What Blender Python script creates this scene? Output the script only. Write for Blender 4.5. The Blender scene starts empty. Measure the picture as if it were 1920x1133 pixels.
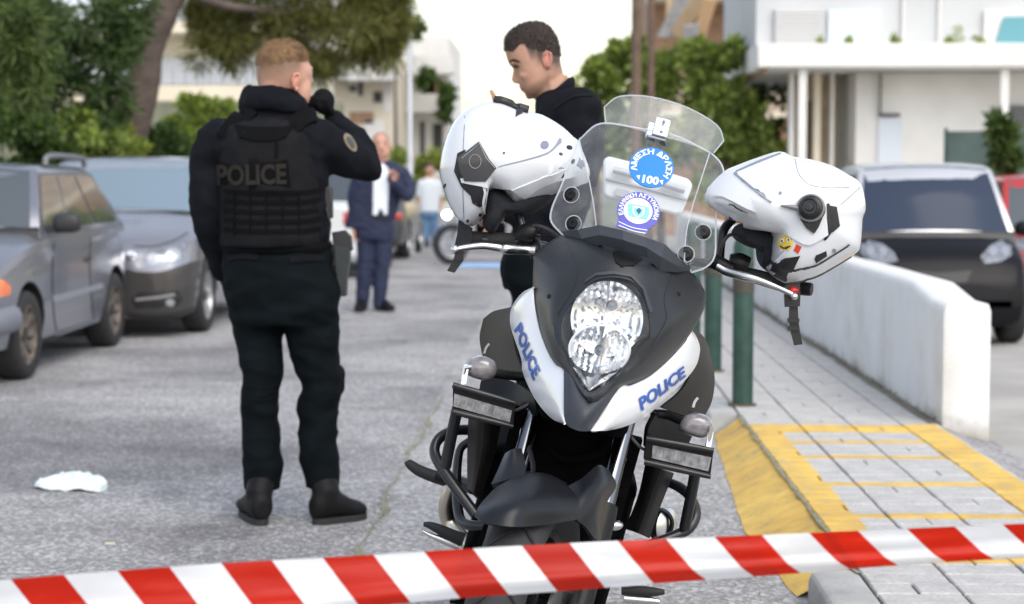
import bpy, bmesh, math, random
from mathutils import Vector, Matrix, noise
from mathutils.bvhtree import BVHTree
V = Vector; PI = math.pi; R = math.radians
random.seed(7)
scn = bpy.context.scene; COL = scn.collection

# ------------------------------------------------------------------ camera
F = 3300.0                      # focal length in photograph pixels (1920 wide)
C0 = V((0, 0, 1.3))
YAW = math.atan(90 / F); PITCH = math.atan((566.5 - 335) / F)
cam = bpy.data.cameras.new('camera'); camo = bpy.data.objects.new('camera', cam); COL.objects.link(camo)
camo.location = C0; camo.rotation_euler = (R(90) - PITCH, 0, YAW)
cam.sensor_width = 36; cam.lens = F / 1920 * 36; cam.clip_start = 0.05; cam.clip_end = 3000
cam.dof.use_dof = True; cam.dof.focus_distance = 4.0; cam.dof.aperture_fstop = 4.0
scn.camera = camo
scn.render.resolution_x = 1024; scn.render.resolution_y = 604

# ------------------------------------------------------------------ sky, sun, exposure
SUN_EL, SUN_AZ = R(48), R(150)    # soft light, no hard shadows
w = bpy.data.worlds.new('World'); scn.world = w; w.use_nodes = True
nt = w.node_tree; bg = nt.nodes['Background']
sky = nt.nodes.new('ShaderNodeTexSky'); sky.sky_type = 'NISHITA'; sky.sun_disc = False
sky.sun_elevation = SUN_EL; sky.sun_rotation = SUN_AZ; sky.air_density = 1.0; sky.dust_density = 1.5; sky.ozone_density = 1.0
hs = nt.nodes.new('ShaderNodeHueSaturation'); hs.inputs['Saturation'].default_value = 0.55; nt.links.new(sky.outputs[0], hs.inputs['Color']); 
wtc = nt.nodes.new('ShaderNodeTexCoord'); wsx = nt.nodes.new('ShaderNodeSeparateXYZ'); nt.links.new(wtc.outputs['Generated'], wsx.inputs[0])
wmr = nt.nodes.new('ShaderNodeMapRange'); wmr.interpolation_type = 'SMOOTHSTEP'; wmr.inputs['From Min'].default_value = 0.0; wmr.inputs['From Max'].default_value = 0.22   # warm evening haze low over the horizon, all round
nt.links.new(wsx.outputs[2], wmr.inputs['Value'])
wmx = nt.nodes.new('ShaderNodeMix'); wmx.data_type = 'RGBA'; wmx.inputs[6].default_value = (1.0, 0.86, 0.64, 1); wmx.inputs[7].default_value = (1.0, 0.99, 0.97, 1); nt.links.new(wmr.outputs[0], wmx.inputs[0])
wmu = nt.nodes.new('ShaderNodeMix'); wmu.data_type = 'RGBA'; wmu.blend_type = 'MULTIPLY'; wmu.inputs[0].default_value = 1.0; nt.links.new(hs.outputs[0], wmu.inputs[6]); nt.links.new(wmx.outputs[2], wmu.inputs[7])
nt.links.new(wmu.outputs[2], bg.inputs[0]); bg.inputs[1].default_value = 0.12
sun = bpy.data.lights.new('sun', 'SUN'); sun.energy = 0.65; sun.angle = R(50); sun.color = (1, 0.93, 0.82)
suno = bpy.data.objects.new('sun', sun); COL.objects.link(suno)
sd = V((math.sin(SUN_AZ) * math.cos(SUN_EL), math.cos(SUN_AZ) * math.cos(SUN_EL), math.sin(SUN_EL)))
suno.rotation_euler = sd.to_track_quat('Z', 'Y').to_euler(); suno.location = sd * 60
scn.view_settings.view_transform = 'Standard'; scn.view_settings.look = 'None'
scn.view_settings.exposure = 1.38; scn.view_settings.gamma = 1.0

# ------------------------------------------------------------------ pixels to places
CR = camo.rotation_euler.to_matrix()
def ray(px, py): return CR @ V(((px - 960) / F, -(py - 566.5) / F, -1))
def P(px, py, Y):
    v = ray(px, py); return C0 + v * (Y / v.y)
def G(px, py, z=0.0):
    v = ray(px, py); return C0 + v * ((z - C0.z) / v.z)

# ------------------------------------------------------------------ materials
MATS = {}
def mat(name, col, rough=0.6, metal=0.0, var=0.0, scale=8.0, bump=0.0, bscale=None, col2=None, coat=0.0, spec=0.5, sheen=0.0, emit=None, trans=0.0, alpha=1.0):
    if name in MATS: return MATS[name]
    m = bpy.data.materials.new(name); m.use_nodes = True; MATS[name] = m
    N = m.node_tree.nodes; L = m.node_tree.links; b = N['Principled BSDF']
    b.inputs['Base Color'].default_value = (*col, 1); b.inputs['Roughness'].default_value = rough
    b.inputs['Metallic'].default_value = metal; b.inputs['Specular IOR Level'].default_value = spec
    b.inputs['Coat Weight'].default_value = coat; b.inputs['Coat Roughness'].default_value = 0.08
    b.inputs['Sheen Weight'].default_value = sheen; b.inputs['Transmission Weight'].default_value = trans
    b.inputs['Alpha'].default_value = alpha
    if emit: b.inputs['Emission Color'].default_value = (*col, 1); b.inputs['Emission Strength'].default_value = emit
    tc = N.new('ShaderNodeTexCoord')
    if var > 0 or col2:
        nz = N.new('ShaderNodeTexNoise'); nz.inputs['Scale'].default_value = scale; nz.inputs['Detail'].default_value = 6
        L.new(tc.outputs['Object'], nz.inputs['Vector'])
        rp = N.new('ShaderNodeValToRGB'); rp.color_ramp.elements[0].position = 0.3; rp.color_ramp.elements[1].position = 0.7
        c2 = col2 or tuple(min(1, c * (1 + var)) for c in col)
        c1 = col if col2 else tuple(c * (1 - var) for c in col)
        rp.color_ramp.elements[0].color = (*c1, 1); rp.color_ramp.elements[1].color = (*c2, 1)
        L.new(nz.outputs['Fac'], rp.inputs[0]); L.new(rp.outputs[0], b.inputs['Base Color'])
        rr = N.new('ShaderNodeMapRange'); rr.inputs['To Min'].default_value = max(0, rough - 0.06); rr.inputs['To Max'].default_value = min(1, rough + 0.06)
        L.new(nz.outputs['Fac'], rr.inputs['Value']); L.new(rr.outputs[0], b.inputs['Roughness'])
    if bump > 0:
        n2 = N.new('ShaderNodeTexNoise'); n2.inputs['Scale'].default_value = bscale or scale * 4; n2.inputs['Detail'].default_value = 4
        L.new(tc.outputs['Object'], n2.inputs['Vector'])
        bp = N.new('ShaderNodeBump'); bp.inputs['Strength'].default_value = bump; bp.inputs['Distance'].default_value = 0.01
        L.new(n2.outputs['Fac'], bp.inputs['Height']); L.new(bp.outputs[0], b.inputs['Normal'])
    return m
def bsdf(m): return m.node_tree.nodes['Principled BSDF']
def clear(name, tint=(1, 1, 1), rough=0.02, haze=0.06, dust=0.0, ior=1.45):
    """clear plastic or glass sheet: see-through with fresnel gloss and a little dust"""
    if name in MATS: return MATS[name]
    m = bpy.data.materials.new(name); m.use_nodes = True; MATS[name] = m
    N = m.node_tree.nodes; L = m.node_tree.links; N.remove(N['Principled BSDF']); out = N['Material Output']
    tr = N.new('ShaderNodeBsdfTransparent'); tr.inputs[0].default_value = (*tint, 1)
    gl = N.new('ShaderNodeBsdfGlossy'); gl.inputs['Roughness'].default_value = rough
    lw_ = N.new('ShaderNodeLayerWeight'); lw_.inputs[0].default_value = 0.5
    pw = N.new('ShaderNodeMath'); pw.operation = 'POWER'; pw.inputs[1].default_value = 4.5; L.new(lw_.outputs['Facing'], pw.inputs[0])
    fr = N.new('ShaderNodeMath'); fr.operation = 'MULTIPLY_ADD'; fr.inputs[1].default_value = 0.7; fr.inputs[2].default_value = 0.045; L.new(pw.outputs[0], fr.inputs[0])
    mx = N.new('ShaderNodeMixShader'); L.new(fr.outputs[0], mx.inputs[0]); L.new(tr.outputs[0], mx.inputs[1]); L.new(gl.outputs[0], mx.inputs[2])
    df = N.new('ShaderNodeBsdfDiffuse'); df.inputs[0].default_value = (0.85, 0.87, 0.9, 1)
    tl = N.new('ShaderNodeBsdfTranslucent'); tl.inputs[0].default_value = (0.85, 0.87, 0.9, 1)
    md = N.new('ShaderNodeMixShader'); md.inputs[0].default_value = 0.5; L.new(df.outputs[0], md.inputs[1]); L.new(tl.outputs[0], md.inputs[2])
    m2 = N.new('ShaderNodeMixShader'); L.new(mx.outputs[0], m2.inputs[1]); L.new(md.outputs[0], m2.inputs[2])
    if dust > 0:
        tc = N.new('ShaderNodeTexCoord')
        nz = N.new('ShaderNodeTexNoise'); nz.inputs['Scale'].default_value = 14; nz.inputs['Detail'].default_value = 8; nz.inputs['Roughness'].default_value = 0.7
        L.new(tc.outputs['Object'], nz.inputs['Vector'])
        vo = N.new('ShaderNodeTexVoronoi'); vo.inputs['Scale'].default_value = 130; L.new(tc.outputs['Object'], vo.inputs['Vector'])
        r1 = N.new('ShaderNodeMapRange'); r1.inputs['From Min'].default_value = 0.4; r1.inputs['From Max'].default_value = 0.75
        r1.inputs['To Min'].default_value = haze; r1.inputs['To Max'].default_value = haze + dust
        L.new(nz.outputs['Fac'], r1.inputs['Value'])
        r2 = N.new('ShaderNodeMapRange'); r2.inputs['From Min'].default_value = 0.06; r2.inputs['From Max'].default_value = 0.14
        r2.inputs['To Min'].default_value = 0.45; r2.inputs['To Max'].default_value = 0.0; L.new(vo.outputs['Distance'], r2.inputs['Value'])
        lt = N.new('ShaderNodeMath'); lt.operation = 'GREATER_THAN'; lt.inputs[1].default_value = 0.8
        sc = N.new('ShaderNodeSeparateColor'); L.new(vo.outputs['Color'], sc.inputs[0]); L.new(sc.outputs[0], lt.inputs[0])
        mu = N.new('ShaderNodeMath'); mu.operation = 'MULTIPLY'; L.new(r2.outputs[0], mu.inputs[0]); L.new(lt.outputs[0], mu.inputs[1])
        ad = N.new('ShaderNodeMath'); ad.operation = 'ADD'; L.new(r1.outputs[0], ad.inputs[0]); L.new(mu.outputs[0], ad.inputs[1])
        L.new(ad.outputs[0], m2.inputs[0])
    else: m2.inputs[0].default_value = haze
    L.new(m2.outputs[0], out.inputs['Surface'])
    return m

# ------------------------------------------------------------------ mesh tools
def crom(pts, n, closed=False):
    """Catmull-Rom through points (tuples of any length): n samples per span"""
    pts = [tuple(p) for p in pts]; k = len(pts); out = []
    spans = k if closed else k - 1
    for i in range(spans):
        p1 = pts[i]; p2 = pts[(i + 1) % k]
        p0 = pts[i - 1] if (i > 0 or closed) else tuple(2 * a - b for a, b in zip(p1, p2))
        p3 = pts[(i + 2) % k] if (i + 2 < k or closed) else tuple(2 * b - a for a, b in zip(p1, p2))
        for j in range(n):
            t = j / n; t2 = t * t; t3 = t2 * t
            out.append(tuple(0.5 * (2 * b + (c - a) * t + (2 * a - 5 * b + 4 * c - d) * t2 + (3 * b - a - 3 * c + d) * t3) for a, b, c, d in zip(p0, p1, p2, p3)))
    if not closed: out.append(pts[-1])
    return out
def lerp(a, b, t): return tuple(x + (y - x) * t for x, y in zip(a, b))

class M:
    def __init__(s): s.v = []; s.f = []; s.m = []
    def add(s, vs, fs, mi=0):
        o = len(s.v); s.v += [V(p) for p in vs]; s.f += [tuple(i + o for i in f) for f in fs]; s.m += [mi] * len(fs); return s
    def box(s, c, d, rot=None, mi=0, taper=1.0):
        c = V(c); vs = []
        for z in (-1, 1):
            k = taper if z > 0 else 1
            for x, y in ((-1, -1), (1, -1), (1, 1), (-1, 1)):
                p = V((x * d[0] / 2 * k, y * d[1] / 2 * k, z * d[2] / 2)); vs.append(c + (rot @ p if rot else p))
        return s.add(vs, [(3, 2, 1, 0), (4, 5, 6, 7), (0, 1, 5, 4), (1, 2, 6, 5), (2, 3, 7, 6), (3, 0, 4, 7)], mi)
    def rings(s, rs, closed=True, caps=True, mi=0, loop=False):
        n = len(rs[0]); vs = [p for r in rs for p in r]; fs = []
        k = len(rs)
        for i in range(k if loop else k - 1):
            a = i * n; b = ((i + 1) % k) * n
            for j in range(n if closed else n - 1):
                j2 = (j + 1) % n; fs.append((a + j, a + j2, b + j2, b + j))
        if caps and not loop: fs.append(tuple(range(n - 1, -1, -1))); fs.append(tuple((k - 1) * n + j for j in range(n)))
        return s.add(vs, fs, mi)
    def tube(s, path, r, n=8, caps=True, mi=0, loop=False, flat=1.0, up=None):
        path = [V(p) for p in path]; k = len(path)
        rr = r if isinstance(r, (list, tuple)) else [r] * k
        rs = []; prev = None
        for i, p in enumerate(path):
            if loop: t = path[(i + 1) % k] - path[i - 1]
            else: t = path[min(i + 1, k - 1)] - path[max(i - 1, 0)]
            t.normalize()
            if prev is None:
                u = V(up) if up else (V((0, 0, 1)) if abs(t.z) < 0.9 else V((0, 1, 0)))
                a = (u - t * u.dot(t)).normalized()
            else: a = (prev - t * prev.dot(t)).normalized()
            prev = a; b = t.cross(a)
            rs.append([p + (a * math.cos(q) + b * math.sin(q) * flat) * rr[i] for q in (2 * PI * j / n for j in range(n))])
        return s.rings(rs, True, caps, mi, loop)
    def grid(s, rows, mi=0):
        return s.rings(rows, False, False, mi)
    def slab(s, rows, t, mi=0, mi2=None, dirv=None):
        """solid panel: the front sheet is rows, the back is offset by t away from the camera side"""
        rows = [[V(p) for p in r] for r in rows]; n = len(rows); k = len(rows[0]); back = []
        for i in range(n):
            rb = []
            for j in range(k):
                du = rows[i][min(j + 1, k - 1)] - rows[i][max(j - 1, 0)]; dv = rows[min(i + 1, n - 1)][j] - rows[max(i - 1, 0)][j]
                nn = du.cross(dv)
                if nn.length < 1e-12: nn = V((0, -1, 0))
                nn.normalize()
                if nn.dot(C0 - rows[i][j]) < 0: nn = -nn
                if dirv: nn = -V(dirv)
                rb.append(rows[i][j] - nn * t)
            back.append(rb)
        s.grid(rows, mi); s.grid([r[::-1] for r in back], mi)
        per = [(i, 0) for i in range(n)] + [(n - 1, j) for j in range(1, k)] + [(i, k - 1) for i in range(n - 2, -1, -1)] + [(0, j) for j in range(k - 2, 0, -1)]
        A = [rows[i][j] for i, j in per]; B = [back[i][j] for i, j in per]
        return s.rings([A, B], True, False, mi if mi2 is None else mi2)
    def prism(s, poly, vec, mi=0, mi2=None):
        poly = [V(p) for p in poly]; n = len(poly); vec = V(vec)
        s.add(poly + [p + vec for p in poly], [tuple(range(n)), tuple(range(2 * n - 1, n - 1, -1))], mi)
        return s.rings([poly[::-1], [p + vec for p in poly][::-1]], True, False, mi if mi2 is None else mi2)
    def lathe(s, prof, o=(0, 0, 0), ax=(0, 0, 1), n=16, mi=0, caps=False):
        o = V(o); ax = V(ax).normalized(); u = ax.orthogonal().normalized(); v = ax.cross(u)
        rs = [[o + ax * h + (u * math.cos(q) + v * math.sin(q)) * max(r, 1e-4) for q in (2 * PI * j / n for j in range(n))] for r, h in prof]
        return s.rings(rs, True, caps, mi)
    def ball(s, c, r, nu=16, nv=10, rot=None, mi=0, e=1.0):
        c = V(c); r = (r, r, r) if isinstance(r, (int, float)) else r; rs = []
        sp = lambda x: math.copysign(abs(x) ** e, x)
        for i in range(nv + 1):
            t = -PI / 2 + PI * i / nv; ct = max(math.cos(t), 1e-3)
            ring = []
            for j in range(nu):
                q = 2 * PI * j / nu; p = V((r[0] * sp(ct * math.cos(q)), r[1] * sp(ct * math.sin(q)), r[2] * sp(math.sin(t))))
                ring.append(c + (rot @ p if rot else p))
            rs.append(ring)
        return s.rings(rs, True, True, mi)
    def inflate(s, outline, c, Yc, W, nphi=12, e=0.75, ed=1.0, mi=0, skew=0.0):
        """closed body with the traced side outline (pixels) and half width W (metres) about the plane Y = Yc"""
        rs = []
        for i in range(nphi * 2 + 1):
            ph = -PI / 2 + PI * i / (2 * nphi); k = max(math.cos(ph), 0) ** e; k = max(k, 0.004)
            d = math.copysign(abs(math.sin(ph)) ** ed, math.sin(ph)) * W
            ring = []
            for (x, y) in outline:
                p = P(c[0] + (x - c[0]) * k, c[1] + (y - c[1]) * k, Yc); ring.append(p + V((skew * d, d, 0)))
            rs.append(ring)
        return s.rings(rs, True, True, mi)
    def xf(s, mtx):
        s.v = [mtx @ p for p in s.v]; return s
    def bvh(s): return BVHTree.FromPolygons([tuple(p) for p in s.v], s.f)
    def join(s, o, mi=None):
        k = len(s.v); s.v += o.v; s.f += [tuple(i + k for i in f) for f in o.f]; s.m += (o.m if mi is None else [mi] * len(o.f)); return s

WM = {}                          # world matrices
def tag(o, label=None, cat=None, group=None, kind=None):
    if label: o['label'] = label
    if cat: o['category'] = cat
    if group: o['group'] = group
    if kind: o['kind'] = kind
    return o
def setpar(o, parent):
    if parent is not None:
        o.parent = parent; o.matrix_parent_inverse = WM[parent.name].inverted()
    WM[o.name] = Matrix.Identity(4)
def thing(name, label, cat, loc=(0, 0, 0), group=None):
    o = bpy.data.objects.new(name, None); COL.objects.link(o); o.location = loc; o.empty_display_size = 0.1
    WM[o.name] = Matrix.Translation(V(loc)); return tag(o, label, cat, group)
def mesh_of(m, mats, name, angle=40):
    me = bpy.data.meshes.new(name); me.from_pydata([tuple(p) for p in m.v], [], m.f)
    for x in (mats if isinstance(mats, (list, tuple)) else [mats]): me.materials.append(x)
    me.polygons.foreach_set('material_index', m.m)
    if angle:
        me.polygons.foreach_set('use_smooth', [True] * len(m.f)); me.update()
        bm = bmesh.new(); bm.from_mesh(me); bmesh.ops.recalc_face_normals(bm, faces=bm.faces); bm.to_mesh(me); bm.free()
        if angle < 180: me.set_sharp_from_angle(angle=R(angle))
    me.update(); return me
def build(name, m, mats, parent=None, angle=40, bevel=0, bseg=2, sub=0, label=None, cat=None, group=None, kind=None, weld=False):
    me = mesh_of(m, mats, name, angle)
    o = bpy.data.objects.new(name, me); COL.objects.link(o); setpar(o, parent)
    if bevel:
        b = o.modifiers.new('bevel', 'BEVEL'); b.width = bevel; b.segments = bseg; b.limit_method = 'ANGLE'; b.angle_limit = R(35); b.harden_normals = False
    if sub:
        u = o.modifiers.new('sub', 'SUBSURF'); u.levels = u.render_levels = sub
    return tag(o, label, cat, group, kind)
def bake(m, mods):
    """run modifiers on an M and give the result back as an M"""
    me = mesh_of(m, [], 'tmp', 0); o = bpy.data.objects.new('tmp', me); COL.objects.link(o)
    bm = bmesh.new(); bm.from_mesh(me); bmesh.ops.recalc_face_normals(bm, faces=bm.faces); bm.to_mesh(me); bm.free()
    for kind, kw in mods:
        md = o.modifiers.new(kind, kind)
        for k, x in kw.items(): setattr(md, k, x)
    dg = bpy.context.evaluated_depsgraph_get(); dg.update(); e = o.evaluated_get(dg); em = e.to_mesh()
    r = M(); r.add([v.co.copy() for v in em.vertices], [tuple(p.vertices) for p in em.polygons]); e.to_mesh_clear()
    bpy.data.objects.remove(o); bpy.data.meshes.remove(me); return r
def fuse(m, vox=0.012, smooth=4):
    return bake(m, [('REMESH', dict(mode='VOXEL', voxel_size=vox)), ('SMOOTH', dict(factor=0.5, iterations=smooth))])
def cut(m, cutter):
    """boolean difference"""
    me = mesh_of(cutter, [], 'cutter', 0); bm = bmesh.new(); bm.from_mesh(me); bmesh.ops.recalc_face_normals(bm, faces=bm.faces); bm.to_mesh(me); bm.free()
    co = bpy.data.objects.new('cutter', me); COL.objects.link(co)
    r = bake(m, [('BOOLEAN', dict(operation='DIFFERENCE', object=co, solver='EXACT'))])
    bpy.data.objects.remove(co); bpy.data.meshes.remove(me); return r
def copy_tree(o, loc=None, rz=None, parent=None):
    c = o.copy(); COL.objects.link(c); c.parent = parent
    if loc is not None: c.location = loc
    if rz is not None: c.rotation_euler = (0, 0, rz)
    for ch in o.children: copy_tree(ch, None, None, c)
    return c
# tracing onto a surface that is already there
def shoot(px, py, bvh, off=0.0, Yd=None):
    d = ray(px, py).normalized(); loc, n, i, t = bvh.ray_cast(C0, d)
    if loc is None:
        if Yd is not None: return P(px, py, Yd)
        q = P(px, py, 4); best = None
        for Y in (3.5, 4, 4.5, 6, 6.6, 10, 14, 17):
            l, n, i, t = bvh.find_nearest(P(px, py, Y))
            if l is not None and (best is None or t < best[1]): best = (l, t, n)
        loc, n = best[0], best[2]
    if n.dot(d) > 0: n = -n
    return loc + n * off
def decal_grid(m, rows, bvh, off=0.002, mi=0):
    return m.slab([[shoot(x, y, bvh, off) for x, y in r] for r in rows], off * 1.6, mi)
def decal_poly(m, outline, bvh, off=0.002, rings=3, mi=0, c=None):
    n = len(outline); c = c or (sum(p[0] for p in outline) / n, sum(p[1] for p in outline) / n)
    rows = [[(c[0] + (x - c[0]) * k, c[1] + (y - c[1]) * k) for x, y in outline] for k in [max(0.02, i / rings) for i in range(rings + 1)]]
    pts = [[shoot(x, y, bvh, off) for x, y in r] for r in rows]
    m.rings(pts, True, False, mi)
    low = [shoot(c[0] + (x - c[0]), c[1] + (y - c[1]), bvh, -0.001) for x, y in outline]
    m.rings([pts[-1], low], True, False, mi); m.add(pts[0], [tuple(range(n))], mi); return m
def decal_strip(m, path, wpx, bvh, off=0.002, mi=0, n=4):
    pts = crom(path, n); rows = []
    ws = wpx if isinstance(wpx, (list, tuple)) else [wpx, wpx]
    for i, p in enumerate(pts):
        a = pts[max(i - 1, 0)]; b = pts[min(i + 1, len(pts) - 1)]; dx, dy = b[0] - a[0], b[1] - a[1]; l = math.hypot(dx, dy) or 1
        t = i / max(1, len(pts) - 1) * (len(ws) - 1); k = min(int(t), len(ws) - 2); w_ = ws[k] + (ws[k + 1] - ws[k]) * (t - k)
        nx, ny = -dy / l * w_ / 2, dx / l * w_ / 2
        rows.append([(p[0] - nx, p[1] - ny), p[:2], (p[0] + nx, p[1] + ny)])
    return decal_grid(m, rows, bvh, off, mi)
def text2d(txt, bold=0.0, res=3):
    cu = bpy.data.curves.new('t', 'FONT'); cu.body = txt; cu.size = 1; cu.offset = bold; cu.resolution_u = res; cu.fill_mode = 'FRONT'
    o = bpy.data.objects.new('t', cu); COL.objects.link(o)
    dg = bpy.context.evaluated_depsgraph_get(); dg.update(); e = o.evaluated_get(dg); me = e.to_mesh()
    bm = bmesh.new(); bm.from_mesh(me); bmesh.ops.triangulate(bm, faces=bm.faces); bmesh.ops.remove_doubles(bm, verts=bm.verts, dist=1e-4)
    for _ in range(3):
        le = [e for e in bm.edges if e.calc_length() > 0.16]
        if le: bmesh.ops.subdivide_edges(bm, edges=le, cuts=1, use_grid_fill=False); bmesh.ops.triangulate(bm, faces=bm.faces)
    bm.verts.index_update()
    vs = [(v.co.x, v.co.y) for v in bm.verts]; fs = [tuple(v.index for v in f.verts) for f in bm.faces]; bm.free(); e.to_mesh_clear()
    bpy.data.objects.remove(o); bpy.data.curves.remove(cu)
    x0 = min(v[0] for v in vs); x1 = max(v[0] for v in vs); y0 = min(v[1] for v in vs); y1 = max(v[1] for v in vs)
    return [((x - x0) / (x1 - x0), (y - y0) / (y1 - y0)) for x, y in vs], fs, (x1 - x0) / (y1 - y0)
def decal_text(m, txt, fn, bvh, off=0.002, mi=0, bold=0.01):
    """fn(u, v) gives the pixel of a point of the lettering's unit box"""
    vs, fs, asp = text2d(txt, bold)
    return m.add([shoot(*fn(u, v), bvh, off) for u, v in vs], fs, mi)
def quadmap(tl, tr, br, bl):
    return lambda u, v: lerp(lerp(bl, br, u), lerp(tl, tr, u), v)
def ell(cx, cy, rx, ry, n=24, rot=0):
    c, s = math.cos(R(rot)), math.sin(R(rot)); out = []
    for i in range(n):
        q = 2 * PI * i / n; x, y = rx * math.cos(q), ry * math.sin(q); out.append((cx + x * c - y * s, cy + x * s + y * c))
    return out
# ================================================================== SETTING: ground, road, pavement
def nodes_of(name):
    m = bpy.data.materials.new(name); m.use_nodes = True; MATS[name] = m
    return m, m.node_tree.nodes, m.node_tree.links, m.node_tree.nodes['Principled BSDF']
def nmath(N, L, op, a, b=None, c=None):
    n = N.new('ShaderNodeMath'); n.operation = op
    for i, x in enumerate((a, b, c)):
        if x is None: continue
        if isinstance(x, (int, float)): n.inputs[i].default_value = x
        else: L.new(x, n.inputs[i])
    return n.outputs[0]
def nnoise(N, L, vec, scale, detail=4, rough=0.55):
    n = N.new('ShaderNodeTexNoise'); n.inputs['Scale'].default_value = scale; n.inputs['Detail'].default_value = detail; n.inputs['Roughness'].default_value = rough
    L.new(vec, n.inputs['Vector']); return n.outputs['Fac']
def nramp(N, L, fac, stops):
    r = N.new('ShaderNodeValToRGB'); L.new(fac, r.inputs[0]); e = r.color_ramp.elements
    while len(e) < len(stops): e.new(0.5)
    for k, (p, c) in zip(e, stops): k.position = p; k.color = (*c, 1) if len(c) == 3 else c
    return r.outputs[0]
def nmix(N, L, fac, a, b, mode='MIX'):
    n = N.new('ShaderNodeMix'); n.data_type = 'RGBA'; n.blend_type = mode
    for sock, x in ((n.inputs[0], fac), (n.inputs[6], a), (n.inputs[7], b)):
        if isinstance(x, (int, float)): sock.default_value = x
        elif isinstance(x, tuple): sock.default_value = (*x, 1)
        else: L.new(x, sock)
    return n.outputs[2]
def nbump(N, L, h, strength, dist, b):
    n = N.new('ShaderNodeBump'); n.inputs['Strength'].default_value = strength; n.inputs['Distance'].default_value = dist
    L.new(h, n.inputs['Height']); L.new(n.outputs[0], b.inputs['Normal'])

def asphalt(name, base, light, patch):
    m, N, L, b = nodes_of(name)
    pos = N.new('ShaderNodeNewGeometry').outputs['Position']
    fine = nnoise(N, L, pos, 95, 3, 0.7); vo = N.new('ShaderNodeTexVoronoi'); vo.inputs['Scale'].default_value = 75; L.new(pos, vo.inputs['Vector'])
    sc = N.new('ShaderNodeSeparateColor'); L.new(vo.outputs['Color'], sc.inputs[0])
    stones = nramp(N, L, sc.outputs[0], [(0.0, tuple(c * 0.74 for c in base)), (0.55, base), (0.8, tuple(c * 0.94 for c in light)), (1.0, tuple(min(1, c * 1.25) for c in light))])
    dirt = nramp(N, L, fine, [(0.3, (0.62, 0.62, 0.64)), (0.6, (1, 1, 1))])
    c1 = nmix(N, L, 1.0, stones, dirt, 'MULTIPLY')
    big = nnoise(N, L, pos, 0.55, 5, 0.6)
    pc = nramp(N, L, big, [(0.34, patch), (0.52, (1, 1, 1)), (0.72, (1.18, 1.17, 1.16))])
    c2 = nmix(N, L, 1.0, c1, pc, 'MULTIPLY')
    st = nnoise(N, L, pos, 2.6, 6, 0.65); sp = nramp(N, L, st, [(0.36, (0.74, 0.73, 0.72)), (0.5, (1, 1, 1))])
    c3 = nmix(N, L, 0.8, c2, sp, 'MULTIPLY')
    # an old damp-looking stain with a ragged edge, and two smaller oil spots
    for (sx_, sy_, rx_, ry_, dk) in ((-2.3, 8.3, 1.5, 1.4, 0.74), (-1.25, 6.35, 0.28, 0.22, 0.7), (-1.9, 11.6, 0.9, 0.5, 0.82), (-0.2, 10.5, 0.35, 1.3, 0.8)):
        s3 = N.new('ShaderNodeSeparateXYZ'); L.new(pos, s3.inputs[0])
        dx = nmath(N, L, 'DIVIDE', nmath(N, L, 'SUBTRACT', s3.outputs[0], sx_), rx_); dy = nmath(N, L, 'DIVIDE', nmath(N, L, 'SUBTRACT', s3.outputs[1], sy_), ry_)
        dd = nmath(N, L, 'ADD', nmath(N, L, 'SQRT', nmath(N, L, 'ADD', nmath(N, L, 'MULTIPLY', dx, dx), nmath(N, L, 'MULTIPLY', dy, dy))), nmath(N, L, 'MULTIPLY', nmath(N, L, 'SUBTRACT', nnoise(N, L, pos, 1.8, 6, 0.65), 0.5), 1.8))
        c3 = nmix(N, L, 1.0, c3, nramp(N, L, dd, [(0.55, (dk, dk, dk * 1.01)), (1.0, (1, 1, 1))]), 'MULTIPLY')
    L.new(c3, b.inputs['Base Color']); b.inputs['Roughness'].default_value = 0.82; b.inputs['Specular IOR Level'].default_value = 0.35
    nbump(N, L, nmath(N, L, 'ADD', vo.outputs['Distance'], fine), 0.5, 0.006, b); return m
asph = asphalt('road asphalt', (0.325, 0.318, 0.318), (0.50, 0.493, 0.49), (0.64, 0.64, 0.65))
asph2 = asphalt('roadside asphalt', (0.36, 0.355, 0.35), (0.52, 0.515, 0.51), (0.85, 0.85, 0.85))

def flat(name, x0, x1, y0, y1, z, m, nx=1, ny=1, zf=None, **kw):
    g = M(); rows = []
    for j in range(ny + 1):
        y = y0 + (y1 - y0) * j / ny
        rows.append([V((x0 + (x1 - x0) * i / nx, y, zf(x0 + (x1 - x0) * i / nx, y) if zf else z)) for i in range(nx + 1)])
    g.grid(rows); return build(name, g, m, angle=0, kind='structure', **kw)
flat('ground', -1500, 1500, -600, 1500, -0.45, mat('far ground', (0.16, 0.17, 0.12), 0.9, var=0.3, scale=0.05))
flat('road', -6.2, -0.66, -12, 160, 0.0, asph)
flat('roadside_strip', -0.72, 0.80, -12, 160, 0.004, asph2)
flat('far_pavement', -40, -6.2, -12, 160, 0.1, mat('far paving', (0.30, 0.29, 0.27), 0.85, var=0.2, scale=1.5, bump=0.2))
k = M(); k.box((-6.12, 74, 0.03), (0.16, 172, 0.15)); build('far_kerb', k, mat('kerb concrete', (0.42, 0.415, 0.40), 0.85, var=0.18, scale=6, bump=0.3, bscale=60), kind='structure')
def lotz(x, y): return -0.006 - 0.17 * max(0, min(1, (y - 8.2) / 6.0))
lot = mat('yard concrete', (0.36, 0.345, 0.32), 0.85, var=0.22, scale=1.2, bump=0.25, bscale=40)
flat('yard', 1.85, 40, -12, 60, 0, lot, 2, 72, lotz)

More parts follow.
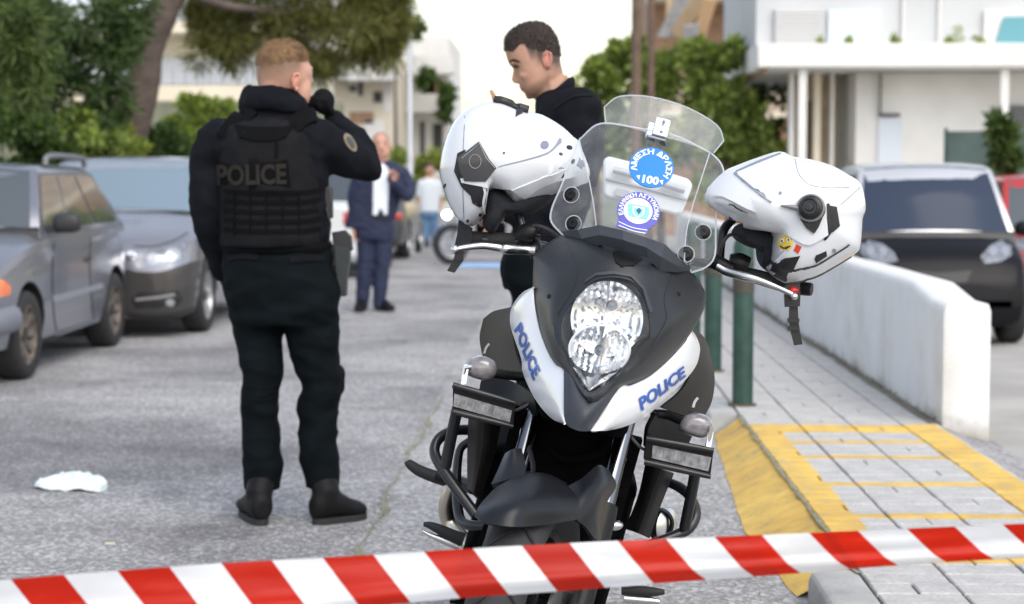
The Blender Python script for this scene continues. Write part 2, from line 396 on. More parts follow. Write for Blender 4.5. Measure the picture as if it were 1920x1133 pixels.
# kerb stones along the pavement, broken by the painted ramp
KERB = MATS['kerb concrete']
def kerbstone(y0, y1, z=0.1):
    m = M(); x0, x1 = 0.765, 0.912
    m.prism([(x0, y0, -0.1), (x1, y0, -0.1), (x1, y0, z), (x0 + 0.03, y0, z), (x0 + 0.008, y0, z - 0.012), (x0, y0, z - 0.04)], (0, y1 - y0, 0)); return m
kerb_root = None
ks = []
y = 5.36
while y > -3: ks.append((y - 0.99, y)); y -= 1.0
y = 8.93
while y < 45: ks.append((y, y + 0.99)); y += 1.0
kb = M(); kb.box((0.84, 15, -0.06), (0.12, 60, 0.1)); kerb_root = build('kerb', kb, KERB, kind='structure')
for a, b_ in ks: build('kerb_stone', kerbstone(a, b_), KERB, kerb_root, bevel=0.008)

# yellow paint mask by place on the ground, worn by noise
YEL = (0.74, 0.50, 0.115)
def painted(name, base, ramp=False):
    m, N, L, b = nodes_of(name)
    pos = N.new('ShaderNodeNewGeometry').outputs['Position']; sx = N.new('ShaderNodeSeparateXYZ'); L.new(pos, sx.inputs[0]); X, Y = sx.outputs[0], sx.outputs[1]
    wob = nmath(N, L, 'MULTIPLY', nmath(N, L, 'SUBTRACT', nnoise(N, L, pos, 22, 5), 0.5), 0.05)
    Xw = nmath(N, L, 'ADD', X, wob); Yw = nmath(N, L, 'ADD', Y, wob)
    cmp_ = lambda s_, c, h: nmath(N, L, 'COMPARE', s_, c, h)
    mx = lambda a, b: nmath(N, L, 'MAXIMUM', a, b); mn = lambda a, b: nmath(N, L, 'MULTIPLY', a, b)
    n1 = nnoise(N, L, pos, 9, 6, 0.65); n2 = nnoise(N, L, pos, 70, 4, 0.6); n3 = nnoise(N, L, pos, 1.7, 5)
    if ramp: mask = cmp_(Yw, 7.12, 1.72)
    else:
        inside = mn(cmp_(Yw, 7.0, 1.57), cmp_(Xw, 1.37, 0.468))
        bars = mx(cmp_(Xw, 0.975, 0.078), cmp_(Xw, 1.75, 0.085))
        for yy, hw in ((8.43, 0.13), (8.0, 0.045), (7.57, 0.045), (6.89, 0.045), (6.23, 0.045), (5.52, 0.06)): bars = mx(bars, cmp_(Yw, yy, hw))
        mask = mn(inside, bars)
    wear = nramp(N, L, nmath(N, L, 'ADD', nmath(N, L, 'MULTIPLY', n1, 0.6), nmath(N, L, 'MULTIPLY', n2, 0.4)), [(0.32, (0.3,) * 3), (0.46, (1,) * 3)])
    mask = mn(mask, wear)
    grey = nmix(N, L, 1.0, nramp(N, L, n2, [(0.3, tuple(c * 0.8 for c in base)), (0.7, tuple(c * 1.12 for c in base))]), nramp(N, L, n1, [(0.3, (0.8, 0.79, 0.78)), (0.6, (1, 1, 1))]), 'MULTIPLY')
    yel = nmix(N, L, 1.0, nramp(N, L, n1, [(0.3, tuple(c * 0.72 for c in YEL)), (0.62, YEL)]), nramp(N, L, n3, [(0.35, (0.86, 0.80, 0.8)), (0.6, (1, 1, 1))]), 'MULTIPLY')
    L.new(nmix(N, L, mask, grey, yel), b.inputs['Base Color']); b.inputs['Roughness'].default_value = 0.8
    nbump(N, L, n2, 0.35, 0.004, b); return m
PAVE = painted('paving blocks', (0.50, 0.49, 0.475)); RAMPM = painted('ramp concrete', (0.30, 0.295, 0.29), True)
# ramp wedge
g = M(); rows = []
for j in range(36):
    yy = 5.4 + 3.5 * j / 35; toe = (0.73 - 0.05 * (yy - 5.4) / 1.05 if yy < 6.45 else 0.68 + 0.10 * (yy - 6.45) / 2.45) + 0.012 * noise.noise(V((yy * 4, 0, 0)))
    rows.append([V((toe + (0.915 - toe) * t, yy, 0.007 + 0.094 * t + 0.003 * noise.noise(V((t * 4, yy * 5, 1))))) for t in (0, .15, .3, .5, .7, .85, 1)])
g.grid(rows); build('kerb_ramp', g, RAMPM, angle=180, kind='structure')
# pavement bed and blocks
bed = M(); bed.box((1.385, 15, 0.02), (0.945, 60, 0.135)); pav = build('pavement', bed, mat('paving joint', (0.10, 0.095, 0.08), 0.95, var=0.4, scale=30), kind='structure')
def blockmesh(w_, d_):
    m = M(); m.box((0, 0, 0), (w_, d_, 0.03)); me = mesh_of(m, PAVE, 'paver', 0)
    bm = bmesh.new(); bm.from_mesh(me); bmesh.ops.bevel(bm, geom=[e for e in bm.edges if all(v.co.z > 0 for v in e.verts)], offset=0.004, segments=1, affect='EDGES'); bm.to_mesh(me); bm.free(); return me
cols = [(0.919, 1.168), (1.172, 1.418), (1.422, 1.668), (1.672, 1.852)]; RD = 0.128
full = blockmesh(0.243, RD - 0.0075); narrow = blockmesh(0.177, RD - 0.0075); half = blockmesh(0.119, RD - 0.0075)
rest = M(); cnt = 0
yy = 3.2
while yy < 30:
    for ci, (a, b_) in enumerate(cols):
        split = (int(yy / RD) + ci * 2) % 5 == 0 and ci < 3
        for (p, q) in ([(a, (a + b_) / 2 - 0.001), ((a + b_) / 2 + 0.001, b_)] if split else [(a, b_)]):
            z = 0.0865 + random.uniform(-0.0015, 0.002)
            if 4.4 < yy < 9.6 and cnt < 300:
                o = bpy.data.objects.new('paver', half if split else (narrow if ci == 3 else full)); COL.objects.link(o); o.location = ((p + q) / 2, yy, z)
                o.rotation_euler = (random.uniform(-.008, .008), random.uniform(-.008, .008), random.uniform(-.006, .006)); o.parent = pav; cnt += 1
            else: rest.box(((p + q) / 2, yy, z), (q - p - 0.005, RD - 0.0075, 0.03))
    yy += RD
build('paver', rest, PAVE, pav, angle=0, kind='stuff')

de = M(); de.grid([[V((1.858, yy, .094)), V((1.95, yy, .06)), V((2.15, yy, .0))] for yy in (-3, 3, 6, 8.7)]); build('driveway_edge', de, asph, angle=0, kind='structure')
# white parapet wall
plaster, N, L, b = nodes_of('white plaster')
pos = N.new('ShaderNodeNewGeometry').outputs['Position']; sx = N.new('ShaderNodeSeparateXYZ'); L.new(pos, sx.inputs[0])
mp = N.new('ShaderNodeMapping'); mp.inputs['Scale'].default_value = (1.2, 1.2, 1.0); L.new(pos, mp.inputs[0])
n1 = nnoise(N, L, mp.outputs[0], 2.5, 7, 0.65); n2 = nnoise(N, L, pos, 60, 5, 0.7)
c = nramp(N, L, n1, [(0.3, (0.60, 0.59, 0.57)), (0.5, (0.71, 0.705, 0.695)), (0.7, (0.74, 0.74, 0.73))])
low = nramp(N, L, nmath(N, L, 'ADD', nmath(N, L, 'MULTIPLY', sx.outputs[2], 3.0), nmath(N, L, 'MULTIPLY', n1, 1.0)), [(0.62, (0.42, 0.37, 0.30)), (0.95, (1, 1, 1))])
L.new(nmix(N, L, 0.85, c, low, 'MULTIPLY'), b.inputs['Base Color']); b.inputs['Roughness'].default_value = 0.9; nbump(N, L, n2, 0.6, 0.006, b)
wl = M(); prof = [(1.862, -0.3), (1.862, 0.655), (1.868, 0.685), (1.89, 0.70), (2.05, 0.70), (2.09, 0.69), (2.10, 0.66), (2.10, -0.3)]
rs = []
for yy in [8.58, 8.585, 8.62] + [8.9 + i * 0.5 for i in range(40)]:
    sh = 0.02 if yy < 8.584 else (0.006 if yy < 8.6 else 0)
    hz = 0.0 if yy < 8.95 else min(0.06, (yy - 8.9) * 0.15)
    rs.append([V((x + (sh if x < 1.95 else -sh) + 0.004 * noise.noise(V((z * 4, yy * 1.5, x))), yy, z - (sh if z > 0.6 else 0) + (hz if z > 0.6 else 0) + (0.006 * noise.noise(V((yy, x * 6, 3))) if z > 0.6 else 0))) for x, z in prof])
wl.rings(rs)
build('parapet_wall', wl, plaster, angle=60, label='low white plastered parapet wall along the paved footway', cat='wall')

# weeds and dirt in the road crack, along the wall foot and in the ramp joint
def blades(m, c, n, h, r):
    for _ in range(n):
        q = random.uniform(0, 2 * PI); rr = r * random.random() ** 0.5; p = V(c) + V((rr * math.cos(q), rr * math.sin(q), 0)); t = random.uniform(0, 2 * PI)
        hh = h * random.uniform(0.4, 1.2); wv = V((math.cos(t), math.sin(t), 0)) * hh * 0.22; ln = V((random.uniform(-1, 1), random.uniform(-1, 1), 0)) * hh * 0.8
        m.add([p - wv, p + wv, p + ln + V((0, 0, hh))], [(0, 1, 2)])
gw = M(); cr = M(); pth = []
for i in range(160):
    yy = 5.2 + i * 0.033; xx = -0.70 + 0.05 * noise.noise(V((yy * 1.3, 4, 0))) + 0.03 * noise.noise(V((yy * 5, 9, 0)))
    pth.append((xx, yy)); d = max(0, noise.noise(V((yy * 1.1, 2, 7))) + 0.12)
    blades(gw, (xx, yy, 0.004), int(34 * d), 0.007, 0.035)
rows = [[V((x - 0.003 - 0.05 * max(0, noise.noise(V((y_ * 2.9, 3, 3)))), y_, 0.008)), V((x + 0.003 + 0.05 * max(0, noise.noise(V((y_ * 3.3, 6, 3)))), y_, 0.008))] for x, y_ in pth]
cr.grid(rows); build('road_crack', cr, mat('crack dirt', (0.15, 0.145, 0.085), 0.95, scale=26, col2=(0.30, 0.29, 0.22)), kind='structure')
build('crack_weeds', gw, mat('weed green', (0.13, 0.14, 0.045), 0.8, var=0.35, scale=9, col2=(0.22, 0.20, 0.09)), angle=0, label='low weeds growing in the long road crack', cat='weeds', kind='stuff')
gw = M()
for i in range(170):
    yy = 8.7 + i * 0.08; blades(gw, (1.855, yy, 0.1), int(6 * max(0, 0.45 + noise.noise(V((yy, 0, 1))))), 0.03, 0.02)
for i in range(45):
    blades(gw, (0.915 + random.uniform(-.008, .008), 5.3 + i * 0.08, 0.1), random.randint(0, 4), 0.008, 0.01)
build('joint_weeds', gw, mat('joint moss', (0.10, 0.095, 0.05), 0.9, var=0.4, scale=15), angle=0, label='dry weeds along the foot of the white wall', cat='weeds', kind='stuff')
dj = M(); rows = []
for i in range(60):
    yy = 5.3 + i * 0.062; o_ = 0.01 * noise.noise(V((yy * 4, 1, 1))); rows.append([V((0.906 + o_ - 0.009 * random.random(), yy, 0.1055)), V((0.912 + o_ + 0.009 * random.random(), yy, 0.1055))])
dj.grid(rows); build('ramp_joint', dj, MATS['crack dirt'], kind='structure')
dw = M(); rows = []
for i in range(150):
    yy = 8.6 + i * 0.12; rows.append([V((1.80 + 0.03 * noise.noise(V((yy * 2, 5, 1))), yy, 0.1045)), V((1.863, yy, 0.1065))])
dw.grid(rows); build('wall_foot_dirt', dw, mat('foot dirt', (0.17, 0.15, 0.115), 0.95, var=0.4, scale=12), kind='structure')
# grit, bits of leaf and gravel gathered in the gutter and the crack
gm_ = M()
for i in range(420):
    if i % 3 == 0: c_ = V((random.gauss(0.60, 0.10), random.uniform(5, 13), 0.006))
    elif i % 3 == 1: c_ = V((random.gauss(-0.70, 0.10), random.uniform(5, 12), 0.007))
    else: c_ = V((random.uniform(-3.2, 0.6), random.uniform(5.2, 12), 0.007))
    if c_.x > 0.66: c_.x = 0.62
    s_ = random.uniform(0.003, 0.010); q = random.uniform(0, PI); gm_.add([c_ + V((s_ * math.cos(q), s_ * math.sin(q), 0)), c_ + V((-s_ * .6 * math.sin(q), s_ * .6 * math.cos(q), 0)), c_ - V((s_ * math.cos(q), s_ * math.sin(q), 0)), c_ + V((0, 0, s_ * .7))], [(0, 1, 3), (1, 2, 3), (2, 0, 3)])
build('road_grit', gm_, mat('grit', (0.16, 0.13, 0.09), 0.9, col2=(0.42, 0.38, 0.30), scale=11), angle=0, label='grit and dry leaf bits scattered on the road', cat='grit', kind='stuff')
# blue painted parking mark on the road
bm_ = M(); a, b_ = G(850, 501, 0.008), G(990, 501, 0.008); bm_.add([a, b_, b_ + V((0, 1.3, 0)), a + V((0.1, 1.3, 0))], [(0, 1, 2, 3)])
build('blue_road_marking', bm_, mat('blue road paint', (0.32, 0.52, 0.85), 0.6, var=0.2, scale=3), angle=0, kind='structure')

# ================================================================== BOLLARDS
bgreen = mat('bollard green', (0.018, 0.055, 0.042), 0.5, var=0.3, scale=14, bump=0.1)
bbrown = mat('bollard band', (0.055, 0.052, 0.038), 0.6, var=0.3, scale=14)
for i, (px, py, lab) in enumerate([(1392, 761, 'dark green steel bollard nearest the yellow painted ramp'), (1336, 697, 'dark green bollard between the nearest bollard and the motorcycle fairing'), (1299, 652, 'dark green bollard farthest back, half behind the motorcycle fairing')]):
    p = G(px, py, 0.1); t = thing('bollard', lab, 'bollard', p, 'bollards along the kerb')
    m = M(); m.lathe([(0.0, 0), (0.055, 0), (0.055, 0.84), (0.048, 0.875), (0.03, 0.89), (0, 0.895)], p, n=20); build('post', m, bgreen, t)
    m = M(); m.lathe([(0.055, 0.60), (0.0575, 0.602), (0.0575, 0.71), (0.055, 0.712)], p, n=20); build('band', m, bbrown, t)
    m = M(); m.lathe([(0.055, 0.74), (0.057, 0.742), (0.057, 0.76), (0.055, 0.762)], p, n=20); build('band', m, bbrown, t)
    m = M(); m.lathe([(0.0, 0.002), (0.078, 0.002), (0.074, 0.012), (0.055, 0.014)], p, n=20); build('base_plate', m, mat('rusty plate', (0.09, 0.06, 0.04), 0.8, var=0.4, scale=30), t)

# ================================================================== BUILDINGS
wht = mat('white render', (0.73, 0.715, 0.69), 0.85, var=0.09, scale=1.2, bump=0.15)
gry = mat('grey render', (0.55, 0.56, 0.57), 0.85, var=0.07, scale=1.2, bump=0.1)
crm = mat('cream render', (0.70, 0.63, 0.50), 0.85, var=0.08, scale=1.0)
brk = mat('tan brick', (0.36, 0.22, 0.14), 0.85, var=0.2, scale=6, bump=0.3)
drk = mat('dark opening', (0.03, 0.033, 0.036), 0.4)
gls = mat('window glass', (0.06, 0.08, 0.10), 0.05, spec=0.8)
def bxp(x0, x1, y0, y1, Y, depth):
    """box whose front face spans pixel box x0..x1, y0..y1 at distance Y"""
    a = P(x0, y1, Y); b = P(x1, y0, Y); m = M(); m.box(((a.x + b.x) / 2, Y + depth / 2, (a.z + b.z) / 2), (abs(b.x - a.x), depth, abs(b.z - a.z))); return m
t = thing('house', 'white two storey house with a long flat canopy on thin columns', 'house', (8, 31, -0.2))
m = M(); m.box((7.95, 30.1, 1.3), (6.4, 3.0, 3.4)); build('wall', m, wht, t, bevel=0.01, label='white ground floor wall under the canopy')
m = M(); m.box((8.2, 31.0, 5.5), (10.2, 5.6, 4.3)); build('wall', m, gry, t, label='pale grey upper storey wall')
m = M(); m.box((8.15, 31.6, 3.2), (10.2, 8.2, 0.37)); build('canopy_slab', m, wht, t, bevel=0.02)
m = M(); m.box((3.2, 31.6, 2.985), (0.06, 8.0, 0.06)); build('canopy_drip', m, mat('rust stain', (0.35, 0.24, 0.16), 0.9), t)
for px in (1503, 1880):
    a = P(px, 300, 27.7); m = M(); m.box((a.x, 27.7, 1.4), (0.12, 0.12, 3.25)); build('column', m, wht, t)
for px, wd, mm in ((1484, 12, wht), (1532, 16, crm), (1560, 10, wht)):
    m = bxp(px - wd / 2, px + wd / 2, 136, 420, 28.5 + (px - 1480) * 0.004, 0.2); build('pier', m, mm, t)
m = bxp(1476, 1574, 140, 420, 29.6, 0.2); build('recess_wall', m, mat('ochre render', (0.40, 0.32, 0.22), 0.9, var=0.2, scale=3), t)  # recess wall in a mid ochre colour
m = bxp(1512, 1526, 190, 420, 29.5, 0.08); build('shutter', m, mat('brown wood', (0.14, 0.09, 0.06), 0.7), t)
m = bxp(1649, 1653, 138, 216, 28.5, 0.06); build('pipe', m, drk, t); m = bxp(1648, 1688, 213, 218, 28.5, 0.06); build('pipe', m, drk, t)
m = bxp(1594, 1597, 138, 300, 28.52, 0.05); build('pipe', m, gry, t)
m = bxp(1645, 1692, 221, 380, 28.55, 0.05); build('door', m, mat('pale door', (0.62, 0.67, 0.73), 0.6), t)
m = bxp(1887, 1930, 196, 252, 28.5, 0.07); w_ = build('window', m, mat('window frame grey', (0.4, 0.4, 0.42), 0.5), t)
for q in range(9):
    m = bxp(1889 + q * 4.4, 1890.5 + q * 4.4, 198, 250, 28.46, 0.03); build('bar', m, drk, w_)
m = bxp(1452, 1546, 16, 88, 28.13, 0.06); sh = build('roller_shutter', m, gry, t)
for q in range(9):
    m = bxp(1454, 1544, 18 + q * 7.6, 24 + q * 7.6, 28.09, 0.03); build('slat', m, mat('shutter slat', (0.60, 0.60, 0.60), 0.7), sh)
m = bxp(1553, 1650, 18, 88, 28.13, 0.06); build('balcony_door', m, mat('balcony door', (0.66, 0.74, 0.80), 0.4), t)
m = bxp(1845, 1990, 18, 88, 28.12, 0.08); w_ = build('window', m, wht, t)
gp = M(); gp.prism([P(1866, 82, 28.08), P(1882, 32, 28.08), P(2000, 30, 28.08), P(2000, 82, 28.08)], (0, 0.02, 0)); build('pane', gp, mat('teal glass', (0.10, 0.32, 0.38), 0.1), w_)
for px in (1694, 1762): m = bxp(px - 3, px + 3, -40, 86, 28.14, 0.05); build('pilaster', m, wht, t)
# brick flats with awnings further down the street
t = thing('apartment_block', 'tan brick block of flats with slanted awnings behind the trees', 'building', (5, 48, -0.3))
m = M(); m.box((4.75, 50, 5), (4.9, 8, 11)); build('wall', m, brk, t)
for z in (2.9, 5.9, 8.9):
    m = M(); m.box((4.1, 45.4, z), (3.8, 1.5, 0.2)); build('balcony_slab', m, crm, t)
    m = M(); m.box((4.3, 44.75, z + 0.55), (3.0, 0.06, 0.85)); build('balcony_panel', m, mat('mottled panel', (0.45, 0.36, 0.28), 0.8, var=0.4, scale=9), t)
aw = mat('awning cloth', (0.66, 0.50, 0.33), 0.85, var=0.1, scale=3); aw2 = mat('awning grey', (0.45, 0.45, 0.46), 0.85, var=0.25, scale=7); awo = mat('orange awning', (0.62, 0.40, 0.22), 0.8)
def strip(pp, Y0, Y1, mm, name='awning'):
    m = M(); n = len(pp); rows = [[P(x, y_, Y0) for x, y_ in pp[:2]], [P(x, y_, Y1) for x, y_ in pp[2:]]]; m.slab(rows, 0.04); return build(name, m, mm, t)
strip([(1300, -5), (1330, -5), (1255, 60), (1280, 75)], 43.6, 44.4, aw)
strip([(1318, 0), (1345, 0), (1290, 105), (1312, 105)], 43.2, 43.9, awo)
strip([(1270, -5), (1300, -5), (1232, 70), (1262, 70)], 44.0, 44.5, aw2)
strip([(1282, 50), (1312, 45), (1282, 105), (1302, 112)], 43.4, 43.9, aw2)
strip([(1250, -5), (1262, -5), (1246, 60), (1260, 60)], 44.3, 44.6, aw)
strip([(1424, 148), (1448, 150), (1402, 210), (1428, 208)], 33.5, 33.9, mat('cream awning', (0.72, 0.68, 0.58), 0.8))
# far white flats closing the street
def flats(name, label, x0, x1, y0, Y, mm, floors, depth=8, base=None, slabs=True, wins=()):
    a = P(x0, y0, Y); b = P(x1, y0, Y); t = thing(name, label, 'building', ((a.x + b.x) / 2, Y + depth / 2, 0))
    m = M(); m.box(((a.x + b.x) / 2, Y + depth / 2, a.z / 2 - 0.2), (b.x - a.x, depth, a.z + 0.4)); build('wall', m, mm, t)
    for fy in floors:
        m = bxp(x0 - 6, x1 + 8, fy, fy + 10, Y - 1.2, 1.2); build('balcony_slab', m, wht, t)
        m = bxp(x0 + (x1 - x0) * 0.35, x1 + 8, fy - 24, fy, Y - 1.2, 0.05); build('balcony_front', m, wht, t)
    for (a0, a1, b0, b1, mt) in wins:
        m = bxp(a0, a1, b0, b1, Y - 0.04, 0.06); w_ = build('window', m, mt, t)
    return t
flats('apartment_block', 'white stepped block of flats with balconies closing the street', 735, 842, 68, 62, wht, (128, 200), wins=((790, 815, 140, 200, drk), (800, 825, 145, 188, brk), (822, 838, 160, 200, drk), (788, 796, 228, 300, drk), (812, 830, 232, 300, drk)))
flats('apartment_block', 'cream block of flats with small dark windows beside the lamp post', 560, 735, 96, 56, crm, (140,), wins=((672, 680, 152, 180, drk), (700, 716, 172, 192, drk), (655, 668, 160, 172, gls), (720, 732, 150, 210, wht), (655, 700, 210, 232, brk), (684, 720, 226, 300, wht)))
t = flats('apartment_block', 'pale block of flats with long railed balconies behind the leaning pine', 100, 560, -60, 40, mat('pale cream render', (0.74, 0.70, 0.60), 0.85, var=0.05, scale=1), (), depth=6)
m = bxp(60, 575, 160, 190, 38.8, 1.4); build('balcony_slab', m, crm, t)
m = bxp(60, 575, 188, 192, 38.7, 1.4); build('slab_edge', m, mat('slab edge', (0.35, 0.3, 0.22), 0.9), t)
m = bxp(60, 575, 110, 158, 39.9, 0.06); build('glazing', m, mat('curtained glass', (0.62, 0.66, 0.74), 0.3), t)
rm = mat('railing grey', (0.35, 0.36, 0.40), 0.5)
for yy_ in (128, 136, 146, 157): m = bxp(60, 575, yy_, yy_ + 1.6, 38.85, 0.03); build('rail', m, rm, t)
for q in range(22): m = bxp(70 + q * 23, 72 + q * 23, 128, 160, 38.86, 0.03); build('baluster', m, rm, t)
m = bxp(60, 575, 40, 62, 38.8, 1.4); build('balcony_slab', m, crm, t)
m = bxp(60, 575, -30, 38, 39.9, 0.06); build('glazing', m, MATS['curtained glass'], t)
m = bxp(-200, 640, 192, 360, 26, 0.3); gwall = build('garden_wall', m, mat('dark olive wall', (0.20, 0.21, 0.15), 0.9, var=0.3, scale=2), label='dark olive garden wall behind the hedge of bushes', cat='wall')  # dark olive colour with random variation

# ================================================================== LAMP POST, UTILITY POLES, FENCE
p = G(770, 478, 0); t = thing('lamp_post', 'slim grey steel lamp post behind the man in the blue suit', 'lamp post', p)
gs = mat('galvanised steel', (0.50, 0.51, 0.53), 0.45, 0.6, var=0.1, scale=5)
m = M(); m.tube([p, p + V((0, 0, 1.2)), p + V((0, 0, 1.25)), p + V((0, 0, 7))], [0.075, 0.07, 0.05, 0.038], 12); build('pole', m, gs, t)
m = M(); m.box(p + V((0, 0, 0.012)), (0.26, 0.26, 0.024)); build('base_plate', m, gs, t)
m = M(); m.tube([p + V((0, 0, 6.9)), p + V((0.5, 0, 7.2)), p + V((1.1, 0, 7.3))], 0.03, 8); build('arm', m, gs, t)
m = M(); m.ball(p + V((1.25, 0, 7.3)), (0.28, 0.12, 0.06)); build('lamp_head', m, gs, t)
wood = mat('pole wood', (0.13, 0.085, 0.06), 0.85, var=0.3, scale=4, bump=0.4)
for px, wpx, Y, lab in ((1192, 18, 27, 'thicker brown wooden utility pole, left of the pair behind the windscreen'), (1220, 13, 28.5, 'thinner brown wooden utility pole, right of the pair behind the windscreen')):
    b_ = P(px, 300, Y); b_.z = -0.2; r_ = wpx / 2 * Y / F
    t = thing('utility_pole', lab, 'pole', b_, 'utility poles'); m = M(); m.tube([b_, b_ + V((0, 0, 4)), b_ + V((0, 0, 9))], [r_ * 1.05, r_, r_ * 0.85], 12); build('pole', m, wood, t)
    m = M(); m.box(b_ + V((0, 0, 8.5)), (1.5, 0.1, 0.12)); build('cross_arm', m, wood, t)
    for q in (-0.6, -0.2, 0.2, 0.6): m = M(); m.lathe([(0.03, 0), (0.05, 0.04), (0.03, 0.08), (0.045, 0.12), (0, 0.15)], b_ + V((q, 0, 8.56)), n=8); build('insulator', m, mat('porcelain', (0.5, 0.45, 0.4), 0.3), t)
t = thing('mesh_fence', 'dark green screened fence behind the red car', 'fence', P(1850, 380, 22.6))
scr = mat('green screen', (0.065, 0.10, 0.092), 0.8, var=0.2, scale=3)
m = bxp(1772, 2100, 246, 400, 22.6, 0.03); build('screen', m, scr, t)
for px in (1773, 1905, 2040):
    m = bxp(px - 4, px + 4, 240, 430, 22.54, 0.06); build('post', m, mat('fence post green', (0.015, 0.06, 0.045), 0.5), t)

# ================================================================== TREES AND BUSHES
def leafmat(name, c1, c2, tr=0.35):
    m, N, L, b = nodes_of(name)
    oi = N.new('ShaderNodeNewGeometry'); rnd = oi.outputs['Random Per Island']
    col = nramp(N, L, rnd, [(0.0, c1), (0.7, c2), (1.0, tuple(min(1, x * 1.5) for x in c2))])
    L.new(col, b.inputs['Base Color']); b.inputs['Roughness'].default_value = 0.55; b.inputs['Specular IOR Level'].default_value = 0.3
    tl = N.new('ShaderNodeBsdfTranslucent'); L.new(nmix(N, L, 1.0, col, (1.3, 1.25, 0.6), 'MULTIPLY'), tl.inputs[0])
    mx = N.new('ShaderNodeMixShader'); mx.inputs[0].default_value = tr; L.new(b.outputs[0], mx.inputs[1]); L.new(tl.outputs[0], mx.inputs[2])
    L.new(mx.outputs[0], N['Material Output'].inputs['Surface']); return m
def rv(): return V((random.gauss(0, 1), random.gauss(0, 1), random.gauss(0, 1))).normalized()
def leaves(m, c, r, n, size, asp=0.5, droop=0.0, shell=0.55):
    for _ in range(n):
        d = rv(); k = shell + (1 - shell) * random.random() if random.random() < 0.75 else random.random() * shell
        k *= 1 + 0.45 * noise.noise(d * 2.5 + V(c))
        p = V(c) + V((d.x * r[0], d.y * r[1], d.z * r[2])) * k
        u = (rv() + d * 0.8 + V((0, 0, -droop))).normalized(); s_ = u.cross(rv()).normalized(); l = size * random.uniform(0.6, 1.4)
        m.add([p, p + u * l * 0.45 + s_ * l * asp * 0.5, p + u * l, p + u * l * 0.45 - s_ * l * asp * 0.5], [(0, 1, 2, 3)])
def crown(blobs, Y, per, size, asp=0.5, droop=0.0, subs=7, dr=1.0, shell=0.5):
    """blobs in pixels (x, y, rx, ry[, dY]); each is broken up into smaller clumps"""
    m = M()
    for b_ in blobs:
        x, y_, rx, ry = b_[:4]; dY = b_[4] if len(b_) > 4 else 0; c = P(x, y_, Y + dY); ux = rx * (Y + dY) / F; uz = ry * (Y + dY) / F; uy = (ux + uz) / 2 * dr
        for s_ in range(subs):
            d = rv() * random.uniform(0.4, 1.0); k = random.uniform(0.28, 0.55)
            cc = c + V((d.x * ux, d.y * uy, d.z * uz)); cc.z = max(cc.z, -0.1 + uz * k * 0.7)
            leaves(m, cc, (ux * k, uy * k, uz * k), int(per / subs), size, asp, droop, shell)
    return m
bark = mat('pine bark', (0.065, 0.048, 0.04), 0.9, var=0.4, scale=9, bump=0.8, bscale=22, col2=(0.125, 0.095, 0.08))
def limb(pts, rad, Ys, n=10):
    m = M(); path = crom([(x, y_, Y, r_) for (x, y_), Y, r_ in zip(pts, Ys, rad)], 5); vs = [P(a, b_, c) for a, b_, c, d in path]
    m.tube(vs, [d * c / F * (1 + 0.08 * noise.noise(V((i * 0.7, 0, 0)))) for i, (a, b_, c, d) in enumerate(path)], n); return m
pine_l = leafmat('pine needles dark', (0.03, 0.055, 0.022), (0.085, 0.13, 0.048), 0.4)
pine_o = leafmat('pine needles olive', (0.06, 0.075, 0.02), (0.18, 0.18, 0.06), 0.5)
broad = leafmat('broad leaves', (0.12, 0.165, 0.045), (0.31, 0.39, 0.13), 0.6)
broad_d = leafmat('dark broad leaves', (0.03, 0.058, 0.018), (0.085, 0.135, 0.04), 0.4)
broad_y = leafmat('light leaves', (0.15, 0.19, 0.045), (0.32, 0.37, 0.11), 0.6)
# leaning pine
g0 = P(215, 300, 21); g0.z = 0.05
t = thing('pine_tree', 'leaning pine with a bare grey brown trunk and drooping dark crown', 'tree', g0)
build('trunk', limb([(165, 478), (205, 330), (240, 250), (268, 160), (278, 90), (305, 20), (345, -80)], [46, 42, 36, 31, 29, 30, 26], [21] * 7, 14), bark, t)
build('branch', limb([(320, -30), (420, 10), (500, 20), (620, 40)], [12, 9, 7, 4], [21, 21, 21.2, 21.5]), bark, t)
build('branch', limb([(300, 10), (230, 40), (150, 60)], [10, 7, 4], [21, 20.6, 20]), bark, t)
build('crown', crown([(410, 85, 62, 48), (385, 20, 60, 25), (470, 40, 60, 50), (560, 50, 95, 70), (650, 60, 90, 72), (600, 110, 60, 45), (705, 70, 50, 50), (620, 0, 110, 40), (690, 5, 70, 40), (735, 40, 35, 30), (560, -40, 160, 40), (420, -40, 100, 30)], 21.5, 1900, 0.18, 0.085, 0.5, 12), pine_o, t)
t = thing('cedar_tree', 'dark dense conifer filling the upper left corner', 'tree', P(60, 380, 19.5) * 1.0)
build('trunk', limb([(70, 520), (75, 300), (80, 100), (85, -60)], [22, 20, 17, 14], [19.5] * 4), bark, t)
build('crown', crown([(60, 60, 90, 60), (150, 40, 90, 55), (215, 90, 50, 50), (40, 160, 70, 60), (130, 130, 70, 50), (190, 180, 60, 45), (90, 230, 90, 50), (20, 10, 60, 50), (230, 20, 50, 50), (20, 230, 60, 50), (160, 240, 60, 40)], 19.5, 1250, 0.15, 0.2, 0.35, 9), pine_l, t)
m = crown([(30, 30, 40, 26, 0), (45, 90, 45, 30), (20, 125, 50, 30), (60, 160, 35, 30)], 14.5, 900, 0.13, 0.14, 0.7, 6)
t = thing('conifer', 'light green feathery conifer branches at the far left edge', 'tree', P(-60, 500, 14.5) * 1.0); build('crown', m, leafmat('feathery green', (0.05, 0.085, 0.025), (0.11, 0.15, 0.05), 0.4), t)
build('trunk', limb([(-60, 560), (-50, 300), (-40, 40)], [22, 18, 10], [14.5] * 3), bark, t); build('branch', limb([(-45, 140), (10, 80), (60, 70)], [6, 4, 2], [14.5] * 3), bark, t); build('branch', limb([(-45, 220), (0, 150), (50, 140)], [6, 4, 2], [14.5] * 3), bark, t)
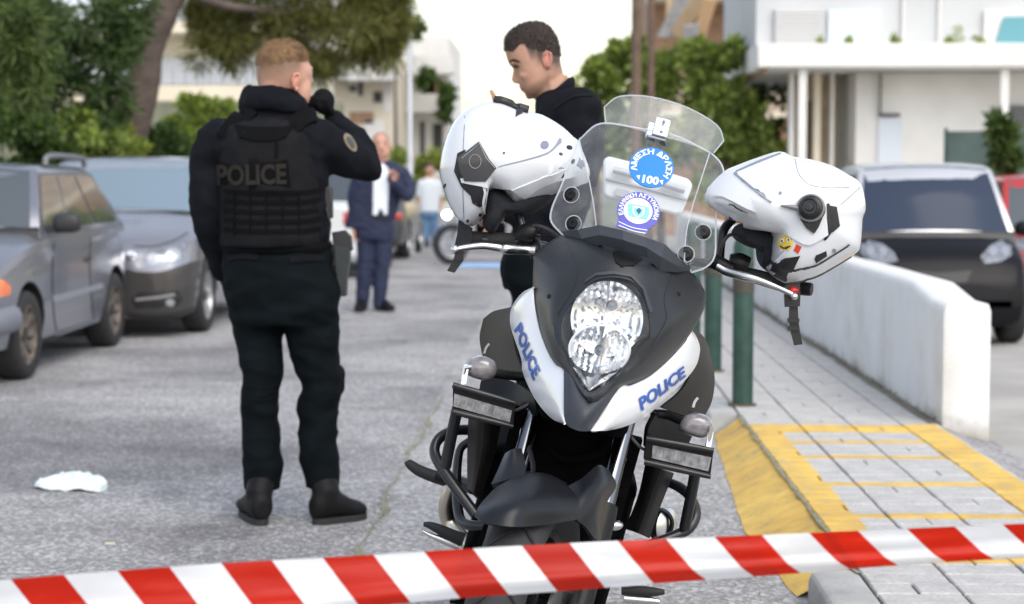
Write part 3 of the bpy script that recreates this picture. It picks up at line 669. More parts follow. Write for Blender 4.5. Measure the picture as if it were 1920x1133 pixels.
def bush(label, blobs, Y, mm, per=1500, size=0.1, name='bush', asp=0.55):
    x = sum(b_[0] for b_ in blobs) / len(blobs); g = P(x, 400, Y); g.z = 0.05
    t = thing(name, label, 'bush', g, 'bushes beside the street'); build('foliage', crown(blobs, Y, per, size, asp), mm, t)
    m = M()
    for q in range(4): d = V((random.uniform(-.4, .4), random.uniform(-.2, .2), 1.0)); m.tube([g, g + d * 0.6, g + d * 1.1 + V((0, 0, .1))], [0.035, 0.025, 0.012], 6)
    build('stem', m, bark, t)
bush('dark bush behind the grey estate car at the left edge', [(20, 240, 70, 60), (80, 260, 70, 50), (40, 330, 120, 50)], 18.6, broad_d)
bush('mid green bush left of the leaning pine trunk', [(140, 245, 60, 55), (185, 280, 60, 50), (150, 330, 90, 50)], 19.2, broad)
bush('bright ivy mound climbing the foot of the leaning pine', [(225, 265, 38, 40), (205, 300, 55, 50), (235, 340, 60, 50)], 20.2, broad_y, 1300, 0.09)
bush('olive hedge bush between pine trunk and standing officer', [(300, 270, 55, 50), (290, 330, 80, 50)], 23, broad_d, 1300)
bush('rounded bright green bush beside the standing officer shoulder', [(385, 225, 62, 48), (430, 240, 60, 55), (350, 260, 60, 40), (410, 320, 90, 50), (500, 300, 70, 80)], 24, broad, 1900)
bush('small light green shrub beside the lamp post', [(800, 305, 26, 28), (790, 350, 30, 30), (835, 330, 30, 50)], 44, broad_y, 900, 0.13)
bush('low shrub behind the bald man in the suit', [(748, 296, 16, 16), (752, 330, 18, 30)], 42, broad, 500, 0.13)
def tree(label, trunk, blobs, Y, mm, per=1600, size=0.15, asp=0.55):
    per = int(per * 0.55)
    g = P(trunk[0][0], trunk[0][1], Y); g.z = -0.2; t = thing('leafy_tree', label, 'tree', g, 'leafy trees down the street')
    build('trunk', limb([trunk[0], trunk[1], trunk[2]], [9, 7, 4], [Y] * 3), bark, t); build('crown', crown(blobs, Y, per, size, asp), mm, t)
tree('tall green tree behind the two utility poles', [(1240, 480), (1235, 300), (1230, 160)], [(1150, 175, 55, 55), (1215, 150, 60, 60), (1270, 130, 60, 50), (1240, 220, 80, 60), (1130, 250, 60, 60), (1190, 95, 25, 25), (1320, 180, 50, 50), (1180, 300, 90, 60), (1120, 130, 20, 26), (1160, 110, 25, 25)], 31, broad, 1700)
tree('green tree with brownish tint beside the white house', [(1370, 470), (1365, 320), (1350, 180)], [(1340, 160, 50, 50), (1350, 240, 70, 60), (1400, 250, 45, 60), (1300, 270, 60, 60), (1380, 320, 80, 60), (1310, 110, 40, 30), (1360, 100, 35, 30)], 29.5, broad, 1700)
tree('dark tree in the shade beside the canopy', [(1445, 460), (1445, 330), (1440, 260)], [(1430, 210, 40, 55), (1445, 270, 30, 50), (1420, 330, 60, 50)], 32, broad_d, 1100)
tree('far sunlit tree left of the utility poles', [(1120, 470), (1118, 300), (1115, 180)], [(1105, 240, 40, 40), (1075, 290, 50, 40), (1120, 200, 25, 30)], 42, broad_y, 900, 0.16)
bush('spiky green shrub in front of the fence behind the black car', [(1872, 250, 22, 26), (1885, 300, 24, 30)], 21, broad_d, 700, 0.16, asp=0.25)
t = thing('balcony_planter', 'row of sprigs growing along the canopy edge of the white house', 'plants', P(1700, 85, 28.0))
for px, h in ((1540, 8), (1592, 12), (1680, 10), (1805, 24), (1835, 10), (1776, 8)):
    build('plant', crown([(px, 84 - h * 0.8, h * 0.9, h)], 27.8, 160, 0.07, 0.3, 0, 4), broad, t, kind='stuff')
m = bxp(1530, 1850, 82, 88, 27.75, 0.2); build('trough', m, wht, t)
t = thing('hanging_vine', 'olive climbing plant on the far white flats', 'plants', P(775, 200, 60))
build('foliage', crown([(775, 45, 22, 18), (760, 55, 18, 14), (800, 145, 14, 14), (840, 175, 12, 14), (836, 205, 8, 22)], 60, 260, 0.28, 0.5, 0.3, 5), broad_d, t)
# sunlit twigs against the sky
t = thing('leafy_tree', 'thin far tree glowing against the sky left of the lamp post', 'tree', (P(745, 480, 52).x, 52, 0))
build('crown', crown([(735, 25, 28, 30), (750, 5, 22, 20), (745, 60, 16, 20), (715, 45, 20, 18)], 52, 240, 0.22, 0.4, 0.2, 6), broad_y, t); build('trunk', limb([(742, 440), (742, 250), (740, 40)], [4, 3, 2], [52] * 3), bark, t)
# ================================================================== CARS
rubber = mat('tyre rubber', (0.022, 0.022, 0.023), 0.8, var=0.2, scale=20, bump=0.2, bscale=90)
chrome = mat('chrome', (0.85, 0.86, 0.88), 0.12, 1.0)
alloy = mat('alloy', (0.55, 0.55, 0.56), 0.35, 0.9, var=0.1, scale=10)
blackp = mat('black plastic', (0.02, 0.02, 0.022), 0.45, var=0.2, scale=12)
lampg = clear('lamp glass', (0.95, 0.96, 1), 0.03, 0.06)
wglass = mat('car glass', (0.05, 0.06, 0.065), 0.03, spec=1.0, coat=1.0)
def paint(name, c, metal=0.4, rough=0.32): return mat(name, c, rough, metal, var=0.06, scale=2, coat=0.8)
def wheel(parent, c, r, wd, side, rimc, spokes=9, rim_r=0.68):
    ax = V((side, 0, 0)); c = V(c)
    m = M(); h = wd / 2
    m.lathe([(r * rim_r, -h), (r * 0.93, -h), (r * 0.985, -h * 0.75), (r, -h * 0.4), (r, h * 0.4), (r * 0.985, h * 0.75), (r * 0.93, h), (r * rim_r, h * 0.96)], c, ax, 28)
    w_ = build('wheel', m, rubber, parent, angle=60)
    m = M(); m.lathe([(r * rim_r, -h * 0.9), (r * rim_r, h * 0.9), (r * rim_r * 0.94, h * 0.88), (r * rim_r * 0.9, h * 0.3), (r * 0.2, h * 0.45), (r * 0.17, h * 0.62), (0, h * 0.64)], c, ax, 28); rm_ = build('rim', m, rimc, w_)
    m = M()
    for i in range(spokes):
        q = 2 * PI * i / spokes; d = V((0, math.cos(q), math.sin(q))); e = V((0, -math.sin(q), math.cos(q)))
        p0 = c + ax * h * 0.5 + d * r * 0.17; p1 = c + ax * h * 0.78 + d * r * rim_r * 0.95
        m.prism([p0 + e * 0.022, p1 + e * 0.026, p1 - e * 0.026, p0 - e * 0.022], -ax * 0.03)
    build('spoke', m, rimc, w_, kind='stuff')
    m = M(); m.lathe([(r * 0.16, h * 0.5), (r * 0.16, h * 0.7), (0, h * 0.72)], c, ax, 12); build('hub_cap', m, blackp, w_)
def car(name, label, x, y0, z0, L, W, st, cab, axles, wr, body, rear=False, glass=wglass, roofmat=None, rim=alloy, side=(0.06, 0.40, 0.44, 0.72, 0.76, 0.95), sideglass=True, arch=None, group='parked cars'):
    """st: (y, half width, z bottom, z top); cab: belt, roof, y cowl, y roof front, y roof rear, y tail, half width belt, half width roof; y is measured from the front"""
    fy = (lambda y: L - y) if rear else (lambda y: y)
    T = lambda p: V((x + p[0], y0 + fy(p[1]), z0 + p[2]))
    t = thing(name, label, 'car', (x, y0 + L / 2, z0), group)
    ss = crom(st, 4); rs = []
    for (y, w_, zb, zt) in ss:
        half = [(0, zb), (w_ * .8, zb), (w_ * .95, zb + .05), (w_ * .99, zb + .2), (w_, zb + .45 * (zt - zb)), (w_ * .985, zt - .16), (w_ * .95, zt - .06), (w_ * .86, zt - .012), (w_ * .5, zt + .02), (0, zt + .03)]
        rs.append([T((a, y, b)) for a, b in half] + [T((-a, y, b)) for a, b in half[-2:0:-1]])
    m = M().rings(rs)
    cu = M()
    for ay in axles:
        for s_ in (-1, 1):
            cu.lathe([(0, 0), (wr + .055, 0), (wr + .055, 0.4), (0, 0.4)], T((s_ * (W / 2 - .28), ay, wr)), (s_, 0, 0), 28)
    m = cut(m, cu)
    ca = [T((0, ay, wr)) for ay in axles]
    for i, f in enumerate(m.f):
        c = sum((m.v[j] for j in f), V()) / len(f)
        for a in ca:
            d = math.hypot(c.y - a.y, c.z - a.z); 
            if d < wr + .056 and abs(c.x - x) < W / 2 - 0.004 and (d > wr + .045 or abs(abs(c.x - x) - (W / 2 - .28)) < .01): m.m[i] = 1
    bodyo = build('body', m, [body, mat('wheel well', (0.012, 0.012, 0.012), 0.9)], t, angle=32)
    belt, roof, y1, y2, y3, y4, wb, wt = cab
    def ringc(k, z, inset=0.0):
        ya = y1 + (y2 - y1) * k + inset; yb = y4 + (y3 - y4) * k - inset; hw = wb + (wt - wb) * k - inset
        pts = []
        for i in range(7): q = i / 6; pts.append((-hw + 2 * hw * q, ya - 0.09 * (1 - (2 * q - 1) ** 2) * (1 - inset), z))
        for i in range(1, 6): q = i / 6; pts.append((hw, ya + (yb - ya) * q, z))
        for i in range(7): q = i / 6; pts.append((hw - 2 * hw * q, yb + 0.05 * (1 - (2 * q - 1) ** 2), z))
        for i in range(1, 6): q = i / 6; pts.append((-hw, yb + (ya - yb) * q, z))
        return [T(p) for p in pts]
    m = M().rings([ringc(0, belt - .05), ringc(0.0, belt), ringc(0.45, belt + (roof - belt) * .45), ringc(0.9, roof - .05), ringc(0.985, roof - .02, 0.01), ringc(1, roof, 0.05), ringc(1, roof + .022, 0.22), ringc(1, roof + .028, 0.42)])
    build('cabin', m, roofmat or body, t, angle=50); bv = m.bvh()
    def pane(nm, c4, poly, mt, rim_=True):
        bl, br, tr, tl = [V(p) for p in c4]
        f = lambda u, v: bl.lerp(br, u).lerp(tl.lerp(tr, u), v)
        u0, u1, v0, v1 = poly[:4]; sk = poly[4] if len(poly) > 4 else 0
        rows = [[T(f(u0 + (u1 - u0) * i / 6 + sk * j / 4, v0 + (v1 - v0) * j / 4)) for i in range(7)] for j in range(5)]
        # lay the pane on the cabin skin, a little proud
        out = []
        for r_ in rows:
            o_ = []
            for p in r_:
                l, n, i, d = bv.find_nearest(p); 
                cc = V((x, y0 + fy((y1 + y4) / 2), l.z)); n = n if n.dot(l - cc) > 0 else -n; o_.append(l + n * 0.006)
            out.append(o_)
        m = M(); m.slab(out, 0.004); build(nm, m, mt, t)
    fr_ = -1 if not rear else 1
    r0 = [p + V((0, fr_ * .012, 0)) for p in ringc(0, belt - .05)[:7]]; r1 = [p + V((0, fr_ * .012, .004)) for p in ringc(0.03, belt + .03 * (roof - belt))[:7]]; r2 = [p + V((0, fr_ * .008, 0)) for p in ringc(0.10, belt + .10 * (roof - belt))[:7]]
    cm = M(); cm.grid([r0, r1, r2]); build('cowl', cm, blackp, t)
    F4 = ((-wb, y1, belt), (wb, y1, belt), (wt, y2, roof), (-wt, y2, roof)); B4 = ((wb, y4, belt), (-wb, y4, belt), (-wt, y3, roof), (wt, y3, roof))
    pane('windscreen', F4, (0.04, 0.96, 0.06, 0.92), glass); pane('rear_window', B4, (0.07, 0.93, 0.1, 0.86), glass)
    if sideglass:
        for s_ in (1, -1):
            S4 = ((s_ * wb, y1, belt), (s_ * wb, y4, belt), (s_ * wt, y3, roof), (s_ * wt, y2, roof))
            for i in range(0, len(side), 2): pane('side_window', S4, (side[i], side[i + 1], 0.08, 0.86), glass)
    for ay in axles:
        for s_ in (-1, 1): wheel(t, T((s_ * (W / 2 - .105), ay, wr)), wr, 0.19, s_, rim)
    m = M(); m.box(T((0, L / 2, .26)), (W * .72, L * .8, .16)); build('chassis', m, blackp, t)
    return t, bodyo, T
def dec(t, body, name, mt, fn, par=None):
    bv = BVHTree.FromPolygons([tuple(v.co) for v in body.data.vertices], [tuple(p.vertices) for p in body.data.polygons])
    m = M(); fn(m, bv); return build(name, m, mt, par or t)

# --- grey estate at the left edge
gp_ = paint('grey blue metallic', (0.19, 0.20, 0.235), 0.5, 0.3)
st = [(0, .70, .22, .62), (.08, .80, .19, .70), (.5, .835, .18, .82), (1.25, .845, .18, .94), (2.2, .845, .18, .95), (3.2, .84, .2, .95), (3.5, .80, .24, .95), (3.56, .74, .30, .94)]
t, bo, T = car('estate_car', 'grey metallic estate car with roof rails cut by the left edge', -4.275, 10.45, 0, 3.56, 1.69, st, (.93, 1.385, 1.22, 1.66, 2.95, 3.5, .80, .66), (.85, 3.08), .29, gp_, rim=mat('dusty steel rim', (0.16, 0.135, 0.115), 0.6, 0.3, var=0.4, scale=20), side=(0.03, 0.30, 0.325, 0.62, 0.65, 0.93))
for s_ in (1, -1):
    m = M(); m.tube(crom([T((s_ * .62, 2.0, 1.40)), T((s_ * .62, 2.05, 1.455)), T((s_ * .62, 2.5, 1.465)), T((s_ * .62, 2.95, 1.45)), T((s_ * .62, 3.02, 1.39))], 4), 0.021, 8); build('roof_rail', m, mat('rail grey', (0.2, 0.2, 0.21), 0.4, 0.4), t)
    m = M(); m.ball(T((s_ * .93, 1.42, 1.0)), (.095, .055, .068), e=0.6); m.box(T((s_ * .84, 1.42, .955)), (.08, .05, .05)); build('mirror', m, blackp, t)
dec(t, bo, 'side_moulding', mat('grey trim', (0.24, 0.25, 0.28), 0.5), lambda m, bv: decal_strip(m, [(98, 562), (160, 545), (222, 525)], [12, 9], bv, 0.008))
dec(t, bo, 'indicator', mat('orange lens', (0.85, 0.16, 0.01), 0.15, coat=1), lambda m, bv: decal_poly(m, [(-14, 524), (8, 526), (20, 540), (17, 554), (-14, 558)], bv, 0.006))
seam = mat('panel gap', (0.015, 0.015, 0.018), 0.9)
dec(t, bo, 'door_seam', seam, lambda m, bv: decal_strip(m, [(101, 446), (98, 520), (101, 590), (106, 620)], 2, bv, 0.002))
dec(t, bo, 'door_seam', seam, lambda m, bv: decal_strip(m, [(170, 428), (168, 500), (172, 560), (176, 600)], 1.6, bv, 0.002))
dec(t, bo, 'door_handle', blackp, lambda m, bv: decal_poly(m, [(158, 484), (168, 480), (168, 488), (158, 492)], bv, 0.015))
dec(t, bo, 'sill', mat('sill grey', (0.13, 0.14, 0.155), 0.5), lambda m, bv: decal_strip(m, [(104, 628), (150, 612), (196, 596)], [12, 9], bv, 0.006))
hlc = mat('headlight clear', (0.42, 0.44, 0.47), 0.12, 0.5, var=0.3, scale=25, coat=1)
for s_ in (1, -1):
    m = M(); m.prism([T((s_ * .36, -.012, .55)), T((s_ * .66, .03, .56)), T((s_ * .67, .03, .67)), T((s_ * .36, -.004, .66))], (0, .12, 0)); h_ = build('headlight', m, hlc, t, bevel=.012)
m = M(); m.box(T((0, .03, .605)), (.68, .09, .10)); gr0 = build('grille', m, blackp, t, bevel=.01)
for q in range(3): m = M(); m.box(T((0, -.018, .575 + q * .03)), (.64, .008, .008)); build('grille_bar', m, mat('grey bar', (0.25, 0.25, 0.26), 0.4), gr0)
m = M(); m.tube(crom([T((-.84, .5, .42)), T((-.80, .05, .42)), T((-.4, -.05, .42)), T((.4, -.05, .42)), T((.80, .05, .42)), T((.84, .5, .42))], 5), .085, 10, flat=.7); build('bumper', m, mat('grey bumper', (0.17, 0.18, 0.21), 0.5), t)
m = M(); m.tube([T((-.5, 1.14, .97)), T((0, 1.1, .985)), T((.5, 1.16, .97))], .012, 6); build('wiper', m, blackp, t)
# --- dark hatchback behind it
hp = paint('dark brown grey metallic', (0.27, 0.27, 0.30), 0.6, 0.24)
st = [(0, .60, .20, .58), (.06, .76, .16, .70), (.25, .86, .15, .80), (.7, .885, .16, .92), (1.15, .89, .16, 1.0), (2.4, .89, .17, 1.03), (3.6, .86, .2, 1.0), (4.0, .78, .28, .96)]
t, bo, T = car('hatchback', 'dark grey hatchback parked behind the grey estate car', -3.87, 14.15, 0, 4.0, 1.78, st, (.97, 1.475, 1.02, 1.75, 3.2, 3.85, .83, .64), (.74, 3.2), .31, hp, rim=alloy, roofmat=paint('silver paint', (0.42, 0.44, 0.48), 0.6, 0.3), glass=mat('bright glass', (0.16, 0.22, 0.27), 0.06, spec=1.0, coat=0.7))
dec(t, bo, 'headlight', mat('headlight housing', (0.26, 0.27, 0.29), 0.2, 0.5, var=0.5, scale=30, coat=1), lambda m, bv: decal_poly(m, [(254, 503), (262, 482), (285, 468), (320, 460), (345, 455), (350, 470), (345, 485), (318, 496), (285, 502)], bv, 0.006))
dec(t, bo, 'lamp', mat('lamp bright', (0.45, 0.46, 0.48), 0.2, 0.6, coat=0.6), lambda m, bv: decal_poly(m, ell(325, 478, 13, 12, 14), bv, 0.011))
dec(t, bo, 'lamp', MATS['lamp bright'], lambda m, bv: decal_poly(m, ell(288, 486, 12, 11, 14), bv, 0.011))
dec(t, bo, 'front_reflection', mat('painted dark reflection', (0.05, 0.047, 0.045), 0.3, spec=0.4), lambda m, bv: decal_poly(m, [q[:2] for q in crom([(228, 512), (260, 510), (300, 510), (345, 496), (372, 488), (390, 500), (393, 530), (366, 560), (352, 590), (300, 598), (228, 594)], 4, True)], bv, 0.009, 10, c=(300, 550)))  # dark reflection across the nose, painted on as a brown-grey decal
dec(t, bo, 'lower_grille', mat('grille black', (0.01, 0.01, 0.011), 0.5), lambda m, bv: decal_poly(m, [(246, 562), (262, 548), (300, 546), (332, 544), (340, 560), (330, 574), (290, 578), (255, 578)], bv, 0.014))
dec(t, bo, 'grille_bar', mat('grey bar', (0.25, 0.25, 0.26), 0.4), lambda m, bv: decal_strip(m, [(255, 562), (300, 557), (326, 552)], 5, bv, 0.020))
dec(t, bo, 'fog_lamp', MATS['lamp bright'], lambda m, bv: decal_poly(m, ell(318, 567, 8, 7, 12), bv, 0.020))
dec(t, bo, 'badge', chrome, lambda m, bv: decal_poly(m, ell(246, 480, 9, 9, 14), bv, 0.012))
dec(t, bo, 'bumper_lip', blackp, lambda m, bv: decal_strip(m, [(240, 590), (290, 594), (345, 586), (362, 574)], 8, bv, 0.012))
dec(t, bo, 'bonnet_seam', seam, lambda m, bv: decal_strip(m, [(252, 462), (290, 462), (330, 450), (352, 436)], 2, bv, 0.002))
for s_ in (1, -1):
    m = M(); m.ball(T((s_ * .98, 1.35, 1.05)), (.10, .06, .07), e=0.7); m.box(T((s_ * .88, 1.36, 1.02)), (.1, .04, .04)); build('mirror', m, hp, t)
m = M(); m.tube([T((-.5, 1.02, 1.0)), T((-.1, 1.0, 1.015)), T((.55, 1.04, 1.0))], .012, 6); build('wiper', m, blackp, t)
# --- white car and dark car further down
wp = paint('white paint', (0.74, 0.75, 0.76), 0.0, 0.3)
st = [(0, .60, .22, .6), (.1, .78, .18, .72), (.8, .84, .18, .88), (1.3, .85, .18, .95), (2.6, .85, .18, .96), (3.6, .84, .2, .96), (3.9, .80, .25, .95), (3.98, .74, .3, .90)]
t, bo, T = car('white_car', 'white car seen from behind between the standing officer and the suited man', -3.32, 22.6, 0, 3.98, 1.7, st, (.94, 1.43, 1.25, 1.8, 3.2, 3.8, .80, .64), (.8, 3.2), .30, wp, rear=True)
red = mat('red lens', (0.55, 0.02, 0.015), 0.15, coat=1)
dec(t, bo, 'tail_light', red, lambda m, bv: decal_poly(m, [(644, 398), (668, 396), (674, 406), (670, 420), (644, 422)], bv, 0.01))
dec(t, bo, 'tail_light', red, lambda m, bv: decal_poly(m, [(486, 398), (512, 398), (512, 422), (486, 420)], bv, 0.01))
dec(t, bo, 'bumper', mat('bumper grey', (0.3, 0.3, 0.31), 0.5), lambda m, bv: decal_strip(m, [(480, 455), (580, 458), (680, 455)], 14, bv, 0.015))
sp_ = paint('graphite paint', (0.09, 0.095, 0.105), 0.5, 0.3)
t, bo, T = car('dark_car', 'dark silver car farther down the row, mostly behind the suited man', -3.30, 27.9, 0, 3.98, 1.7, st, (.94, 1.43, 1.25, 1.8, 3.2, 3.8, .80, .64), (.8, 3.2), .30, sp_, rear=True)
dec(t, bo, 'tail_light', red, lambda m, bv: decal_poly(m, [(738, 398), (752, 398), (752, 412), (738, 412)], bv, 0.01))
# --- black two seater behind the wall
bp_ = mat('black paint', (0.007, 0.007, 0.009), 0.3, spec=0.16)
st = [(0, .58, .2, .52), (.05, .70, .17, .62), (.2, .75, .17, .80), (.5, .755, .17, .94), (.9, .755, .17, .99), (2.0, .755, .18, .99), (2.4, .74, .22, .95), (2.5, .68, .3, .9)]
zl = lotz(0, 20); t, bo, T = car('microcar', 'small black two seat car with silver roof frame behind the parapet wall', 3.40, 15.55, zl, 2.5, 1.52, st, (.93, 1.60, .52, 1.05, 2.1, 2.42, .735, .60), (.42, 2.05), .29, bp_, side=(0.1, 0.6), roofmat=paint('silver frame', (0.55, 0.56, 0.58), 0.5, 0.3), glass=mat('blue grey glass', (0.03, 0.042, 0.07), 0.1, spec=0.22))
hl = MATS['headlight housing']
dec(t, bo, 'headlight', hl, lambda m, bv: decal_poly(m, [(1838, 482), (1856, 462), (1880, 450), (1896, 450), (1902, 462), (1896, 480), (1876, 492), (1846, 495)], bv, 0.008))
dec(t, bo, 'headlight', hl, lambda m, bv: decal_poly(m, [(1612, 460), (1630, 452), (1654, 458), (1676, 474), (1684, 490), (1660, 496), (1628, 490), (1614, 476)], bv, 0.008))
for cx in (1862, 1884, 1632, 1656): dec(t, bo, 'lamp', MATS['lamp bright'], lambda m, bv: decal_poly(m, ell(cx, 472, 8, 9, 12), bv, 0.014))
dec(t, bo, 'grille', mat('grille black', (0.01, 0.01, 0.011), 0.5), lambda m, bv: decal_poly(m, [(1700, 508), (1760, 512), (1822, 508), (1812, 530), (1760, 534), (1710, 530)], bv, 0.006))
dec(t, bo, 'cowl', blackp, lambda m, bv: decal_strip(m, [(1640, 424), (1750, 428), (1856, 424)], 10, bv, 0.01))
m = M(); m.tube([T((-.35, .52, .965)), T((.05, .47, .975)), T((.45, .55, 1.0))], .014, 6); build('wiper', m, blackp, t)
m = M(); m.ball(T((-.05, 1.0, 1.5)), (.09, .02, .035), e=.7); build('rear_view_mirror', m, blackp, t)
for s_ in (1, -1):
    m = M(); m.ball(T((s_ * .87, .75, 1.02)), (.09, .06, .07), e=.7); m.box(T((s_ * .77, .76, .99)), (.1, .04, .04)); build('mirror', m, bp_, t)
# --- red car at the right edge
rp_ = paint('red paint', (0.42, 0.022, 0.02), 0.1, 0.28)
st = [(0, .60, .22, .6), (.1, .78, .18, .72), (.8, .84, .18, .88), (1.3, .85, .18, .95), (2.6, .85, .18, .96), (3.6, .84, .2, .96), (3.9, .80, .25, .95), (3.98, .74, .3, .90)]
t, bo, T = car('red_car', 'bright red car cut off by the right edge', 5.42, 17.6, zl, 3.98, 1.7, st, (.94, 1.50, .95, 1.45, 3.2, 3.8, .80, .66), (.8, 3.2), .30, rp_)
m = M(); m.ball(T((-.93, 1.15, 1.08)), (.10, .06, .075), e=.7); m.box(T((-.84, 1.16, 1.04)), (.1, .04, .04)); build('mirror', m, blackp, t)
dec(t, bo, 'headlight', hl, lambda m, bv: decal_poly(m, [(1890, 452), (1912, 446), (1930, 452), (1930, 474), (1898, 476)], bv, 0.008))
# ================================================================== POLICE MOTORCYCLE
YB = 3.65; LEAN = R(15); STEER = R(14)
BO = V((-0.155, YB, 0)); BU = V((math.sin(LEAN), 0, math.cos(LEAN))); BS = V((math.cos(LEAN), 0, -math.sin(LEAN))); BF = V((0, -1, 0))
def B(px, py, a): return P(px, py, YB - a)                       # traced point, a metres in front of the front axle
def Lc(a, s, u): return BO + BF * a + BS * s + BU * u            # forward, to the bike's left, up along the leaning frame
def grid2(ctrl, nu=4, nv=4, fn=B):
    rows = [crom(r, nu) for r in ctrl]; cols = [crom(c, nv) for c in zip(*rows)]
    return [[fn(*p) for p in r] for r in zip(*cols)]
fair = mat('dark grey fairing plastic', (0.021, 0.023, 0.027), 0.36, var=0.12, scale=14, bump=0.05, bscale=220, spec=0.3)
trimm = mat('matte trim plastic', (0.036, 0.041, 0.052), 0.42, var=0.10, scale=16, bump=0.06, bscale=220, spec=0.3)
satin = mat('black satin plastic', (0.008, 0.008, 0.009), 0.4, var=0.2, scale=18, bump=0.05, bscale=160, spec=0.22)
brownb = mat('dusty black plastic', (0.015, 0.014, 0.013), 0.45, var=0.25, scale=14, bump=0.08, bscale=120, spec=0.22)
white = mat('white gloss paint', (0.72, 0.735, 0.765), 0.22, var=0.02, scale=4, coat=0.7)
tubem = mat('black powder coat', (0.010, 0.011, 0.013), 0.3, var=0.15, scale=20, bump=0.05, bscale=90)
polish = mat('polished aluminium', (0.62, 0.62, 0.62), 0.28, 1.0, var=0.1, scale=20)
darkin = mat('dark engine metal', (0.003, 0.003, 0.0035), 0.8, var=0.4, scale=14, spec=0.04)
bluet = mat('blue lettering', (0.025, 0.10, 0.42), 0.4)
moto = thing('police_motorcycle', 'white and dark grey police motorcycle leaning on its side stand', 'motorcycle', (BO.x, YB + 0.75, 0))

# fairing ring round the headlight
inn = [(1105, 736, -.03), (1081, 707, -.05), (1065, 667, -.08), (1053, 641, -.10), (1052, 605, -.125), (1064, 578, -.135), (1086, 554, -.145), (1102, 538, -.15), (1117, 526, -.155), (1148, 521, -.155), (1181, 526, -.155), (1201, 547, -.15), (1214, 580, -.14), (1219, 628, -.125), (1204, 642, -.105), (1183, 670, -.08), (1152, 708, -.05)]
out = [(1108, 762, -.005), (1057, 698, -.10), (1034, 676, -.16), (1016, 632, -.225), (1005, 588, -.275), (999, 551, -.30), (1000, 494, -.335), (1004, 474, -.345), (1053, 442, -.34), (1122, 438, -.30), (1190, 450, -.29), (1250, 474, -.31), (1296, 508, -.35), (1324, 562, -.34), (1289, 634, -.28), (1218, 707, -.19), (1162, 729, -.09)]
inn = crom(inn, 4, True); out = crom(out, 4, True)
rows = []
for k, bl in ((0, -.016), (0.0, 0.0), (0.10, .006), (0.3, .026), (0.5, .030), (0.75, .022), (0.93, .008), (1, 0), (1.0, -.03)):
    rows.append([B(*(lerp(a, b, k)[:2]), lerp(a, b, k)[2] + bl) for a, b in zip(inn, out)])
m = M().rings(rows, True, False); fb = m
fo = build('front_fairing', m, fair, moto, angle=35)
so = fo.modifiers.new('solid', 'SOLIDIFY'); so.thickness = 0.003; so.offset = -1
# crease lines pressed into the fairing
m = M(); decal_strip(m, [(1062, 450), (1082, 500), (1072, 545), (1045, 590)], [2, 3, 1], fb.bvh(), 0.0012)
build('fairing_crease', m, fair, moto)
m = M(); decal_strip(m, [(1262, 510), (1246, 560), (1250, 600), (1222, 650)], [2, 3, 1], fb.bvh(), 0.0012); build('fairing_crease', m, fair, moto)
m = M(); decal_poly(m, [(1149, 475), (1162, 472), (1195, 482), (1204, 488), (1188, 500), (1165, 500), (1155, 494)], fb.bvh(), 0.004); build('air_intake', m, satin, moto)
m = M(); decal_grid(m, [[(1100, 527), (1096, 533)], [(1118, 513), (1117, 519)], [(1150, 509), (1150, 516)], [(1183, 515), (1182, 521)], [(1208, 540), (1203, 544)], [(1222, 585), (1216, 587)]], fb.bvh(), 0.004); build('headlight_brow', m, trimm, moto)
# white side panels with lettering
pl_in = [(1001, 539, -.29), (1002, 556, -.285), (1005, 580, -.27), (1010, 606, -.25), (1017, 631, -.22), (1030, 664, -.17), (1043, 684, -.125), (1058, 695, -.08), (1059, 742, -.035), (1060, 795, .004)]
pl_out = [(1000, 538, -.32), (978, 550, -.35), (960, 575, -.37), (956, 600, -.37), (961, 625, -.35), (977, 672, -.30), (981, 701, -.265), (1003, 748, -.18), (1032, 783, -.09), (1058, 796, -.005)]
pr_in = [(1293, 618, -.30), (1290, 630, -.295), (1285, 640, -.285), (1272, 655, -.265), (1252, 676, -.235), (1232, 694, -.205), (1210, 710, -.17), (1180, 723, -.115), (1160, 727, -.08), (1106, 808, .004)]
pr_out = [(1295, 617, -.32), (1304, 628, -.35), (1311, 645, -.37), (1312, 662, -.37), (1304, 688, -.35), (1280, 718, -.31), (1250, 744, -.26), (1212, 781, -.18), (1172, 800, -.10), (1138, 808, -.03)]
for pin, pout, tq in ((pl_in, pl_out, ((978, 603), (1014, 695), (1001, 715), (965, 620))), (pr_in, pr_out, ((1196, 747), (1281, 685), (1285, 706), (1202, 771)))):
    ctrl = []
    for k, bl in ((0, -.012), (0.04, 0.006), (0.35, .020), (0.62, .022), (0.86, .008), (1, -.012)): ctrl.append([(*lerp(a, b, k)[:2], lerp(a, b, k)[2] + bl) for a, b in zip(pin, pout)])
    m = M().slab(grid2(ctrl, 4, 3), 0.003); po = build('side_panel', m, white, moto, angle=50); bv = m.bvh()
    tm = M(); decal_text(tm, 'POLICE', quadmap(*tq), bv, 0.0022, bold=0.035); build('lettering', tm, bluet, po, angle=0)
# beak
m = M().slab(grid2([[(1057, 694, -.07), (1073, 702, -.045), (1105, 737, -.02), (1146, 719, -.045), (1162, 725, -.07)],
    [(1057, 728, -.03), (1073, 738, -.005), (1104, 758, .012), (1130, 750, -.005), (1141, 756, -.03)],
    [(1057, 762, -.003), (1071, 770, .016), (1096, 781, .03), (1112, 779, .016), (1121, 785, -.003)],
    [(1058, 792, .006), (1068, 801, .02), (1085, 808, .03), (1098, 809, .02), (1107, 808, .006)]], 4, 4), 0.006); build('beak', m, trimm, moto, angle=25)
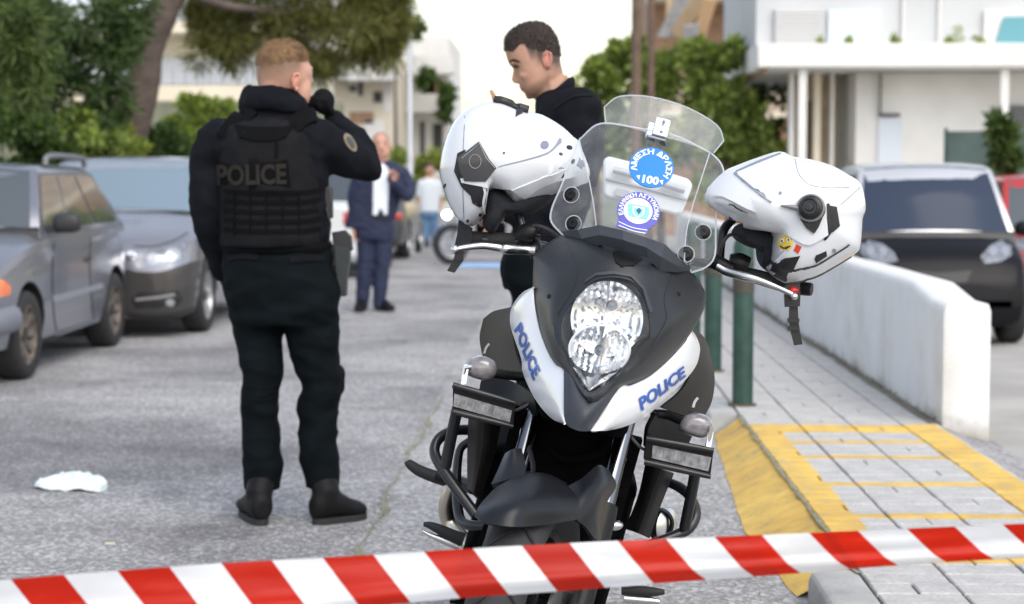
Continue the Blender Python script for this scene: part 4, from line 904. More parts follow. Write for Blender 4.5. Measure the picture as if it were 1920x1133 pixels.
# headlight
hroot_m = M(); hl_o = [(x, y, a - .03) for x, y, a in inn]; cc = (1135, 630)
rs = [[B(cc[0] + (x - cc[0]) * k, cc[1] + (y - cc[1]) * k, a + d) for x, y, a in hl_o] for k, d in ((1.02, .022), (0.98, -.01), (0.93, -.045), (0.6, -.06), (0.02, -.06))]
hroot_m.rings(rs, True, False); hl_ = build('headlight', hroot_m, mat('lamp housing', (0.36, 0.37, 0.39), 0.22, 0.85, var=0.5, scale=25), moto)
refl = mat('lamp reflector', (0.96, 0.97, 0.98), 0.2, 1.0)
def reflector(cx, cy, rx, ry, a, depth, ribs, nm):
    m = M(); n = 64; rs = []
    for i in range(14):
        k = 0.02 + 0.98 * i / 13; ring = []
        for j in range(n):
            q = 2 * PI * j / n; dx = rx * k * math.cos(q); dy = ry * k * math.sin(q)
            rib = abs(((dx / rx * ribs + dy / ry * 0.7) % 1.0) - 0.5) * 2; stp = 0.4 * abs(((dy / ry * 2.2) % 1) - .5)
            ring.append(B(cx + dx, cy + dy, a - depth * (1 - k * k) + .022 * dy / ry - 0.0045 * rib - .003 * stp))
        rs.append(ring)
    m.rings(rs, True, False); m.add(rs[0], [tuple(range(n))]); return build(nm, m, refl, hl_, angle=12)
reflector(1138, 598, 68, 71, -.155, .05, 5.5, 'reflector'); reflector(1124, 656, 56, 45, -.115, .04, 4.5, 'reflector')
for pp_ in ([(1056, 598), (1068, 590), (1070, 625), (1064, 640), (1056, 634)], [(1188, 650), (1206, 626), (1214, 630), (1202, 644), (1186, 668)]):
    m = M(); m.prism([B(x, y, -.135) for x, y in pp_], (0, .01, 0)); build('lamp_shroud', m, satin, hl_)
m = M(); rs = [B(x, y, -.098) for x, y in ell(1124, 656, 57, 46, 40)[18:] + ell(1124, 656, 57, 46, 40)[:6]]; m.tube(rs, .0028, 6); build('chrome_ring', m, mat('bright ring', (0.85, 0.86, 0.88), 0.3, 0.3), hl_)
for cx, cy, a, r_ in ((1147, 573, -.16, .0125), (1124, 657, -.12, .012)):
    c = B(cx, cy, a); ax = (C0 - c).normalized(); m = M(); m.lathe([(r_, -.02), (r_, .012), (r_ * .8, .018), (r_ * .75, .013), (r_ * .35, .013), (r_ * .3, .02), (0, .021)], c, ax, 18); build('bulb_shield', m, mat('bulb cap', (0.12, 0.14, 0.18), 0.3, 0.8), hl_)
# facets at the lamp's pointed foot
m = M(); A, Bq, Cq, D, E = B(1074, 688, -.09), B(1105, 733, -.045), B(1158, 698, -.09), B(1098, 702, -.10), B(1128, 704, -.10)
m.add([A, Bq, D], [(0, 1, 2)]); m.add([D, Bq, E], [(0, 1, 2)]); m.add([E, Bq, Cq], [(0, 1, 2)]); build('reflector', m, refl, hl_, angle=0)
# clear lens
rs = []
for k, d in ((1.0, -.004), (0.97, .006), (0.85, .016), (0.6, .026), (0.3, .032), (0.02, .033)):
    rs.append([B(cc[0] + (x - cc[0]) * k, cc[1] + (y - cc[1]) * k, (a * k + (-.095) * (1 - k)) + d) for x, y, a in inn])
m = M().rings(rs, True, False); m.add(rs[-1], [tuple(range(len(rs[-1])))]); build('lens', m, clear('headlamp lens', (0.98, 0.99, 1), 0.02, 0.03), hl_, angle=180)

# windscreen, trim, deflector
wsm = clear('windscreen plastic', (0.95, 0.965, 0.97), 0.04, 0.085, 0.16); wse = clear('windscreen edge', (0.9, 0.93, 0.95), 0.1, 0.5)
cen = [[(1118, 424, -.26), (1148, 429, -.235), (1192, 440, -.225), (1246, 459, -.235), (1283, 488, -.26)],
       [(1113, 385, -.32), (1150, 385, -.29), (1200, 395, -.28), (1255, 410, -.29), (1287, 434, -.32)],
       [(1105, 340, -.38), (1145, 338, -.35), (1205, 346, -.34), (1262, 362, -.35), (1300, 382, -.38)],
       [(1094, 296, -.44), (1138, 286, -.41), (1208, 297, -.40), (1272, 314, -.41), (1316, 332, -.44)],
       [(1086, 262, -.50), (1126, 232, -.48), (1194, 240, -.465), (1264, 254, -.48), (1331, 286, -.50)]]
lw = [[(1118, 424, -.26), (1088, 432, -.31), (1056, 442, -.36)], [(1113, 385, -.32), (1075, 400, -.36), (1034, 417, -.40)], [(1108, 355, -.36), (1072, 376, -.40), (1034, 394, -.42)], [(1105, 340, -.38), (1076, 356, -.41), (1045, 366, -.435)], [(1100, 320, -.41), (1080, 330, -.43), (1053, 348, -.45)], [(1094, 296, -.44), (1082, 302, -.455), (1068, 306, -.47)], [(1086, 262, -.50), (1085, 263, -.50), (1084, 264, -.50)]]
rw = [[(1283, 488, -.26), (1290, 500, -.30), (1297, 511, -.33)], [(1285, 460, -.29), (1305, 480, -.33), (1324, 501, -.37)], [(1287, 434, -.32), (1314, 455, -.36), (1340, 480, -.40)], [(1293, 408, -.35), (1318, 420, -.39), (1342, 432, -.43)], [(1300, 382, -.38), (1322, 384, -.42), (1344, 386, -.45)], [(1308, 357, -.41), (1331, 352, -.44), (1353, 346, -.47)], [(1316, 332, -.44), (1338, 327, -.465), (1357, 324, -.49)], [(1324, 308, -.47), (1338, 305, -.485), (1350, 304, -.495)], [(1331, 286, -.50), (1332, 286, -.50), (1333, 287, -.50)]]
gc = grid2(cen, 6, 6); gl = grid2(lw, 3, 3); gr_ = grid2(rw, 3, 3)
m = M(); m.grid(gc); m.grid(gl); m.grid(gr_); wbv = m.bvh(); ws = build('windscreen', m, wsm, moto, angle=30)
m = M(); m.tube(gc[-1], .0022, 6); m.tube([r[-1] for r in gl], .0022, 6); m.tube([r[-1] for r in gr_], .0022, 6); m.tube(gl[0], .0022, 6); m.tube(gr_[0], .0022, 6); build('screen_edge', m, wse, ws)
m = M(); m.tube([r[0] for r in gc], .0015, 6); build('screen_fold', m, wse, ws); m = M(); m.tube([r[-1] for r in gc], .0015, 6); build('screen_fold', m, wse, ws)
m = M().slab(grid2([[(1054, 434, -.335), (1083, 431, -.29), (1122, 422, -.235), (1168, 432, -.205), (1210, 445, -.205), (1247, 458, -.225), (1277, 488, -.26), (1294, 497, -.30)],
    [(1058, 442, -.335), (1090, 448, -.28), (1123, 440, -.215), (1169, 450, -.185), (1212, 464, -.185), (1240, 482, -.205), (1272, 500, -.25), (1295, 503, -.30)],
    [(1063, 451, -.335), (1100, 469, -.28), (1126, 459, -.225), (1170, 472, -.20), (1216, 484, -.20), (1237, 509, -.225), (1270, 511, -.265), (1294, 507, -.31)]], 1, 1), 0.012); build('screen_trim', m, trimm, moto, angle=12, bevel=.0025)
for bx, by in ((1072, 366), (1076, 420), (1318, 436), (1286, 477)):
    c = shoot(bx, by, wbv, 0); ax = (C0 - c).normalized(); ax = (ax + V((-.25 if bx < 1200 else .1, 0, .2))).normalized()
    m = M(); m.lathe([(.0, -.012), (.009, -.012), (.011, -.002), (.017, .0), (.017, .003), (.0105, .006), (.0095, .010), (.005, .010), (.0045, .007), (0, .007)], c, ax, 20); build('screen_bolt', m, satin, ws)
    m = M(); rr = [c + ax * .0035 + (ax.orthogonal().normalized() * math.cos(q) + ax.cross(ax.orthogonal().normalized()) * math.sin(q)) * .0185 for q in [2 * PI * i / 20 for i in range(20)]]; m.tube(rr, .0012, 5, loop=True); build('bolt_ring', m, wse, ws)
m = M(); gd = grid2([[(1136, 233, -.505), (1168, 237, -.50), (1222, 251, -.495), (1290, 270, -.50), (1328, 283, -.51), (1338, 287, -.515)], [(1134, 215, -.525), (1165, 208, -.52), (1221, 215, -.515), (1290, 235, -.52), (1339, 260, -.53), (1348, 275, -.53)], [(1133, 201, -.54), (1162, 181, -.54), (1221, 182, -.535), (1289, 202, -.54), (1344, 235, -.545), (1357, 264, -.545)]], 4, 4)
m.grid(gd); df = build('wind_deflector', m, clear('deflector plastic', (0.90, 0.96, 0.97), 0.05, 0.15, 0.14), moto, angle=180)
m = M(); m.tube([r[0] for r in gd][::-1] + gd[-1][1:] if False else [r[0] for r in gd] + gd[-1][1:] + [r[-1] for r in gd][::-1][1:], .0016, 6); build('deflector_edge', m, wse, df)
c = B(1240, 240, -.47); rot = Matrix.Rotation(-LEAN, 3, 'Y').to_3x3(); rot = Matrix.Rotation(LEAN, 3, 'Y') @ Matrix.Rotation(R(-22), 3, 'X')
m = M(); m.box(c, (.036, .012, .046), rot); cl = build('deflector_clip', m, mat('clip silver', (0.62, 0.66, 0.72), 0.35, 0.5), df, bevel=.003)
m = M(); m.box(B(1219, 245, -.475), (.016, .012, .040), rot); build('clip_plate', m, MATS['clip silver'], cl, bevel=.003)
m = M(); m.box(B(1230, 261, -.468), (.046, .016, .008), rot); build('clip_base', m, MATS['bulb cap'], cl, bevel=.002)
for kx, ky in ((1221, 269), (1241, 273)):
    m = M(); m.lathe([(0, .012), (.008, .012), (.0085, 0), (.0075, -.008), (0, -.008)], B(kx, ky, -.455), (0, -1, .25), 14); build('clip_knob', m, satin, cl)
for kx, ky in ((1245, 229), (1240, 248)): m = M(); m.lathe([(.0045, 0), (.0045, .003), (0, .0035)], B(kx, ky, -.462), (0, -1, .3), 12); build('clip_screw', m, MATS['bulb cap'], cl)
# stickers on the windscreen
def ringtext(m, txt, cx, cy, rx, ry, a0, a1, hgt, tilt, bv, off, bold=0.03, flip=False):
    vs, fs, asp = text2d(txt, bold)
    def fn(u, v):
        q = R(a0 + (a1 - a0) * u); k = 1 + hgt * (v - 0.5); x = rx * k * math.sin(q); y = -ry * k * math.cos(q)
        c, s = math.cos(R(tilt)), math.sin(R(tilt)); return (cx + x * c - y * s, cy + x * s + y * c)
    m.add([shoot(*fn(u, v), bv, off) for u, v in vs], fs)
stb = mat('sticker blue', (0.02, 0.19, 0.62), 0.35); stw = mat('sticker white', (0.8, 0.83, 0.86), 0.4); stn = mat('sticker violet blue', (0.10, 0.10, 0.42), 0.35); stc = mat('sticker cyan', (0.20, 0.58, 0.74), 0.4)
m = M(); decal_poly(m, ell(1221, 315, 42, 37, 40, 12), wbv, .0016, 4); s1 = build('round_sticker', m, stb, ws)
m = M(); ringtext(m, 'ΑΜΕΣΗ ΔΡΑΣΗ', 1221, 315, 33, 29, -118, 118, .36, 12, wbv, .0026); build('lettering', m, stw, s1, angle=0)
m = M(); decal_text(m, '100', quadmap((1206, 329), (1236, 334), (1233, 349), (1203, 344)), wbv, .0026, bold=.04); build('lettering', m, stw, s1, angle=0)
for ax_, ay_ in ((1197, 334), (1240, 343)): m = M(); decal_poly(m, [(ax_ - 4, ay_ - 3), (ax_ + 3, ay_ - 4), (ax_ + 1, ay_ + 5)], wbv, .0026); build('arrow_mark', m, stw, s1)
m = M(); decal_poly(m, [(1158, 413), (1172, 420), (1215, 427), (1219, 421), (1212, 440), (1185, 434), (1156, 426)], wbv, .0014, 3, c=(1188, 426)); s2 = build('police_crest_sticker', m, stn, ws)
m = M(); decal_poly(m, ell(1197, 397, 40, 36, 40, 12), wbv, .0018, 4); build('crest_ring', m, stn, s2)
m = M(); decal_poly(m, ell(1196, 397, 27, 24, 32, 12), wbv, .0024, 4); build('crest_field', m, stw, s2)
m = M(); decal_poly(m, [(1178, 383), (1196, 386), (1216, 390), (1217, 404), (1212, 414), (1195, 412), (1178, 406), (1176, 394)], wbv, .0030, 4); build('crest_emblem', m, stc, s2)
m = M(); decal_poly(m, [(1186, 388), (1208, 392), (1207, 404), (1195, 412), (1186, 401)], wbv, .0036, 3); build('crest_shield', m, stw, s2)
m = M(); decal_poly(m, [(1189, 391), (1205, 394), (1204, 403), (1195, 409), (1188, 400)], wbv, .0042, 3); build('crest_shield', m, stc, s2)
m = M(); decal_poly(m, [(1192, 397), (1198, 392), (1202, 398), (1197, 405)], wbv, .0048, 2); build('crest_figure', m, mat('crest dark', (0.03, 0.10, 0.16), 0.5), s2)
m = M(); ringtext(m, 'ΕΛΛΗΝΙΚΗ ΑΣΤΥΝΟΜΙΑ', 1197, 397, 33.5, 30, -118, 112, .27, 12, wbv, .0028, bold=.02); build('lettering', m, stw, s2, angle=0)
m = M(); decal_strip(m, [(1160, 417), (1185, 428), (1213, 433)], 1.2, wbv, .0026); build('ribbon_line', m, stw, s2)
m = M(); decal_strip(m, [(1160, 424), (1186, 434), (1210, 439)], 1.2, wbv, .0026); build('ribbon_line', m, stw, s2)

# handlebar, grips, levers
def ptube(pts, r, n=10, k=4, mi=0):
    """traced tube: (px, py, a, radius in pixels)"""
    pp = crom([p if len(p) > 3 else (*p, r) for p in pts], k); m = M(); m.tube([B(*p[:3]) for p in pp], [max(.3, p[3]) * (YB - p[2]) / F for p in pp], n); return m
hb = build('handlebar', ptube([(905, 450, -.60, 9), (1000, 458, -.60, 9), (1060, 470, -.62, 9), (1200, 482, -.62, 9), (1330, 495, -.56, 9), (1400, 518, -.53, 9), (1500, 542, -.50, 8)], 9), tubem, moto)
build('grip', ptube([(868, 447, -.61, 11), (880, 447, -.61, 14), (905, 448, -.61, 13), (930, 449, -.60, 13), (960, 451, -.60, 14), (966, 452, -.60, 15)], 13, 14), rubber, hb)
build('bar_end', ptube([(862, 447, -.615, 12), (873, 447, -.612, 12)], 12), polish, hb)
build('brake_lever', ptube([(1004, 470, -.52, 10), (985, 469, -.52, 9), (950, 467, -.50, 10), (938, 465, -.50, 8), (905, 461, -.49, 7), (875, 464, -.485, 6), (858, 467, -.48, 5)], 8), polish, hb)
m = M(); m.ball(B(853, 468, -.48), .0105); build('lever_ball', m, polish, hb)
build('brake_reservoir', ptube([(972, 446, -.54, 14), (985, 440, -.54, 20), (1000, 438, -.54, 20), (1006, 440, -.54, 16)], 18, 12), satin, hb)
build('lever_perch', ptube([(1004, 458, -.55, 12), (1004, 470, -.53, 13), (1002, 486, -.53, 8)], 12), satin, hb)
build('switch_housing', ptube([(970, 452, -.58, 14), (990, 454, -.58, 18), (1012, 456, -.58, 16)], 16), satin, hb)
build('brake_hose', ptube([(985, 428, -.54, 4), (1010, 424, -.52, 4), (1040, 438, -.50, 4), (1064, 462, -.45, 4)], 4, 8), blackp, hb)
build('brake_hose', ptube([(1000, 436, -.54, 3.5), (1030, 436, -.52, 3.5), (1056, 455, -.48, 3.5)], 4, 8), blackp, hb)
build('mirror_stem', ptube([(985, 450, -.56, 7), (975, 410, -.58, 7), (960, 370, -.60, 7), (935, 345, -.62, 7)], 7), tubem, hb)
build('grip', ptube([(1395, 512, -.53, 12), (1430, 522, -.52, 14), (1465, 533, -.51, 14), (1496, 541, -.50, 14)], 13, 14), rubber, hb)
build('bar_end', ptube([(1496, 541, -.50, 12), (1512, 542, -.495, 13), (1522, 543, -.49, 12)], 12), satin, hb)
build('clutch_lever', ptube([(1345, 500, -.46, 9), (1365, 510, -.45, 9), (1400, 519, -.43, 9), (1425, 526, -.42, 7), (1460, 540, -.41, 6), (1486, 552, -.40, 5)], 8), polish, hb)
m = M(); m.ball(B(1489, 556, -.40), .009); build('lever_ball', m, polish, hb)
m = M(); m.ball(B(1487, 545, -.42), (.013, .012, .010)); build('lever_adjuster', m, mat('red anodised', (0.5, 0.02, 0.015), 0.35, 0.4), hb)
build('lever_perch', ptube([(1335, 488, -.49, 14), (1352, 497, -.48, 15), (1372, 505, -.48, 12)], 14), satin, hb)
build('switch_housing', ptube([(1368, 492, -.52, 16), (1385, 494, -.52, 20), (1402, 500, -.52, 18)], 18), satin, hb)
build('mirror_stem', ptube([(1350, 495, -.53, 8), (1352, 460, -.55, 8), (1358, 430, -.56, 9), (1375, 412, -.58, 8), (1400, 400, -.60, 8)], 8), tubem, hb)
build('clutch_cable', ptube([(1348, 484, -.48, 3.5), (1356, 455, -.47, 3.5), (1372, 440, -.48, 3.5), (1400, 452, -.5, 3.5)], 4, 8), blackp, hb)
build('triple_clamp', ptube([(1110, 476, -.60, 16), (1200, 484, -.60, 18), (1290, 496, -.60, 16)], 16), satin, hb)

# tank, tank shrouds, seat, tail and top case in frame coordinates
def lring(a, s0, w_, u0, h, n=20, e=0.8):
    sp = lambda x: math.copysign(abs(x) ** e, x)
    return [Lc(a, s0 + w_ * sp(math.cos(2 * PI * j / n)), u0 + h * sp(math.sin(2 * PI * j / n))) for j in range(n)]
m = M().rings([lring(-.52, 0, .05, .86, .06), lring(-.56, 0, .13, .90, .12), lring(-.68, 0, .165, .92, .15), lring(-.85, 0, .15, .90, .14), lring(-1.0, 0, .11, .86, .10), lring(-1.06, 0, .07, .83, .05)]); build('fuel_tank', m, fair, moto)
m = M().rings([lring(-.98, 0, .08, .80, .04), lring(-1.1, 0, .13, .80, .045), lring(-1.35, 0, .15, .83, .05), lring(-1.6, 0, .13, .88, .05), lring(-1.75, 0, .09, .90, .035)]); build('seat', m, mat('seat vinyl', (0.018, 0.018, 0.019), 0.6, bump=0.1, bscale=200), moto)
m = M().rings([lring(-1.15, 0, .11, .74, .05), lring(-1.5, 0, .10, .80, .05), lring(-1.85, 0, .06, .86, .03)]); build('tail', m, fair, moto)
for sgn, pts, mk in ((-1, [[(958, 576, -.50), (925, 584, -.58), (906, 598, -.64)], [(960, 620, -.46), (925, 625, -.56), (899, 634, -.66)], [(968, 665, -.42), (930, 668, -.52), (906, 672, -.62)], [(985, 706, -.36), (942, 712, -.46), (918, 712, -.56)]], (912, 655)),
                     (1, [[(1296, 610, -.44), (1318, 630, -.54), (1330, 652, -.60)], [(1300, 680, -.42), (1325, 690, -.53), (1340, 706, -.62)], [(1280, 730, -.40), (1312, 742, -.50), (1335, 752, -.60)], [(1240, 765, -.34), (1286, 780, -.44), (1318, 786, -.54)]], (1302, 756))):
    m = M().slab(grid2(pts, 5, 5), .006); shd = build('tank_shroud', m, brownb, moto, angle=50); bv = m.bvh()
    mm_ = M(); x, y = mk; decal_strip(mm_, [(x - 3, y + 8), (x, y - 2), (x + 6, y - 10)], 4, bv, .0015); build('badge', mm_, mat('badge grey', (0.5, 0.5, 0.48), 0.4), shd)
m = M().rings([[B(x, y, -1.62 - .22 * k) for x, y in [(1131, 300), (1140, 293), (1215, 312), (1292, 336), (1299, 348), (1279, 400), (1268, 404), (1200, 386), (1140, 372), (1131, 364)]] for k in (0, 1)]); tc = build('top_case', m, white, moto, bevel=.012)
gyt = mat('case trim grey', (0.42, 0.43, 0.45), 0.5)
for q in ([(1150, 318), (1170, 323), (1190, 329)], [(1240, 343), (1262, 350), (1284, 357)]): m = M(); m.tube([B(x, y, -1.60) for x, y in q], .010, 8); build('case_latch', m, gyt, tc)
m = M(); m.tube([B(1136, 334, -1.612), B(1210, 352, -1.612), B(1288, 374, -1.612)], .005, 6); build('case_seam', m, gyt, tc)
m = M(); m.prism([B(1155, 352, -1.61), B(1180, 358, -1.61), B(1178, 372, -1.61), B(1153, 366, -1.61)], (0, -.006, 0)); build('case_lock', m, gyt, tc)
m = M(); m.box(Lc(-1.62, .0, 1.02), (.22, .3, .02), Matrix.Rotation(LEAN, 3, 'Y')); m.tube([Lc(-1.5, .08, .88), Lc(-1.6, .08, 1.01)], .012, 6); m.tube([Lc(-1.5, -.08, .88), Lc(-1.6, -.08, 1.01)], .012, 6); build('luggage_rack', m, tubem, moto, kind=None)

# radiator, engine, side covers
m = M(); m.box(Lc(-.36, 0, .60), (.30, .05, .34), Matrix.Rotation(LEAN, 3, 'Y')); rad = build('radiator', m, darkin, moto)
for i in range(12):
    m = M(); m.box(Lc(-.333, 0, .45 + i * .026), (.28, .004, .006), Matrix.Rotation(LEAN, 3, 'Y')); build('radiator_fin', m, darkin, rad)
m = M(); m.box(Lc(-.68, 0, .46), (.36, .5, .40), Matrix.Rotation(LEAN, 3, 'Y')); m.box(Lc(-.62, 0, .74), (.24, .4, .24), Matrix.Rotation(LEAN, 3, 'Y')); m = fuse(m, .02, 3); build('engine', m, darkin, moto)
m = M(); m.box(Lc(-.28, 0, .86), (.20, .24, .16), Matrix.Rotation(LEAN, 3, 'Y')); build('headstock_cover', m, darkin, moto, bevel=.02)
for pts in ([[(878, 782, -.40), (908, 790, -.34), (940, 796, -.38)], [(876, 850, -.41), (902, 856, -.36), (925, 862, -.40)], [(876, 916, -.42), (888, 926, -.38), (900, 938, -.41)]],
            [[(1210, 868, -.38), (1238, 880, -.33), (1264, 888, -.40)], [(1196, 930, -.40), (1218, 940, -.35), (1240, 946, -.41)], [(1172, 992, -.42), (1196, 1000, -.37), (1218, 1010, -.42)]]):
    m = M().slab(grid2(pts, 4, 4), .01); build('radiator_cowl', m, brownb, moto)
for pts in ([[(905, 700, -.46), (960, 715, -.40), (1000, 740, -.30)], [(900, 740, -.44), (955, 752, -.38), (1005, 770, -.28)], [(930, 785, -.42), (965, 790, -.36), (990, 795, -.32)]],
            [[(1230, 775, -.34), (1270, 770, -.42), (1310, 775, -.48)], [(1215, 805, -.33), (1255, 815, -.40), (1295, 825, -.46)], [(1210, 840, -.36), (1240, 848, -.40), (1275, 855, -.45)]]):
    m = M().slab(grid2(pts, 4, 4), .01); build('inner_cowl', m, satin, moto)
# forks, front wheel and mudguard, turned on the steering axis
SP = Lc(-.10, 0, .33); SQ = Lc(-.42, 0, 1.0); SAX = (SQ - SP).normalized()
RS = Matrix.Translation(SP) @ Matrix.Rotation(-STEER, 4, SAX) @ Matrix.Translation(-SP)
def S(p): return RS @ p
if (S(Lc(.3, 0, .33)) - Lc(.3, 0, .33)).x > 0: RS = Matrix.Translation(SP) @ Matrix.Rotation(STEER, 4, SAX) @ Matrix.Translation(-SP)
fx = RS.to_3x3()
wc = S(Lc(0, 0, .335)); wax = fx @ BS
for sgn in (-1, 1):
    top = S(Lc(-.40, sgn * .105, .96)); mid = S(Lc(-.20, sgn * .105, .60)); low = S(Lc(-.02, sgn * .105, .30))
    m = M(); m.tube([top, mid], .0215, 14); fk = build('fork_tube', m, mat('dark chrome', (0.16, 0.17, 0.19), 0.14, 1.0), moto)
    m = M(); m.tube([mid + (mid - top).normalized() * -.02, mid, low], [.030, .031, .029], 14); m.lathe([(0, -.03), (.028, -.03), (.028, .03), (0, .03)], low, wax, 12); build('fork_slider', m, satin, fk)
    m = M(); m.lathe([(.055, -.0025), (.155, -.0025), (.155, .0025), (.055, .0025)], wc + wax * sgn * .075, wax, 40); m.rings([m.v[-40:], m.v[:40]], True, False); build('brake_disc', m, polish, fk)
    m = M(); m.box(wc + wax * sgn * .085 + fx @ (BF * -.12 + BU * .06), (.05, .09, .11), fx @ Matrix.Rotation(LEAN, 3, 'Y')); build('brake_caliper', m, satin, fk, bevel=.01)
def bikewheel(c, ax, R_, wd, nm, fwd):
    c = V(c); ax = V(ax); h = wd / 2
    prof = [(R_ - .095, -h * .55), (R_ - .06, -h * .95), (R_ - .03, -h), (R_ - .012, -h * .78), (R_ - .002, -h * .35), (R_, 0), (R_ - .002, h * .35), (R_ - .012, h * .78), (R_ - .03, h), (R_ - .06, h * .95), (R_ - .095, h * .55)]
    m = M().lathe(prof, c, ax, 64); w_ = build(nm, m, mat('motorcycle tyre', (0.022, 0.022, 0.024), 0.75, var=0.2, scale=30, bump=0.1, bscale=150), moto, angle=60)
    u = ax.orthogonal().normalized(); v = ax.cross(u); gm = M()
    for i in range(30):
        q = 2 * PI * i / 30
        for s_ in (-1, 1):
            pts = []
            for k in range(6):
                f = k / 5; lat = s_ * h * (0.06 + .82 * f); rad = R_ + .0012 - .0125 * f ** 2.2; ang = q + s_ * .05 + .16 * f
                pts.append(c + ax * lat + (u * math.cos(ang) + v * math.sin(ang)) * rad)
            gm.tube(pts, [.0028, .0035, .0038, .0035, .003, .0015], 4)
    build('tread_groove', gm, seam, w_, kind='stuff')
    m = M().lathe([(R_ - .095, -h * .6), (R_ - .11, -h * .5), (R_ - .115, 0), (R_ - .11, h * .5), (R_ - .095, h * .6)], c, ax, 48); build('rim', m, satin, w_)
    m = M()
    for i in range(10):
        q = 2 * PI * i / 10; d = u * math.cos(q) + v * math.sin(q); m.tube([c + d * .04, c + d * (R_ - .11)], [.018, .013], 6)
    m.lathe([(0, -.06), (.05, -.06), (.05, .06), (0, .06)], c, ax, 20); build('wheel_spokes', m, satin, w_, kind='stuff')
bikewheel(wc, wax, .335, .115, 'front_wheel', BF); bikewheel(Lc(-1.56, 0, .325), BS, .325, .15, 'rear_wheel', BF)
fend = mat('mudguard plastic', (0.010, 0.011, 0.014), 0.33, var=0.15, scale=16, bump=0.05, bscale=200, spec=0.28)
m = M().slab(grid2([[(890, 965, .20), (908, 980, .23), (962, 988, .24), (1018, 985, .18), (1080, 975, .12)], [(899, 948, .16), (928, 948, .20), (972, 946, .21), (1028, 946, .16), (1086, 946, .10)], [(914, 930, .08), (946, 918, .11), (988, 912, .12), (1036, 915, .09), (1078, 926, .06)], [(934, 911, .0), (962, 897, .015), (1004, 889, .03), (1036, 895, .02), (1066, 912, .01)], [(960, 900, -.12), (985, 890, -.12), (1010, 886, -.12), (1036, 892, -.12), (1062, 905, -.12)]], 5, 5), .005); mg = build('front_mudguard', m, fend, moto, angle=60)
m = M().slab(grid2([[(921, 908, -.01), (944, 902, .0), (985, 890, .0)], [(934, 880, -.05), (956, 874, -.03), (985, 868, -.04)], [(947, 850, -.08), (962, 842, -.06), (978, 841, -.08)]], 4, 4), .012); build('mudguard_stay', m, fend, mg)
m = M().slab(grid2([[(1060, 914, .01), (1092, 896, .0), (1122, 872, -.05), (1142, 882, -.09)], [(1074, 938, .07), (1102, 922, .05), (1132, 905, .0), (1156, 910, -.07)], [(1080, 972, .10), (1104, 960, .07), (1124, 948, .03), (1139, 941, -.05)], [(1098, 988, .08), (1110, 986, .06), (1122, 980, .03), (1132, 975, -.04)], [(1114, 1010, .06), (1119, 1012, .05), (1124, 1013, .03), (1127, 1013, -.02)]], 4, 4), .008); build('mudguard_stay', m, fend, mg)

# indicators, running lights, crash bars
for (cx, cy, tip, stalk) in ((901, 690, -1, [(925, 700, -.34, 9), (965, 705, -.36, 9), (1000, 705, -.36, 8)]), (1304, 797, 1, [(1280, 790, -.34, 9), (1250, 778, -.36, 9), (1220, 775, -.36, 8)])):
    it = M(); it.inflate(crom([(cx - 32 * 1, cy + 4), (cx - 22, cy - 16), (cx, cy - 23), (cx + 20, cy - 18), (cx + 30, cy - 8), (cx + 31, cy + 10), (cx + 16, cy + 24), (cx - 6, cy + 21), (cx - 24, cy + 14)], 3, True), (cx, cy), YB + .34, .03, 8, .55)
    io = build('indicator', it, mat('smoked lens', (0.19, 0.18, 0.19), 0.15, var=0.3, scale=60, coat=1.0), moto)
    m = M(); m.ball(B(cx - tip * 3, cy, -.318), (.020, .006, .014)); build('indicator_bulb', m, mat('amber grey', (0.45, 0.36, 0.33), 0.3), io)
    build('indicator_stalk', ptube(stalk, 9), satin, io)
ledm = mat('led lens', (0.24, 0.24, 0.25), 0.2, var=0.55, scale=55, coat=0.8)
for (c4, br, pin) in ((((852, 738), (960, 770), (956, 792), (850, 762)), ((849, 722), (966, 756), (962, 800), (849, 772)), [(868, 712), (872, 690), (884, 688)]), (((1224, 835), (1334, 858), (1328, 884), (1222, 859)), ((1212, 822), (1338, 845), (1332, 894), (1208, 866)), [(1326, 838), (1332, 815), (1334, 800)])):
    a = -.30
    m = M(); m.prism([B(x, y, a) for x, y in br], (0, .045, 0)); lb = build('running_light', m, satin, moto, bevel=.004)
    m = M(); m.prism([B(x, y, a + .004) for x, y in c4], (0, .01, 0)); ln = build('led_lens', m, ledm, lb, bevel=.002)
    for q in range(7):
        u = (q + .7) / 8; x, y = lerp(lerp(c4[0], c4[1], u), lerp(c4[3], c4[2], u), .5); m = M(); m.box(B(x, y, a + .004), (.0035, .003, .016), Matrix.Rotation(LEAN, 3, 'Y')); build('led', m, mat('led grey', (0.30, 0.30, 0.31), 0.3, 0.3), ln)
    tl, tr, br_, bl = br
    for p, q in ((tl, tr), (bl, br_)):
        m = M(); m.tube([B(*p, a + .012), B(*lerp(p, q, .5), a + .016), B(*q, a + .010)], [.007, .0075, .006], 10); build('light_bracket', m, tubem, lb)
    m = M(); m.tube([B(x, y, a - .01) for x, y in pin], .0055, 8); build('bracket_bolt', m, polish, lb)
    m = M(); px = pin[0]; m.prism([B(px[0] - 4, px[1] + 10, a), B(px[0] + 6, px[1] + 8, a), B(px[0] + 12, px[1] - 28, a - .01), B(px[0] + 2, px[1] - 28, a - .01)], (0, .006, 0)); build('bracket_plate', m, polish, lb)
